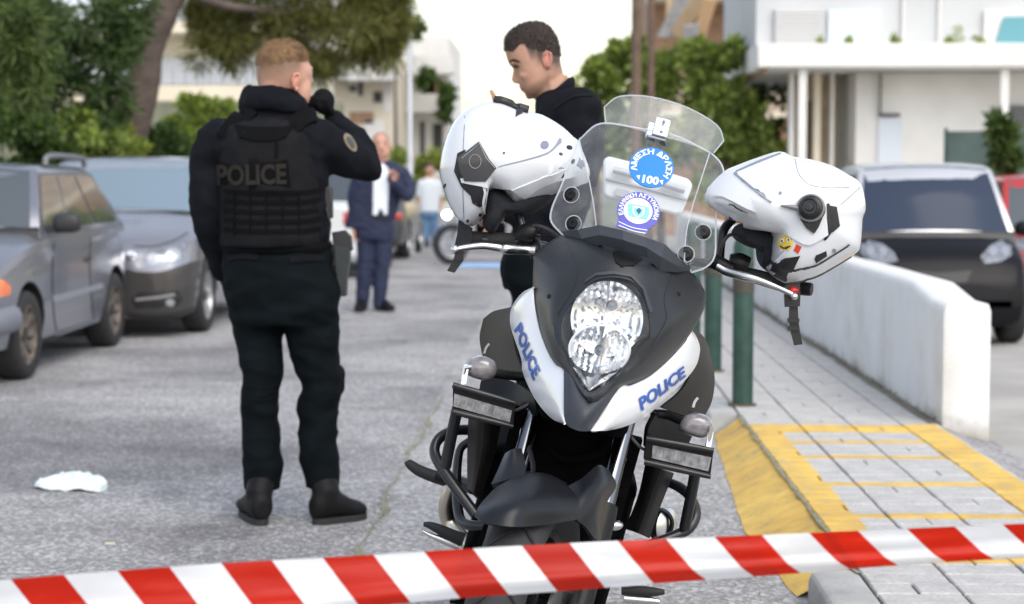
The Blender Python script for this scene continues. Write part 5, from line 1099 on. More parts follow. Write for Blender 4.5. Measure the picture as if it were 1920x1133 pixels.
for nm, pts in (('crash_bar', [(858, 765, -.34, 11), (846, 820, -.36, 11), (835, 876, -.37, 11)]),
                ('crash_bar', [(885, 806, -.50, 10), (850, 808, -.46, 10), (822, 824, -.42, 10), (815, 850, -.40, 10), (832, 882, -.37, 11), (862, 925, -.34, 11), (892, 965, -.32, 11)]),
                ('crash_bar', [(880, 828, -.52, 8), (862, 845, -.52, 8), (856, 900, -.50, 9), (858, 950, -.46, 10), (866, 978, -.42, 10), (890, 986, -.38, 10), (925, 984, -.36, 10)]),
                ('crash_bar', [(1304, 885, -.34, 11), (1294, 940, -.36, 11), (1284, 990, -.38, 11)]),
                ('crash_bar', [(1255, 905, -.46, 9), (1276, 915, -.44, 10), (1294, 932, -.42, 10), (1304, 962, -.42, 11), (1292, 990, -.40, 11), (1262, 1006, -.38, 10), (1215, 1022, -.36, 9)])):
    build(nm, ptube(pts, 10, 12), tubem, moto)
m = M(); m.lathe([(0, .0), (.045, 0), (.045, .02), (.03, .03), (0, .032)], B(1238, 985, -.62), (1, -.8, 0), 20); build('engine_cover', m, polish, moto)
m = M(); rr = [B(x, y, -.59) for x, y in ell(1236, 982, 24, 26, 24)]; m.tube(rr, .006, 6, loop=True); build('cover_ring', m, satin, moto)
m = M(); m.ball(B(1152, 985, -.25), (.02, .015, .012)); build('brake_union', m, polish, moto)
# cables, hoses and fasteners
build('cable', ptube([(1170, 800, -.30, 3), (1182, 818, -.32, 3), (1200, 838, -.33, 3), (1216, 848, -.34, 3)], 3, 8), mat('grey cable', (0.10, 0.10, 0.11), 0.5), moto)
build('brake_hose', ptube([(1010, 790, -.34, 5), (992, 830, -.28, 5), (1000, 880, -.2, 5), (985, 930, -.12, 5)], 5, 8), blackp, moto)
build('cable', ptube([(962, 772, -.33, 3), (984, 762, -.32, 3), (1000, 752, -.31, 3)], 3, 8), MATS['grey cable'], moto)
build('radiator_hose', ptube([(1140, 820, -.34, 9), (1120, 850, -.32, 9), (1060, 862, -.32, 9), (1030, 840, -.34, 9)], 9, 10), darkin, moto)
for (x, y, a) in ((1272, 552, -.275), (1030, 556, -.265), (1070, 790, .012)):
    l_ = shoot(x, y, fb.bvh(), .0); ax_ = (C0 - l_).normalized(); m = M(); m.lathe([(.0055, -.004), (.0055, .002), (.004, .0035), (.002, .0035), (.0018, .002), (0, .002)], l_, ax_, 12); build('fairing_screw', m, satin, moto)
# exhaust, pegs, pedals, side stand
build('exhaust', ptube([(846, 915, -.80, 11), (836, 945, -.82, 14), (842, 978, -.84, 15), (868, 1010, -.80, 14), (900, 1040, -.74, 14)], 14, 14), mat('warm steel', (0.60, 0.55, 0.46), 0.3, 1.0, var=0.1, scale=12), moto)
pm = mat('peg rubber', (0.018, 0.018, 0.019), 0.7)
pg = build('foot_peg', ptube([(836, 900, -.90, 13), (812, 893, -.90, 12), (785, 882, -.90, 11), (768, 870, -.90, 9), (764, 864, -.90, 6)], 11, 10), pm, moto)
build('peg_bracket', ptube([(820, 890, -.90, 15), (860, 905, -.88, 14), (890, 915, -.8, 14)], 12), satin, moto)
pg = build('brake_pedal', ptube([(870, 1012, -.66, 13), (850, 1005, -.66, 12), (825, 993, -.66, 10), (806, 985, -.66, 7), (794, 983, -.66, 4)], 11, 10), pm, moto)
build('pedal_plate', ptube([(862, 1026, -.665, 8), (835, 1014, -.665, 8), (808, 1004, -.665, 5), (793, 996, -.665, 3)], 8), polish, pg)
build('shift_pedal', ptube([(1165, 1108, -.60, 8), (1195, 1108, -.60, 10), (1225, 1110, -.60, 9), (1246, 1110, -.60, 5)], 9), pm, moto)
build('pedal_plate', ptube([(1170, 1122, -.60, 9), (1215, 1126, -.60, 8), (1236, 1128, -.60, 5)], 8), polish, moto)
a_, b_ = Lc(-.85, .14, .30), Lc(-.75, .30, .0); b_.z = 0.012
m = M(); m.tube([a_, a_.lerp(b_, .5), b_], [.016, .014, .013], 10); m.box((b_.x, b_.y, .009), (.07, .05, .012)); build('side_stand', m, tubem, moto)
m = M(); m.tube([Lc(-.75, -.1, .34), Lc(-1.2, -.09, .34), Lc(-1.56, -.09, .325)], [.035, .03, .028], 8); m.tube([Lc(-.75, .1, .34), Lc(-1.2, .11, .34), Lc(-1.56, .11, .325)], [.035, .03, .028], 8); build('swing_arm', m, satin, moto, kind=None)
# ================================================================== HELMETS ON THE HANDLEBAR
hwhite = mat('helmet white', (0.66, 0.68, 0.715), 0.2, var=0.015, scale=6, coat=0.8)
hblack = mat('helmet black trim', (0.014, 0.014, 0.016), 0.4, var=0.2, scale=20)
hgrey = mat('helmet grey seal', (0.22, 0.24, 0.29), 0.5)
hpad = mat('helmet lining', (0.014, 0.015, 0.02), 0.9, var=0.3, scale=40, bump=0.3, bscale=150)
def px_tube(m, pts, Y, r, n=8, flat=1.0):
    pp = crom([(*p, Y) if len(p) == 2 else p for p in pts], 4); m.tube([P(*p[:3]) for p in pp], [r * p[2] / F for p in pp], n, flat=flat); return m
# --- left helmet
YH = 4.27
hel = thing('helmet', 'white flip-up helmet on the left, crown up, beside the bare hand', 'helmet', P(900, 440, YH), 'white police helmets hung on the handlebar')
ol = crom([(877, 428), (859, 411), (842, 384), (832, 357), (824, 324), (826, 298), (831, 274), (844, 240), (865, 213), (892, 196), (928, 189), (962, 198), (994, 210), (1018, 216), (1054, 237), (1081, 264), (1098, 296), (1106, 330), (1084, 350), (1048, 357), (1014, 371), (982, 384), (957, 366), (926, 353), (912, 373), (910, 406)], 3, True)
m = M().inflate(ol, (930, 300), YH, .125, 14, .62, 1.0); sh = build('shell', m, hwhite, hel, angle=70); bv = m.bvh()
up = crom([(866, 334), (905, 330), (930, 316), (980, 304), (1025, 291), (1048, 272), (1064, 258), (1082, 268)], 3); lo = crom([(868, 342), (905, 350), (930, 357), (958, 366), (982, 382), (1014, 369), (1048, 355), (1100, 338)], 3)
m = M(); decal_grid(m, [[lerp(a, b, k) for a, b in zip(up, lo)] for k in (0, .08, .3, .55, .8, 1)], bv, .007); cb = build('chin_bar', m, hwhite, hel, angle=40); cbv = m.bvh()
m = M(); decal_strip(m, [(936, 314), (985, 302), (1024, 290), (1040, 278), (1050, 262)], [5, 6, 6, 5], bv, .0045); build('visor_seal', m, hgrey, hel)
m = M(); decal_grid(m, [[lerp(a, b, k) for a, b in zip(crom([(985, 372), (1012, 352), (1048, 338)], 4), crom([(960, 356), (1010, 336), (1060, 318)], 4))] for k in (0, .5, 1)], cbv, .004); build('chin_bar_fold', m, hwhite, cb)
m = M(); decal_poly(m, [(873, 281), (859, 288), (853, 321), (866, 350), (884, 368), (887, 381), (898, 388), (908, 383), (913, 356), (900, 346), (880, 338), (868, 310)], bv, .0035, 4, c=(878, 345)); build('hinge_arc', m, hblack, hel)
m = M(); decal_poly(m, [(862, 297), (880, 282), (899, 266), (908, 282), (917, 298), (931, 315), (911, 340), (890, 340), (874, 339), (866, 322)], bv, .010, 4); hp_ = build('hinge_cover', m, mat('hinge charcoal', (0.035, 0.036, 0.04), 0.3, coat=0.6), hel, bevel=.002); hbv = m.bvh()
m = M(); m.tube([shoot(x, y, hbv, .001) for x, y in ell(891, 303, 11, 13, 20)], .0011, 5, loop=True); build('hinge_ring', m, hgrey, hp_)
m = M(); m.tube([shoot(x, y, hbv, .001) for x, y in [(866, 297), (882, 284), (899, 269), (912, 297), (928, 315)]], .0012, 5); build('hinge_edge', m, mat('edge light', (0.3, 0.31, 0.33), 0.3), hp_)
m = M(); decal_strip(m, [(926, 189), (945, 194), (968, 203), (990, 210)], [7, 4, 5, 6], bv, .006); build('camera_mount', m, hblack, hel)
m = M(); decal_poly(m, [(968, 206), (992, 209), (978, 214), (966, 220)], bv, .006); build('mount_foot', m, hblack, hel)
m = M(); decal_poly(m, ell(1021, 272, 8, 8, 14), bv, .0018); build('dot_sticker', m, mat('slate dot', (0.16, 0.18, 0.28), 0.5), hel)
for x, y, rx, ry, bb in ((1067, 277, 6, 4, cbv), (1051, 289, 4, 2.5, cbv), (1053, 329, 5, 5, cbv), (1043, 333, 4, 2.5, cbv), (1074, 303, 3, 5, cbv), (945, 287, 2, 2, bv), (900, 403, 2.5, 3, bv), (877, 414, 2.5, 2.5, bv), (834, 349, 2, 5, bv)):
    m = M(); decal_poly(m, ell(x, y, rx, ry, 8, 20), bb, .002, 2); build('vent', m, hblack, hel)
m = M(); decal_poly(m, [(1080, 310), (1086, 296), (1098, 300), (1100, 314), (1090, 318)], cbv, .002); build('vent', m, hgrey, hel)
m = M(); decal_strip(m, [(872, 218), (868, 300), (868, 350), (870, 410)], [1.2, 1.2], bv, .0012); build('shell_seam', m, hgrey, hel)
m = M(); decal_strip(m, [(905, 345), (909, 360), (905, 380), (907, 400)], [5, 4, 3], bv, .004); build('neck_rim', m, hwhite, hel)
m = M().inflate(crom([(912, 350), (950, 360), (982, 378), (1030, 360), (1040, 372), (1000, 400), (960, 402), (945, 408), (925, 438), (906, 424), (908, 395)], 3, True), (945, 385), YH + .01, .095, 8, .6); build('lining', m, hpad, hel)
m = M(); m.slab([[P(x, y, YH - .05) for x, y in r] for r in ([(860, 412), (886, 428)], [(857, 440), (884, 450)], [(852, 462), (878, 466)])], .006); stp = build('neck_flap', m, hpad, hel)
m = M(); m.slab([[P(x, y, YH - .08) for x, y in r] for r in ([(852, 458), (874, 462)], [(853, 476), (869, 479)], [(850, 488), (868, 490)], [(838, 508), (852, 512)])], .004); build('chin_strap', m, hblack, hel)
m = M(); m.slab([[P(x, y, YH - .088) for x, y in r] for r in ([(852, 474), (869, 477)], [(853, 488), (869, 489)])], .008); build('strap_buckle', m, hblack, hel)
# --- right helmet
YH = 4.13
hel = thing('helmet', 'white flip-up helmet on the right with a camera knob and smiley sticker', 'helmet', P(1500, 540, YH), 'white police helmets hung on the handlebar')
ol = crom([(1320, 372), (1332, 350), (1358, 322), (1379, 311), (1424, 294), (1462, 284), (1484, 293), (1516, 298), (1558, 310), (1589, 327), (1612, 343), (1620, 373), (1621, 394), (1615, 412), (1612, 458), (1602, 476), (1566, 499), (1530, 520), (1490, 532), (1468, 531), (1438, 508), (1444, 488), (1446, 462), (1444, 436), (1398, 424), (1356, 401), (1335, 388)], 3, True)
m = M().inflate(ol, (1505, 400), YH, .125, 14, .62, 1.0); build('shell', m, hwhite, hel, angle=70); bv = m.bvh()
up = crom([(1330, 356), (1360, 326), (1382, 328), (1412, 352), (1446, 378), (1480, 384), (1510, 366), (1545, 372)], 3); lo = crom([(1326, 376), (1356, 400), (1396, 423), (1430, 428), (1470, 436), (1486, 446), (1516, 459), (1552, 440)], 3)
m = M(); decal_grid(m, [[lerp(a, b, k) for a, b in zip(up, lo)] for k in (0, .08, .3, .6, .92, 1)], bv, .006); build('chin_bar', m, hwhite, hel, angle=40); cbv = m.bvh()
m = M(); decal_strip(m, [(1378, 324), (1410, 349), (1447, 378)], [5, 8, 7], cbv, .003); build('visor_seal', m, hgrey, hel)
m = M(); decal_strip(m, [(1380, 322), (1424, 303), (1464, 288)], [2, 3, 2], bv, .002); build('visor_edge', m, hgrey, hel)
m = M(); decal_strip(m, [(1552, 382), (1558, 410), (1556, 425), (1546, 450)], [4, 16, 18, 4], bv, .003); decal_poly(m, [(1551, 385), (1568, 388), (1574, 424), (1560, 436), (1558, 412)], bv, .0035); build('hinge_arc', m, hblack, hel)
c = shoot(1522, 392, cbv, 0); ax = (C0 - c).normalized(); ax = (ax + V((-.15, 0, .15))).normalized()
m = M(); m.lathe([(.030, -.01), (.031, .012), (.026, .020), (.022, .022), (.022, .034), (.018, .038), (.0165, .034), (.010, .034), (.009, .040), (0, .041)], c, ax, 24); kn = build('camera_knob', m, hblack, hel)
m = M(); m.tube([c + ax * .016 + (ax.orthogonal().normalized() * math.cos(q) + ax.cross(ax.orthogonal().normalized()) * math.sin(q)) * .029 for q in [2 * PI * i / 24 for i in range(24)]], .0035, 6, loop=True); build('knob_ring', m, mat('ring grey', (0.16, 0.16, 0.17), 0.35), kn)
m = M(); m.tube([shoot(1500, 392, cbv, .004), shoot(1482, 388, cbv, .006), shoot(1464, 386, cbv, .005)], [.007, .005, .002], 8); build('knob_tail', m, mat('ring grey', (0.16, 0.16, 0.17), 0.35), kn)
m = M(); decal_poly(m, [(1500, 410), (1518, 418), (1542, 408), (1534, 426), (1526, 438), (1512, 428)], cbv, .006); build('hinge_wedge', m, hblack, hel)
m = M(); decal_poly(m, [(1444, 490), (1472, 484), (1500, 480), (1488, 505), (1474, 528), (1455, 518), (1437, 507)], bv, .003, 3); build('cheek_panel', m, hblack, hel)
m = M(); decal_strip(m, [(1474, 533), (1505, 529), (1535, 520), (1570, 500), (1606, 477)], [3, 5, 5, 3], bv, .0025); build('rim_trim', m, hblack, hel)
m = M(); decal_poly(m, ell(1473, 456, 14, 14, 22), bv, .0016); sm = build('smiley_sticker', m, mat('sticker yellow', (0.80, 0.55, 0.05), 0.4), hel)
for p in ([(1464, 450), (1470, 447), (1471, 454), (1465, 456)], [(1476, 448), (1482, 446), (1483, 453), (1477, 454)]): m = M(); decal_poly(m, p, bv, .0026, 2); build('sticker_eye', m, stw, sm)
m = M(); decal_strip(m, [(1464, 461), (1472, 466), (1482, 461)], [2, 3.5, 2], bv, .0026); build('sticker_mouth', m, hblack, sm)
for p in ((1468, 452), (1480, 450)): m = M(); decal_poly(m, ell(*p, 1.6, 2, 8), bv, .0034, 1); build('sticker_pupil', m, hblack, sm)
m = M(); decal_poly(m, [(1488, 470), (1493, 458), (1503, 463), (1497, 476)], bv, .0016); build('red_sticker', m, mat('sticker red', (0.62, 0.05, 0.02), 0.4), hel)
m = M(); decal_poly(m, [(1527, 486), (1530, 479), (1549, 471), (1550, 480), (1530, 493)], bv, .002); build('vent', m, hblack, hel)
m = M(); decal_poly(m, ell(1564, 470, 3.5, 4, 10), bv, .002, 2); build('vent', m, hgrey, hel); m = M(); decal_poly(m, ell(1463, 362, 3, 3, 10), bv, .002, 2); build('vent', m, hgrey, hel)
m = M(); decal_strip(m, [(1490, 298), (1500, 330), (1530, 350), (1612, 352)], 1.1, bv, .0012); build('shell_seam', m, hgrey, hel)
m = M(); decal_strip(m, [(1612, 352), (1590, 372), (1576, 384)], 1.1, bv, .0012); build('shell_seam', m, hgrey, hel)
m = M().inflate(crom([(1386, 420), (1430, 428), (1458, 438), (1458, 470), (1452, 500), (1438, 508), (1424, 494), (1430, 472), (1400, 462), (1372, 442)], 3, True), (1425, 455), YH + .07, .09, 8, .6); build('lining', m, hpad, hel)
m = M(); decal_strip(m, [(1347, 398), (1372, 412), (1396, 426)], [5, 9, 7], bv, .002); build('chin_curtain', m, hpad, hel)
m = M(); m.slab([[P(x, y, YH - .06) for x, y in r] for r in ([(1472, 536), (1500, 532)], [(1471, 556), (1501, 554)], [(1472, 576), (1500, 575)])], .012); build('strap_clip', m, hblack, hel)
m = M(); m.slab([[P(x, y, YH - .05) for x, y in r] for r in ([(1480, 574), (1496, 574)], [(1479, 600), (1497, 599)], [(1483, 624), (1500, 622)], [(1489, 648), (1505, 646)])], .004); build('chin_strap', m, hblack, hel)
for y in (597, 612): m = M(); m.slab([[P(x, yy, YH - .056) for x, yy in r] for r in ([(1477, y), (1499, y)], [(1477, y + 8), (1499, y + 8)])], .008); build('strap_buckle', m, hblack, hel)
# ================================================================== PEOPLE
def vnormals(m):
    nn = [V() for _ in m.v]
    for f in m.f:
        p = [m.v[i] for i in f]; n = (p[1] - p[0]).cross(p[2] - p[0])
        for i in f: nn[i] += n
    c = sum(m.v, V()) / max(1, len(m.v)); s = sum(n.dot(v - c) for n, v in zip(nn, m.v))
    sg = 1 if s > 0 else -1
    return [n.normalized() * sg if n.length > 0 else V((0, 0, 1)) for n in nn]
def wrinkle(m, amp, sc=(9, 9, 16), seed=0):
    nn = vnormals(m); S_ = V((seed, seed * 2, 0))
    m.v = [v + n * amp * (0.55 - 1.6 * abs(noise.noise(V((v.x * sc[0] + v.z * 4, v.y * sc[1], v.z * sc[2])) + S_)) + 0.4 * noise.noise(V((v.x * 4, v.y * 4, v.z * 5)) + S_) + 0.35 * noise.noise(V((v.x * sc[0] * 2.3 - v.z * 9, v.y * sc[1] * 2, v.z * sc[2] * 1.7)) + S_)) for v, n in zip(m.v, nn)]
    return m
def hring(cx, hw, py, Y, hd, e=0.85, n=28, dz=0.0):
    c = P(cx, py, Y); w_ = hw * Y / F; sp = lambda x: math.copysign(abs(x) ** e, x)
    return [V((c.x + w_ * sp(math.cos(2 * PI * j / n)), c.y + hd * sp(math.sin(2 * PI * j / n)), c.z + dz * math.sin(2 * PI * j / n))) for j in range(n)]
def torso(m, rows, Y):
    rr = crom([(*r, 0.0) if len(r) == 4 else r for r in rows], 3); m.rings([hring(cx, hw, py, Y + dy, hd) for cx, hw, py, hd, dy in rr]); return m
def plimb(m, pts, n=16, k=4, flat=1.0, ends=True):
    """(px, py, Y, radius px)"""
    pp = crom(pts, k); m.tube([P(*p[:3]) for p in pp], [p[3] * p[2] / F for p in pp], n, flat=flat)
    for q in ((pp[0], pp[-1]) if ends else (pp[0],)): m.ball(P(*q[:3]), q[3] * q[2] / F * .98, 12, 8)
    return m
def hand(m, w_, d, n, side=1, curl=35, k=1.0, thumb=None, spread=0.0):
    w_ = V(w_); d = V(d).normalized(); n = V(n); n = (n - d * n.dot(d)).normalized(); s_ = d.cross(n) * side
    rot = Matrix((d, s_, n)).transposed()
    m.tube([w_ - d * .03 * k, w_ + d * .02 * k], [.026 * k, .028 * k], 12); m.ball(w_ + d * .048 * k, (.052 * k, .041 * k, .018 * k), 14, 8, rot, e=.8)
    for i, ln in enumerate((.070, .078, .073, .056)):
        p = w_ + d * (.088 - .004 * abs(i - 1)) * k + s_ * (.030 - .020 * i) * k; a = 0; path = [p - d * .02 * k, p]; dd = (d + s_ * spread * (1.5 - i)).normalized()
        for seg, fr in enumerate((.45, .32, .23)):
            a += R(curl * (1.0, 1.15, .8)[seg]); p = p + (dd * math.cos(a) + n * math.sin(a)) * ln * fr * k; path.append(p)
        m.tube(path, [.0105 * k, .0102 * k, .0095 * k, .0088 * k, .0075 * k], 8); m.ball(path[-1], .0075 * k, 8, 6)
    p = w_ + d * .028 * k + s_ * .030 * k; t = V(thumb).normalized() if thumb else (d * .75 + s_ * .7 + n * .35).normalized()
    pa = [p, p + (t + s_ * .3).normalized() * .032 * k, p + t * .060 * k, p + (t + n * .15).normalized() * .085 * k]; m.tube(pa, [.014 * k, .0125 * k, .011 * k, .0085 * k], 8); m.ball(pa[-1], .0085 * k, 8, 6); return m
def shell_of(m, cond, thick, keep=False):
    """a cap lying on part of a surface (hair, stubble): thick(centre) metres"""
    nn = vnormals(m); r = M(); idx = {}
    fs = [f for f in m.f if cond(sum((m.v[i] for i in f), V()) / len(f))]
    def vid(i):
        if i not in idx: idx[i] = len(r.v); r.v.append(m.v[i] + nn[i] * thick(m.v[i], nn[i]))
        return idx[i]
    for f in fs: r.f.append(tuple(vid(i) for i in f)); r.m.append(0)
    return r
cloth = mat('black uniform cloth', (0.0070, 0.0077, 0.0112), 0.85, var=0.3, scale=12, bump=0.3, bscale=240, spec=0.11)
cloth2 = mat('black uniform trousers', (0.0042, 0.0068, 0.0085), 0.85, var=0.3, scale=10, bump=0.3, bscale=240, spec=0.08)
vestm = mat('vest nylon', (0.0068, 0.0070, 0.0088), 0.75, var=0.35, scale=18, bump=0.3, bscale=200, spec=0.16)
skin = mat('skin', (0.52, 0.29, 0.21), 0.5, var=0.12, scale=14, bump=0.05, bscale=120); bsdf(skin).inputs['Subsurface Weight'].default_value = 0.15; bsdf(skin).inputs['Subsurface Radius'].default_value = (.01, .004, .002)
skin2 = mat('tanned skin', (0.45, 0.25, 0.17), 0.5, var=0.22, scale=11, bump=0.05, bscale=120)
ears = mat('ear skin', (0.58, 0.26, 0.19), 0.5, var=0.1, scale=14)
bootm = mat('black boot leather', (0.007, 0.007, 0.008), 0.55, spec=0.18, var=0.3, scale=20, bump=0.2, bscale=120)
glove = mat('black glove', (0.0055, 0.0055, 0.007), 0.8, var=0.3, scale=25, bump=0.3, bscale=180, spec=0.15)
def boot(parent, heel, toe, top, k=1.0, mm=None):
    heel, toe, top = V(heel), V(toe), V(top); d = (toe - heel); d.z = 0; L_ = d.length; B_ = 1.12; d.normalize(); s_ = V((-d.y, d.x, 0)); up = V((0, 0, 1))
    def ring(x, w_, z0, z1): return [heel + d * x + s_ * w_ * B_ * math.cos(q) + up * B_ * ((z0 + z1) / 2 + (z1 - z0) / 2 * math.sin(q)) for q in [2 * PI * j / 16 for j in range(16)]]
    m = M(); m.rings([ring(-.012, .028, .02, .09), ring(.01, .04, .012, .12), ring(.07, .043, .012, .125), ring(.13 / .27 * L_, .045, .012, .105), ring(.19 / .27 * L_, .050, .012, .078), ring(.25 / .27 * L_, .044, .014, .062), ring(L_ + .005, .024, .022, .046)])
    a = heel + d * .05; m.tube([a + up * .06, a + up * .12, a.lerp(V((top.x, top.y, 0)), .6) + up * .16, V(top)], [.046 * k, .050 * k, .052 * k, .054 * k], 14)
    m = fuse(m, .009, 4); o = build('boot', m, mm or bootm, parent, angle=180)
    m = M(); out = []
    for t_ in range(20):
        q = 2 * PI * t_ / 20; x = L_ / 2 + (L_ / 2 + .008) * math.cos(q); y = (.046 + .006 * math.cos(q)) * math.copysign(abs(math.sin(q)) ** .7, math.sin(q)); out.append(heel + d * x + s_ * y)
    m.prism([p + up * .001 for p in out], (0, 0, .024)); build('sole', m, rubber, o, bevel=.004)
    return o

# ------------------------------------------------------------------ officer with his back turned
Y1 = 6.6
of = thing('person', 'officer in black uniform and vest seen from behind, gloved hand at his face', 'person', (P(535, 985, Y1).x, Y1, 0))
# body: one surface from head to ankles
b = M()
b.ball(P(531, 136, Y1), (50 * Y1 / F, .100, 57 * Y1 / F), 28, 18, e=.92)
b.ball(P(560, 168, Y1 - .005), (24 * Y1 / F, .05, 38 * Y1 / F), 18, 12); b.ball(P(566, 138, Y1 + .01), (20 * Y1 / F, .06, 26 * Y1 / F), 18, 12)
b.ball(P(551, 160, Y1 + .045), (31 * Y1 / F, .07, 44 * Y1 / F), 20, 14); b.ball(P(556, 194, Y1 + .055), (22 * Y1 / F, .05, 18 * Y1 / F), 16, 10)
b.ball(P(520, 160, Y1 - .02), (34 * Y1 / F, .075, 40 * Y1 / F), 18, 12)
b.tube([P(575, 134, Y1 + .08), P(584, 152, Y1 + .09), P(581, 160, Y1 + .085)], [.008, .011, .008], 8)
b.ball(P(574, 128, Y1 + .065), (.028, .03, .012)); b.ball(P(571, 172, Y1 + .07), (.022, .025, .018))
head_part = fuse(b, .006, 5)
b.tube([P(523, 165, Y1), P(521, 195, Y1), P(515, 240, Y1)], [.068, .070, .085], 18)
torso(b, [(517, 84, 470, .10), (516, 84, 400, .11), (510, 92, 320, .12), (503, 98, 265, .12), (508, 76, 230, .095), (514, 46, 205, .07)], Y1)
for pts in ([(412, 262, Y1, 34), (388, 335, Y1 - .02, 28), (392, 420, Y1 - .01, 24), (415, 505, Y1 + .14, 18)], [(598, 262, Y1, 34), (655, 300, Y1 + .03, 28), (690, 312, Y1 + .07, 24), (650, 255, Y1 + .14, 20), (622, 222, Y1 + .16, 16)],
            [(483, 500, Y1, 48), (484, 640, Y1, 36), (487, 740, Y1 - .02, 27), (490, 820, Y1, 26), (494, 920, Y1, 18)], [(578, 500, Y1, 48), (588, 640, Y1, 38), (602, 740, Y1 - .02, 29), (597, 820, Y1, 27), (603, 920, Y1, 18)]): plimb(b, [(x, y, Y, r_ * .78) for x, y, Y, r_ in pts], 12, 3)
b = fuse(b, .007, 3); hb_ = b.bvh(); bo_ = build('body', b, skin, of, angle=180)
def pix(v):
    q = CR.transposed() @ (v - C0); return (960 + F * q.x / -q.z, 566.5 - F * q.y / -q.z)
def sst(a, b, x): t = max(0, min(1, (x - a) / (b - a))); return t * t * (3 - 2 * t)
def add_fade(m, col):
    N = m.node_tree.nodes; L = m.node_tree.links; b = N['Principled BSDF']; src = b.inputs['Base Color'].links[0].from_socket
    at = N.new('ShaderNodeAttribute'); at.attribute_name = 'fade'; tc = N.new('ShaderNodeTexCoord'); nz = nnoise(N, L, tc.outputs['Object'], 260, 3)
    f = nmath(N, L, 'MULTIPLY', at.outputs['Fac'], nmath(N, L, 'ADD', 0.55, nmath(N, L, 'MULTIPLY', nz, 0.9))); cl_ = nmath(N, L, 'MINIMUM', f, 1.0)
    L.new(nmix(N, L, cl_, src, col), b.inputs['Base Color'])
def set_fade(o, fn):
    at = o.data.attributes.new('fade', 'FLOAT', 'POINT'); at.data.foreach_set('value', [fn(v.co) for v in o.data.vertices])
def strands(m, src, n, ln, dirf, w_=.0009):
    nn = vnormals(src); fs = src.f
    for _ in range(n):
        f = random.choice(fs); i = random.choice(f); p = src.v[i]; 
        p = p.lerp(src.v[random.choice(f)], random.random()); d = dirf(p, nn[i]).normalized(); s_ = d.cross(rv()).normalized() * w_; l = ln * random.uniform(.5, 1.3)
        m.add([p - s_ - nn[i] * .002, p + s_ - nn[i] * .002, p + d * l], [(0, 1, 2)])
    return m
add_fade(skin, (0.13, 0.075, 0.04)); add_fade(skin2, (0.045, 0.03, 0.024))
def fade1(v):
    if v.z < 1.45: return 0.0
    x, y = pix(v); return 1.0 * (1 - sst(108, 182, y + 4 * noise.noise(v * 30) + max(0, x - 540) * .35)) * (1 - sst(Y1 + .035, Y1 + .075, v.y)) * (1 - sst(558, 574, x) * sst(112, 122, y))
set_fade(bo_, fade1)
m = M(); m.ball(P(555, 152, Y1 - .072), (.015, .022, .034), 14, 10, Matrix.Rotation(R(14), 3, 'Y')); m.tube([P(551, 164, Y1 - .09), P(548, 150, Y1 - .10), P(553, 138, Y1 - .10), P(561, 140, Y1 - .092)], [.004, .0055, .0055, .004], 8); m.ball(P(556, 167, Y1 - .078), (.008, .01, .010)); m = fuse(m, .003, 2); build('ear', m, ears, of, angle=180)
pxy = lambda v: ((CR.transposed() @ (v - C0)))
def pix(v):
    q = pxy(v); return (960 + F * q.x / -q.z, 566.5 - F * q.y / -q.z)
def hair_cond(v):
    x, y = pix(v); return y < 119 - (x - 535) * .10 - max(0, v.y - Y1 - .03) * 90 + 5 * noise.noise(V((v.x * 40, v.y * 40, 0)))
hm = shell_of(head_part, hair_cond, lambda v, n: max(.0005, min(.009, (119 - (pix(v)[0] - 535) * .10 - max(0, v.y - Y1 - .03) * 90 - pix(v)[1]) * .0006)) + .003 * noise.noise(V((v.x * 120, v.y * 120, v.z * 30))))
hairm = mat('short sandy hair', (0.12, 0.066, 0.03), 0.6, var=0.35, scale=34, bump=1.0, bscale=200, col2=(0.32, 0.185, 0.085)); strands(hm, M().join(hm), 5200, .010, lambda p, n: n * .5 + V((.25, .45, .25)) + rv() * .35); build('hair', hm, hairm, of, angle=180)
st_c = lambda v: (lambda x, y: (112 - (x - 535) * .10 - max(0, v.y - Y1 - .03) * 90) < y < (162 + (v.y - Y1) * 40) and x < 562 and v.y < Y1 + .04)(*pix(v))
hm = None and shell_of(head_part, st_c, lambda v, n: .001)
# jacket
j = M(); torso(j, [(518, 98, 474, .135), (517, 99, 455, .135), (516, 101, 400, .14), (510, 107, 330, .15), (503, 114, 275, .15), (505, 106, 242, .13), (511, 72, 214, .10), (514, 52, 196, .085)], Y1)
plimb(j, [(410, 264, Y1, 42), (395, 300, Y1 - .02, 38), (390, 350, Y1 - .03, 33), (393, 410, Y1 - .03, 31), (406, 460, Y1 + .05, 27), (418, 508, Y1 + .14, 22)])
plimb(j, [(596, 266, Y1, 42), (630, 284, Y1 + .02, 42), (665, 302, Y1 + .05, 37), (690, 312, Y1 + .07, 31)]); plimb(j, [(688, 312, Y1 + .07, 31), (672, 280, Y1 + .10, 31), (648, 246, Y1 + .14, 25), (632, 226, Y1 + .155, 21)])
j = wrinkle(fuse(j, .0105, 4), .013, (7, 7, 12), 3); jb = j.bvh(); jk = build('jacket', j, cloth, of, angle=180)
m = M(); ring = []
for i in range(28):
    q = 2 * PI * i / 28; x = 512 + 56 * math.cos(q); dy = math.sin(q) * .115
    ring.append(P(x, 196 + (12 if math.cos(q) > 0 else 0) * math.cos(q) - 12 * math.cos(q) * 0 - (8 if dy < 0 else 0), Y1 + .005 + dy))
m.tube(ring, .036, 12, loop=True, flat=.6); ring2 = [p + V((0, 0, .032)) for p in ring]; m.tube([p.lerp(sum(ring2, V()) / 28, .10) for p in ring2], .027, 12, loop=True, flat=.6); m = wrinkle(fuse(m, .009, 3), .006, (14, 14, 20), 8); build('collar', m, cloth, jk, angle=180)
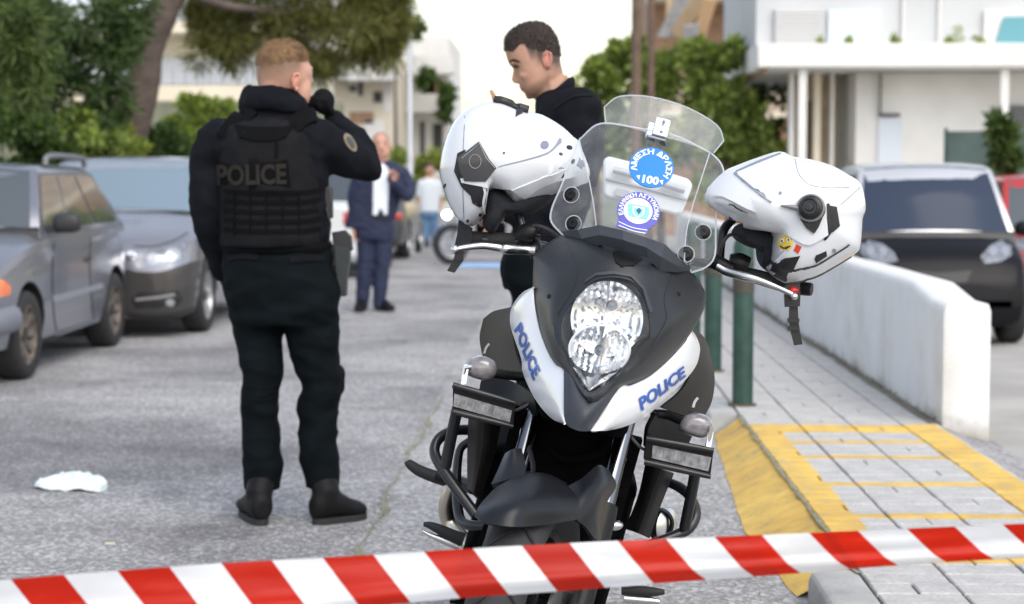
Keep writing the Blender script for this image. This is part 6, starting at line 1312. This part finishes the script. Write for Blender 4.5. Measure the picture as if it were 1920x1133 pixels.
m = M(); decal_poly(m, ell(656, 268, 8, 19, 18, -32), jb, .004); pt = build('shoulder_patch', m, mat('patch khaki', (0.20, 0.17, 0.11), 0.8, var=0.3, scale=60), jk)
m = M(); decal_poly(m, ell(656, 268, 4.5, 12, 14, -32), jb, .007); build('patch_emblem', m, mat('patch dark', (0.06, 0.06, 0.06), 0.8), pt)
m = M(); decal_strip(m, [(560, 300), (575, 320), (600, 335)], 2.5, jb, .003); build('sleeve_seam', m, vestm, jk)
# vest
v_ = M(); torso(v_, [(512, 98, 462, .165), (512, 100, 440, .17), (511, 101, 380, .175), (507, 100, 310, .18), (503, 96, 262, .175), (504, 92, 236, .15), (506, 78, 222, .12)], Y1)
v_ = wrinkle(fuse(v_, .0105, 3), .006, (6, 6, 10), 11); vb = v_.bvh(); ve = build('vest', v_, vestm, of, angle=180)
strapm = mat('webbing', (0.0038, 0.0040, 0.005), 0.85, bump=0.3, bscale=300, spec=0.1)
for y in (362, 380, 398, 416, 434): m = M(); decal_strip(m, [(422, y - 4), (470, y), (520, y), (570, y - 1), (600, y - 6)], 8, vb, .0045, n=5); build('webbing_strap', m, strapm, ve)
for x in (440, 470, 500, 530, 560): m = M(); decal_strip(m, [(x, 358), (x, 440)], 2, vb, .006, n=8); build('webbing_stitch', m, strapm, ve)
m = M(); decal_poly(m, [(408, 300), (470, 298), (540, 300), (545, 352), (470, 356), (408, 352)], vb, .003, 4); build('label_panel', m, strapm, ve)
m = M(); decal_text(m, 'POLICE', quadmap((408, 309), (536, 307), (537, 346), (409, 349)), vb, .0055, bold=.035); build('lettering', m, mat('dull grey print', (0.026, 0.024, 0.020), 0.85, spec=0.1), ve, angle=0)
for pts in ([(425, 262), (440, 238), (462, 216), (476, 206)], [(520, 258), (548, 236), (572, 222), (590, 218)]): m = M(); decal_strip(m, pts, [34, 30, 26], jb, .014, n=5); build('shoulder_strap', m, strapm, ve)
m = M(); decal_grid(m, [[(448, 218), (470, 214), (500, 213), (530, 216), (556, 222)], [(442, 236), (470, 240), (500, 241), (530, 240), (550, 238)], [(450, 258), (475, 264), (500, 265), (520, 263), (535, 258)]], vb, .008); build('yoke', m, strapm, ve)
m = M(); decal_strip(m, [(516, 245), (519, 270), (518, 296)], 5, vb, .006); build('drag_strap', m, strapm, ve)
# trousers
t_ = M(); torso(t_, [(518, 97, 456, .125), (523, 104, 490, .14), (528, 108, 530, .15), (531, 106, 575, .145), (533, 98, 608, .13)], Y1)
plimb(t_, [(482, 585, Y1, 50), (484, 645, Y1, 44), (491, 700, Y1 - .01, 39), (487, 740, Y1 - .015, 34), (488, 790, Y1, 36), (492, 850, Y1, 35), (495, 917, Y1, 34)], ends=False)
plimb(t_, [(582, 585, Y1, 52), (588, 645, Y1, 47), (599, 700, Y1 + .0, 40), (602, 738, Y1, 38), (595, 775, Y1, 38), (598, 850, Y1, 36), (603, 915, Y1, 34)], ends=False)
t_.ball(P(632, 715, Y1 + .07), (.03, .05, .06))
t_ = wrinkle(fuse(t_, .0105, 3), .014, (6, 6, 13), 21); tb = t_.bvh(); tr = build('trousers', t_, cloth2, of, angle=180)
for pts in ([(428, 486), (455, 480), (486, 484)], [(545, 488), (580, 484), (606, 486)]): m = M(); decal_strip(m, pts, [9, 11, 9], tb, .005); build('pocket_flap', m, cloth, tr)
for pts in ([(452, 745), (487, 752), (520, 744)], [(566, 742), (602, 750), (638, 742)], [(456, 722), (490, 728), (524, 722)]): m = M(); decal_strip(m, pts, [3, 5, 3], tb, .004, n=5); build('knee_fold', m, cloth2, tr)
m = M(); rr = [hring(519, 100, 462, Y1, .142)[k] for k in range(28)]; m.tube(rr, .020, 8, loop=True, flat=.35); build('belt', m, strapm, of)
boot(of, P(492, 985, Y1 - .10).xy.to_3d(), P(462, 975, Y1 + .15).xy.to_3d(), P(494, 900, Y1), 1.06); boot(of, P(590, 985, Y1 - .07).xy.to_3d(), P(682, 975, Y1 + .06).xy.to_3d(), P(603, 900, Y1), 1.06)
m = M(); hand(m, P(624, 222, Y1 + .15), P(598, 178, Y1 + .12) - P(624, 222, Y1 + .15), V((-.5, -.3, .2)), -1, 62, 1.05); m.ball(P(606, 190, Y1 + .13), (.045, .04, .05)); m = fuse(m, .0065, 2); build('glove', m, glove, of, angle=180)
m = M(); hand(m, P(416, 508, Y1 + .14), V((.25, .3, -.8)), V((.7, .5, 0)), 1, 30, 1.0); m = fuse(m, .006, 2); build('glove', m, glove, of, angle=180)
hol = M(); hol.prism([P(x, y, Y1 - .02) for x, y in [(628, 462), (655, 466), (655, 490), (650, 520), (648, 556), (636, 556), (630, 500)]], (0, .055, 0)); ho = build('holster', hol, mat('holster grey', (0.022, 0.028, 0.029), 0.45, var=0.2, scale=20), of, bevel=.008)
m = M(); m.prism([P(x, y, Y1 - .015) for x, y in [(622, 436), (646, 432), (657, 444), (660, 470), (640, 474), (626, 466)]], (0, .045, 0)); build('pistol_grip', m, blackp, ho, bevel=.008)
m = M(); m.prism([P(x, y, Y1 + .0) for x, y in [(606, 455), (632, 460), (634, 500), (610, 500)]], (0, .02, 0)); build('holster_plate', m, blackp, ho, bevel=.005)
m = M(); m.tube([P(612, 390, Y1 - .06), P(620, 420, Y1 - .07), P(616, 455, Y1 - .06)], .004, 6); build('radio_cable', m, blackp, of)
m = M(); m.box(P(615, 380, Y1 - .02), (.035, .05, .12)); build('radio', m, blackp, of, bevel=.006)

# ------------------------------------------------------------------ officer in profile behind the motorcycle
Y2 = 6.1
o2 = thing('person', 'dark haired officer in black jacket behind the motorcycle, looking down to the left', 'person', (P(1000, 1038, Y2).x, Y2, 0))
prof = [(1056, 140), (1051, 119), (1049, 95), (1041, 70), (1024, 53), (999, 47), (970, 56), (951, 72), (947, 92), (949, 104), (953, 117), (958, 124), (965, 133), (970, 144), (973, 153), (975, 160), (977, 166), (980, 171), (984, 176), (987, 181), (996, 185), (1010, 184), (1022, 180), (1036, 172), (1050, 160)]
hd = M().inflate(crom(prof, 3, True), (1008, 116), Y2, .074, 12, .55, .9); hdf = fuse(hd, .005, 1)
b = M(); b.inflate(crom(prof, 3, True), (1008, 116), Y2, .074, 12, .55, .9)
def face2(b):
    b.rings([[P(963, 130, Y2 - .006), P(963, 130, Y2 + .006), P(972, 130, Y2 + .014), P(972, 130, Y2 - .014)], [P(961, 141, Y2 - .009), P(961, 141, Y2 + .009), P(976, 142, Y2 + .018), P(976, 142, Y2 - .018)], [P(959, 150, Y2 - .012), P(959, 150, Y2 + .012), P(978, 152, Y2 + .021), P(978, 152, Y2 - .021)], [P(964, 156, Y2 - .012), P(964, 156, Y2 + .012), P(978, 158, Y2 + .02), P(978, 158, Y2 - .02)]])
    for s_ in (-1, 1): b.ball(P(972, 153, Y2 + s_ * .015), (.012, .008, .009)); b.ball(P(960, 119, Y2 + s_ * .032), (.010, .030, .010)); b.ball(P(992, 142, Y2 + s_ * .052), (.034, .018, .022))
    b.ball(P(978.5, 163.5, Y2), (.0105, .022, .005)); b.ball(P(981.5, 169.5, Y2), (.009, .019, .005)); b.ball(P(993, 180, Y2), (.014, .026, .012)); return b
face2(b)
b.tube([P(1030, 150, Y2), P(1040, 185, Y2), P(1050, 225, Y2)], [.064, .066, .08], 16)
def torso2(m, g=0.0):
    rows = [(1050, 34, 170, .075), (1058, 52, 190, .15), (1066, 60, 215, .20), (1066, 66, 260, .215), (1055, 68, 330, .20), (1035, 66, 400, .185), (1015, 62, 460, .18), (1006, 62, 500, .18)]
    return torso(m, [(a, w_ + g * 500, y, d + g) for a, w_, y, d in rows], Y2)
torso2(b, -.02)
arms = [[(1080, 215, Y2 - .17, 34), (1086, 290, Y2 - .20, 30), (1070, 370, Y2 - .19, 27), (1010, 400, Y2 - .12, 23), (960, 395, Y2 - .05, 19)], [(1060, 215, Y2 + .17, 34), (1040, 290, Y2 + .2, 30), (1005, 345, Y2 + .17, 26), (968, 295, Y2 + .1, 21), (950, 262, Y2 + .06, 17)]]
legs = [[(1006, 490, Y2 - .10, 44), (1008, 640, Y2 - .10, 36), (1012, 760, Y2 - .10, 28), (1018, 880, Y2 - .10, 25), (1022, 980, Y2 - .10, 20)], [(1006, 490, Y2 + .10, 44), (1000, 640, Y2 + .12, 36), (1000, 760, Y2 + .12, 28), (1004, 880, Y2 + .12, 25), (1008, 970, Y2 + .12, 20)]]
for a in arms + legs: plimb(b, [(x, y, Y, r_ * .8) for x, y, Y, r_ in a], 12, 3)
b2f = fuse(b, .0042, 2); bo2 = build('body', b2f, skin2, o2, angle=180)
def fade2(v):
    if v.z < 1.45: return 0.0
    x, y = pix(v); n_ = 3 * noise.noise(v * 40)
    side = sst(998, 1010, x) * (1 - sst(92 + max(0, x - 985) * .30, 118 + max(0, x - 985) * .42, y + n_)); burn = sst(984, 992, x - (y - 92) * .3 + n_) * (1 - sst(1002, 1008, x)) * (1 - sst(94, 124, y)) 
    beard = .38 * sst(0, 14, y - (158 - (x - 990) * .62)) * (1 - sst(1026, 1036, x)) * sst(966, 974, x) * (1 - sst(188, 196, y)) * sst(128, 140, y)
    return max(min(.95, side), .9 * burn, beard)
set_fade(bo2, fade2)
hbv = b2f.bvh()
m = M(); m.ball(P(1025, 114, Y2 - .076), (.017, .009, .031), 14, 10, Matrix.Rotation(R(-14), 3, 'Y')); m.tube([P(1018, 104, Y2 - .088), P(1024, 96, Y2 - .09), P(1033, 100, Y2 - .09), P(1034, 114, Y2 - .09), P(1027, 126, Y2 - .088)], .0045, 6); build('ear', fuse(m, .003, 3), mat('pink ear', (0.52, 0.22, 0.16), 0.5, var=0.1, scale=20), o2, angle=180)
def hc2(v):
    x, y = pix(v); lim = 3 * noise.noise(v * 60) + 95 if x < 962 else (96 - (x - 962) * .9 if x < 977 else (82 + (x - 977) * .1 if x < 985 else 88 + (x - 985) * .28)); return y < lim
hm = shell_of(hdf, hc2, lambda v, n: .0025 + .010 * max(0, min(1, (88 - pix(v)[1]) / 35)) * (1 - .5 * sst(1015, 1045, pix(v)[0])) + .001 * noise.noise(V((v.x * 80, v.y * 60, v.z * 80)))); hair2 = mat('dark brown hair', (0.028, 0.016, 0.012), 0.55, var=0.4, scale=40, bump=0.7, bscale=260); strands(hm, M().join(hm), 3600, .008, lambda p, n: n * .6 + V((-.35, 0, .25)) + rv() * .12); build('hair', hm, hair2, o2, angle=180)
def hc3(v):
    x, y = pix(v); return (not hc2(v)) and ((x > 1000 and y < 96 + (x - 985) * .55 and x > 984) or (x > 1034 and y < 134) or (986 + (y - 95) * .35 < x < 1004 and y < 112))
m = M(); decal_strip(m, [(956, 117), (963, 113), (975, 116)], [2, 5, 2], hbv, .003); build('eyebrow', m, hair2, o2)
m = M(); decal_poly(m, ell(968, 126, 4.5, 2.2, 12, 10), hbv, .0012, 2); ey = build('eye', m, mat('eye shade', (0.10, 0.06, 0.05), 0.4), o2); m = M(); decal_strip(m, [(964, 124), (968, 122.5), (974, 126)], [1, 1.6, 1], hbv, .002); build('eyelash', m, hair2, ey)
m = M(); decal_strip(m, [(975, 166.5), (981, 166.5), (986, 165)], [2.2, 2, 1], hbv, .0012); build('lips', m, mat('lip', (0.42, 0.17, 0.14), 0.5), o2)
def sb(v):
    x, y = pix(v); return y > 150 - (x - 1000) * .45 + (26 if x < 985 else 0) and x > 978 and y > 128 and x < 1032
j = M(); torso2(j)
for a in arms: plimb(j, [(x, y, Y, r_ * 1.18) for x, y, Y, r_ in a[:-1]] + [(*a[-1][:3], a[-1][3] * 1.25)])
j.ball(P(1082, 212, Y2 - .17), (.085, .075, .085))
j = wrinkle(fuse(j, .010, 4), .010, (7, 7, 11), 5); jb2 = j.bvh(); jk2 = build('jacket', j, cloth, o2, angle=180)
m = M(); ring = [P(1040 + 34 * math.cos(q) + 0, 184 - 22 * math.cos(q), Y2 + .085 * math.sin(q)) for q in [2 * PI * i / 24 for i in range(24)]]; ring = [P(1043 + 30 * math.cos(q), 178 - 24 * math.cos(q), Y2 + .08 * math.sin(q)) for q in [2 * PI * i / 24 for i in range(24)]]
m.tube(ring, .022, 10, loop=True, flat=.5); build('collar', fuse(m, .007, 3), cloth, jk2, angle=180)
m = M(); decal_strip(m, [(1040, 205), (1075, 182), (1110, 180)], [3, 4, 3], jb2, .005); build('shoulder_seam', m, vestm, jk2)
t_ = M(); torso(t_, [(1012, 66, 456, .185), (1006, 66, 500, .19), (1005, 60, 540, .18)], Y2)
for a in legs: plimb(t_, [(x, y, Y, r_ * 1.12) for x, y, Y, r_ in a])
t_ = wrinkle(fuse(t_, .0105, 3), .012, (6, 6, 13), 33); build('trousers', t_, cloth2, o2, angle=180)
for (x, y, Y) in ((1022, 980, Y2 - .10), (1008, 970, Y2 + .12)): h_ = P(x, y, Y); boot(o2, (h_.x + .06, Y, 0), (h_.x - .20, Y + .02, 0), (h_.x, Y, .22))
m = M(); hand(m, P(950, 262, Y2 + .06), P(930, 222, Y2 + .04) - P(950, 262, Y2 + .06), V((.5, .3, .4)), 1, 70, .95); m.tube([P(936, 222, Y2 + .02), P(929, 196, Y2 + .02), P(926, 180, Y2 + .02), P(919, 168, Y2 + .02)], [.011, .0105, .0095, .007], 8); build('hand', fuse(m, .0055, 2), skin2, o2, angle=180)
m = M(); hand(m, P(960, 395, Y2 - .05), V((-1, .1, .1)), V((0, .6, -.6)), 1, 40, 1.0); build('hand', fuse(m, .006, 2), skin2, o2, angle=180)

# ------------------------------------------------------------------ man in the blue suit
Y3 = 17.2; K3 = Y3 / F
sm_ = thing('person', 'grey haired man in a navy suit and white shirt standing on the road', 'person', (P(705, 583, Y3).x, Y3, 0))
b = M(); b.ball(P(714, 272, Y3), (17 * K3, .10, 23 * K3), 20, 14); b.ball(P(716, 286, Y3 - .03), (14 * K3, .07, 14 * K3), 16, 10); b.ball(P(717, 278, Y3 - .105), (.016, .022, .022)); b.tube([P(714, 290, Y3), P(716, 306, Y3)], [.06, .07], 12)
torso(b, [(700, 36, 430, .10), (708, 38, 380, .11), (714, 40, 330, .11), (716, 30, 312, .09)], Y3)
ra = [(755, 326, Y3, 11), (768, 352, Y3 - .03, 10), (762, 368, Y3 - .10, 9), (744, 345, Y3 - .2, 8), (738, 334, Y3 - .22, 6)]; la = [(676, 328, Y3, 11), (664, 365, Y3, 10), (662, 400, Y3 - .02, 8), (664, 428, Y3 - .05, 6)]
ll = [(686, 430, Y3, 17), (684, 500, Y3, 14), (679, 574, Y3, 9)]; rl = [(718, 430, Y3, 17), (716, 500, Y3, 14), (711, 574, Y3, 9)]
for a in (ra, la, ll, rl): plimb(b, [(x, y, Y, r_ * .8) for x, y, Y, r_ in a], 10, 3)
bf = fuse(b, .012, 3); build('body', bf, mat('ruddy skin', (0.50, 0.26, 0.19), 0.5, var=0.12, scale=18), sm_, angle=180); bb = bf.bvh()
hm = shell_of(bf, lambda v: (lambda x, y: y < 262 - abs(x - 714) * -.6 - 8 + (0 if abs(x - 714) > 10 else -4) and v.z > 1.55 and (v.y > Y3 - .02 or abs(x - 714) > 11))(*pix(v)), lambda v, n: .006); build('hair', hm, mat('grey hair', (0.22, 0.19, 0.17), 0.7, var=0.3, scale=40), sm_, angle=180)
for x in (708, 722): m = M(); decal_strip(m, [(x - 4, 267), (x, 265.5), (x + 4, 267)], 2, bb, .003); build('eyebrow', m, mat('grey brow', (0.12, 0.09, 0.08), 0.7), sm_); m = M(); decal_poly(m, ell(x, 270.5, 2.4, 1.4, 8), bb, .002, 1); build('eye', m, MATS['eye shade'], sm_)
m = M(); decal_strip(m, [(711, 285.5), (717, 286), (722, 285.5)], 1.6, bb, .002); build('lips', m, MATS['lip'], sm_)
for x in (698, 731): m = M(); m.ball(P(x, 274, Y3 + .02), (.012, .02, .033)); build('ear', m, MATS['ruddy skin'], sm_)
navy = mat('navy suit cloth', (0.013, 0.019, 0.050), 0.8, var=0.2, scale=10, bump=0.15, bscale=200)
j = M(); torso(j, [(690, 44, 428, .13), (698, 46, 400, .14), (707, 48, 360, .145), (714, 49, 330, .14), (716, 44, 316, .115), (716, 20, 303, .07)], Y3)
for a in (ra, la): plimb(j, [(x, y, Y, r_ * 1.25) for x, y, Y, r_ in a[:-1]])
j = wrinkle(fuse(j, .014, 3), .008, (9, 9, 12), 41); jb3 = j.bvh(); jk3 = build('suit_jacket', j, navy, sm_, angle=180)
m = M(); decal_poly(m, [(707, 302), (717, 306), (726, 301), (729, 320), (728, 360), (726, 404), (699, 404), (700, 365), (701, 325)], jb3, .006, 4); sh3 = build('shirt', m, mat('white shirt', (0.72, 0.75, 0.82), 0.8, var=0.05, scale=10), sm_)
m = M(); decal_strip(m, [(704, 303), (698, 325), (694, 350), (695, 380)], [4, 11, 9, 5], jb3, .012); build('lapel', m, navy, jk3); m = M(); decal_strip(m, [(730, 302), (736, 325), (736, 350), (731, 385)], [4, 11, 9, 5], jb3, .012); build('lapel', m, navy, jk3)
m = M(); decal_strip(m, [(693, 405), (710, 407), (727, 405)], 6, jb3, .010); build('belt', m, hblack, sm_)
t_ = M(); torso(t_, [(700, 36, 404, .12), (702, 37, 430, .13), (702, 36, 450, .12)], Y3)
for a in (ll, rl): plimb(t_, [(x, y, Y, r_ * 1.08) for x, y, Y, r_ in a[:-1]] + [(a[-1][0], 572, a[-1][2], 12)])
t_ = wrinkle(fuse(t_, .014, 3), .008, (8, 8, 16), 44); build('suit_trousers', t_, navy, sm_, angle=180)
for (hx, tx, ty) in ((680, 676, -.22), (710, 738, -.12)): h_ = P(hx, 583, Y3); e_ = P(tx, 583, Y3); boot(sm_, (h_.x, Y3 + .06, 0), (e_.x, Y3 + ty, 0), (h_.x, Y3, .14), .8)
m = M(); hand(m, P(741, 340, Y3 - .2), V((-.25, -.2, .9)), V((-.5, -.8, 0)), 1, 40, 1.0); build('hand', fuse(m, .008, 2), MATS['ruddy skin'], sm_, angle=180)
m = M(); hand(m, P(664, 428, Y3 - .05), V((.05, 0, -1)), V((.7, -.2, 0)), 1, 30, 1.0); build('hand', fuse(m, .008, 2), MATS['ruddy skin'], sm_, angle=180)

# ------------------------------------------------------------------ distant pedestrian and parked motorcycle
Y4 = 33.5; K4 = Y4 / F; gz = P(806, 463, Y4)
pd = thing('person', 'distant person in a pale shirt and blue jeans beside the lamp post', 'person', (gz.x, Y4, 0))
b = M(); b.ball(P(806, 318, Y4), (9 * K4, .1, 11.5 * K4), 14, 10); b.tube([P(806, 324, Y4), P(806, 334, Y4)], .06, 10); torso(b, [(806, 15, 395, .10), (806, 17, 360, .11), (806, 19, 340, .10), (806, 8, 332, .06)], Y4)
la4 = [(789, 342, Y4, 4.5), (785, 365, Y4, 4), (786, 392, Y4 - .05, 3)]; ra4 = [(823, 342, Y4, 4.5), (828, 365, Y4, 4), (826, 392, Y4 - .05, 3)]; lg = [[(799, 395, Y4, 8.5), (799, 425, Y4, 7), (801, 458, Y4, 5)], [(813, 395, Y4, 8.5), (814, 425, Y4, 7), (815, 458, Y4 + .1, 5)]]
for a in [la4, ra4] + lg: plimb(b, [(x, y, Y, r_ * .85) for x, y, Y, r_ in a], 8, 2)
build('body', fuse(b, .02, 2), skin2, pd, angle=180)
m = M(); m.ball(P(806, 314, Y4 + .02), (9.5 * K4, .105, 9.5 * K4), 14, 10); build('hair', m, hair2, pd)
j = M(); torso(j, [(806, 18, 398, .125), (806, 19, 365, .13), (806, 21, 344, .12), (806, 12, 334, .08)], Y4); plimb(j, [(x, y, Y, r_ * 1.3) for x, y, Y, r_ in la4[:2]], 10, 3); plimb(j, [(x, y, Y, r_ * 1.3) for x, y, Y, r_ in ra4[:2]], 10, 3); build('shirt', fuse(j, .02, 2), mat('pale shirt', (0.66, 0.70, 0.74), 0.85), pd, angle=180)
t_ = M(); torso(t_, [(806, 18, 396, .125), (806, 18, 408, .125)], Y4); [plimb(t_, a, 10, 3) for a in lg]; build('jeans', fuse(t_, .02, 2), mat('blue denim', (0.10, 0.19, 0.32), 0.85, var=0.2, scale=6), pd, angle=180)
for x, Y in ((801, Y4), (815, Y4 + .1)): h_ = P(x, 463, Y); boot(pd, (h_.x, Y + .06, 0), (h_.x, Y - .2, 0), (h_.x, Y, .12), .8, hblack)

Y5 = 26.6; pm_ = thing('parked_motorcycle', 'distant dark blue motorcycle with its headlight lit beyond the helmet', 'motorcycle', G(890, 494, 0))
fwd = V((-.86, -.5, 0)).normalized(); sd_ = V((.5, -.86, 0)).normalized(); fc = G(846, 496, 0) + V((0, 0, .31)); rc = fc - fwd * 1.35
Q = lambda a, s, z: fc + fwd * a + sd_ * s + V((0, 0, z - .31))
for c in (fc, rc):
    m = M().lathe([(.21, -.04), (.27, -.05), (.30, -.03), (.31, 0), (.30, .03), (.27, .05), (.21, .04)], c, sd_, 32); w_ = build('wheel', m, rubber, pm_)
    m = M(); m.lathe([(.20, -.03), (.215, -.035), (.215, .035), (.20, .03)], c, sd_, 32); m.lathe([(0, -.05), (.05, -.05), (.05, .05), (0, .05)], c, sd_, 12); build('rim', m, alloy, w_, kind=None)
    for i in range(6): q = PI * i / 3; d = fwd * math.cos(q) + V((0, 0, math.sin(q))); m = M(); m.tube([c + d * .04, c + d * .21], .014, 6); build('spoke', m, alloy, w_)
for s in (-.09, .09): m = M(); m.tube([fc + sd_ * s, Q(-.32, s, 1.0)], .02, 8); build('fork', m, polish, pm_)
bl5 = paint('dark blue paint', (0.02, 0.05, 0.13), 0.2, 0.3)
m = M(); m.ball(Q(-.62, 0, .86), (.17, .17, .15)); m.ball(Q(-.48, 0, .84), (.15, .15, .13)); build('fuel_tank', fuse(m, .02, 3), bl5, pm_, angle=180)
m = M(); m.box(Q(-1.1, 0, .80), (.5, .26, .09), Matrix.Rotation(math.atan2(fwd.y, fwd.x), 3, 'Z')); build('seat', m, hblack, pm_, bevel=.03)
m = M(); m.box(Q(-.68, 0, .46), (.42, .28, .36), Matrix.Rotation(math.atan2(fwd.y, fwd.x), 3, 'Z')); build('engine', m, darkin, pm_, bevel=.04)
m = M(); m.tube([rc, Q(-.75, 0, .42)], .03, 8); build('swing_arm', m, satin, pm_); m = M(); m.tube([Q(-.3, 0, .85), Q(-.72, 0, .7), Q(-1.35, 0, .74)], .03, 8); build('frame', m, bl5, pm_)
m = M(); m.tube([Q(-.42, -.36, 1.04), Q(-.34, -.1, 1.02), Q(-.34, .1, 1.02), Q(-.42, .36, 1.04)], .015, 8); build('handlebar', m, satin, pm_)
m = M(); m.rings([[fc + fwd * (.335 * math.cos(q)) * 1 + V((0, 0, .335 * math.sin(q))) + sd_ * s for s in (-.06, -.03, .03, .06)] for q in [R(20 + 14 * i) for i in range(9)]], False, False); fo_ = build('mudguard', m, bl5, pm_)
c = P(838, 403, (Q(-.2, 0, .9)).y); ax = (C0 - c).normalized(); m = M(); m.lathe([(0, -.12), (.06, -.1), (.075, -.02), (.075, .0), (.06, .0)], c, ax, 20); hh = build('headlight', m, satin, pm_)
m = M(); m.lathe([(.062, .0), (.05, .012), (.02, .018), (0, .019)], c, ax, 20); build('lit_lens', m, mat('lit lamp', (0.92, 0.98, 1.0), 0.3, emit=6.0), hh)
m = M(); m.tube([Q(-.85, .12, .3), Q(-.95, .26, .0)], .012, 6); build('side_stand', m, satin, pm_)

# ================================================================== BARRIER TAPE AND LITTER
tm_, N, L, bb_ = nodes_of('barrier tape film')
uv = N.new('ShaderNodeAttribute'); uv.attribute_name = 'tape'; sx = N.new('ShaderNodeSeparateXYZ'); L.new(uv.outputs['Vector'], sx.inputs[0])
st_ = nmath(N, L, 'FRACT', nmath(N, L, 'ADD', nmath(N, L, 'MULTIPLY', sx.outputs[0], 1.0), nmath(N, L, 'MULTIPLY', sx.outputs[1], -0.37)))
band = nmath(N, L, 'LESS_THAN', st_, 0.5)
L.new(nmix(N, L, band, (0.80, 0.81, 0.83), (0.66, 0.022, 0.008)), bb_.inputs['Base Color']); bb_.inputs['Roughness'].default_value = 0.32; bb_.inputs['Specular IOR Level'].default_value = 0.4
tl = N.new('ShaderNodeBsdfTranslucent'); L.new(nmix(N, L, band, (0.80, 0.81, 0.83), (0.75, 0.03, 0.01)), tl.inputs[0]); mx = N.new('ShaderNodeMixShader'); mx.inputs[0].default_value = 0.3
L.new(bb_.outputs[0], mx.inputs[1]); L.new(tl.outputs[0], mx.inputs[2])
ts_ = N.new('ShaderNodeBsdfTransparent'); L.new(nmix(N, L, band, (0.9, 0.9, 0.9), (0.75, 0.03, 0.01)), ts_.inputs[0]); m3_ = N.new('ShaderNodeMixShader'); L.new(nmath(N, L, 'ADD', nmath(N, L, 'MULTIPLY', band, 0.28), 0.07), m3_.inputs[0]); L.new(mx.outputs[0], m3_.inputs[1]); L.new(ts_.outputs[0], m3_.inputs[2]); L.new(m3_.outputs[0], N['Material Output'].inputs['Surface'])
tp = M(); top = crom([(-340, 1120), (0, 1088), (200, 1072), (420, 1056), (640, 1044), (860, 1030), (1060, 1019), (1260, 1010), (1460, 1002), (1660, 993), (1920, 982), (2300, 966)], 6); bot = crom([(-340, 1215), (0, 1188), (200, 1170), (420, 1156), (640, 1142), (860, 1122), (1060, 1108), (1260, 1092), (1460, 1078), (1660, 1062), (1920, 1046), (2300, 1030)], 6)
rows = []; cvs = []
TX = [20, 220, 415, 605, 795, 978, 1158, 1340, 1517, 1700, 1880]
def tphase(x):
    if x <= TX[0]: return (x - TX[0]) / 200 + 10
    for i in range(len(TX) - 1):
        if x <= TX[i + 1]: return 10 + i + (x - TX[i]) / (TX[i + 1] - TX[i])
    return 10 + len(TX) - 1 + (x - TX[-1]) / 178
for i, (a, b_) in enumerate(zip(top, bot)):
    Yt = 2.62 + .0001 * (a[0] - 960) + .03 * max(0, (a[0] - 1000) / 1000); r_ = []
    for k in range(9):
        t = k / 8; x, y = lerp(a, b_, t); fold = .016 * math.exp(-((t - .80 - .05 * math.sin(a[0] * .004)) / .10) ** 2)
        r_.append(P(x, y, Yt + .010 * math.sin(t * 2.4 + a[0] * .003) - fold + .006 * noise.noise(V((a[0] * .008, t * 4, 0))))); cvs.append((tphase(a[0]), t * 1.0 + (0.55 * max(0, (t - .78)) if a[0] > 1250 else 0), 0))
    rows.append(r_)
tp.grid(rows); to = build('barrier_tape', tp, tm_, angle=180, label='red and white striped barrier tape stretched across the foreground', cat='tape')
at = to.data.attributes.new('tape', 'FLOAT_VECTOR', 'POINT'); at.data.foreach_set('vector', [x for c in cvs for x in c])
paper = mat('crumpled paper', (0.72, 0.80, 0.78), 0.7, var=0.06, scale=20)
o_ = G(132, 916); m = M(); rows = []
outl = crom([(66, 904), (100, 890), (140, 880), (175, 884), (202, 900), (195, 914), (182, 920), (150, 916), (110, 915), (75, 912)], 3, True)
ctr = (135, 900); rs = []
for k, z in ((1.0, .004), (.97, .022), (.8, .032), (.5, .038), (.2, .041), (.03, .04)):
    rs.append([G(ctr[0] + (x - ctr[0]) * k, 905 + (y - 900) * k * .72 + 6) + V((0, 0, z + .016 * noise.noise(V((x * .06, y * .15, k * 5))))) for x, y in outl])
m.rings(rs, True, False); m.add(rs[-1], [tuple(range(len(rs[-1])))]); m.add(rs[0], [tuple(range(len(rs[0])))]); nn_ = vnormals(m); m.v = [v + V((0, 0, .012 * abs(noise.noise(v * 22)) + .008 * noise.noise(v * 45))) for v in m.v]
build('crumpled_paper', m, paper, angle=18, label='crumpled pale paper lying on the road at lower left', cat='litter')
m = M(); g_ = G(196, 1024); m.prism([g_ + V((0, 0, .006)), g_ + V((.035, .004, .006)), g_ + V((.034, .014, .008)), g_ + V((.002, .010, .008))], (0, 0, .003)); build('paper_scrap', m, mat('yellowish scrap', (0.6, 0.55, 0.38), 0.8), label='tiny yellowish scrap on the asphalt above the tape', cat='litter')
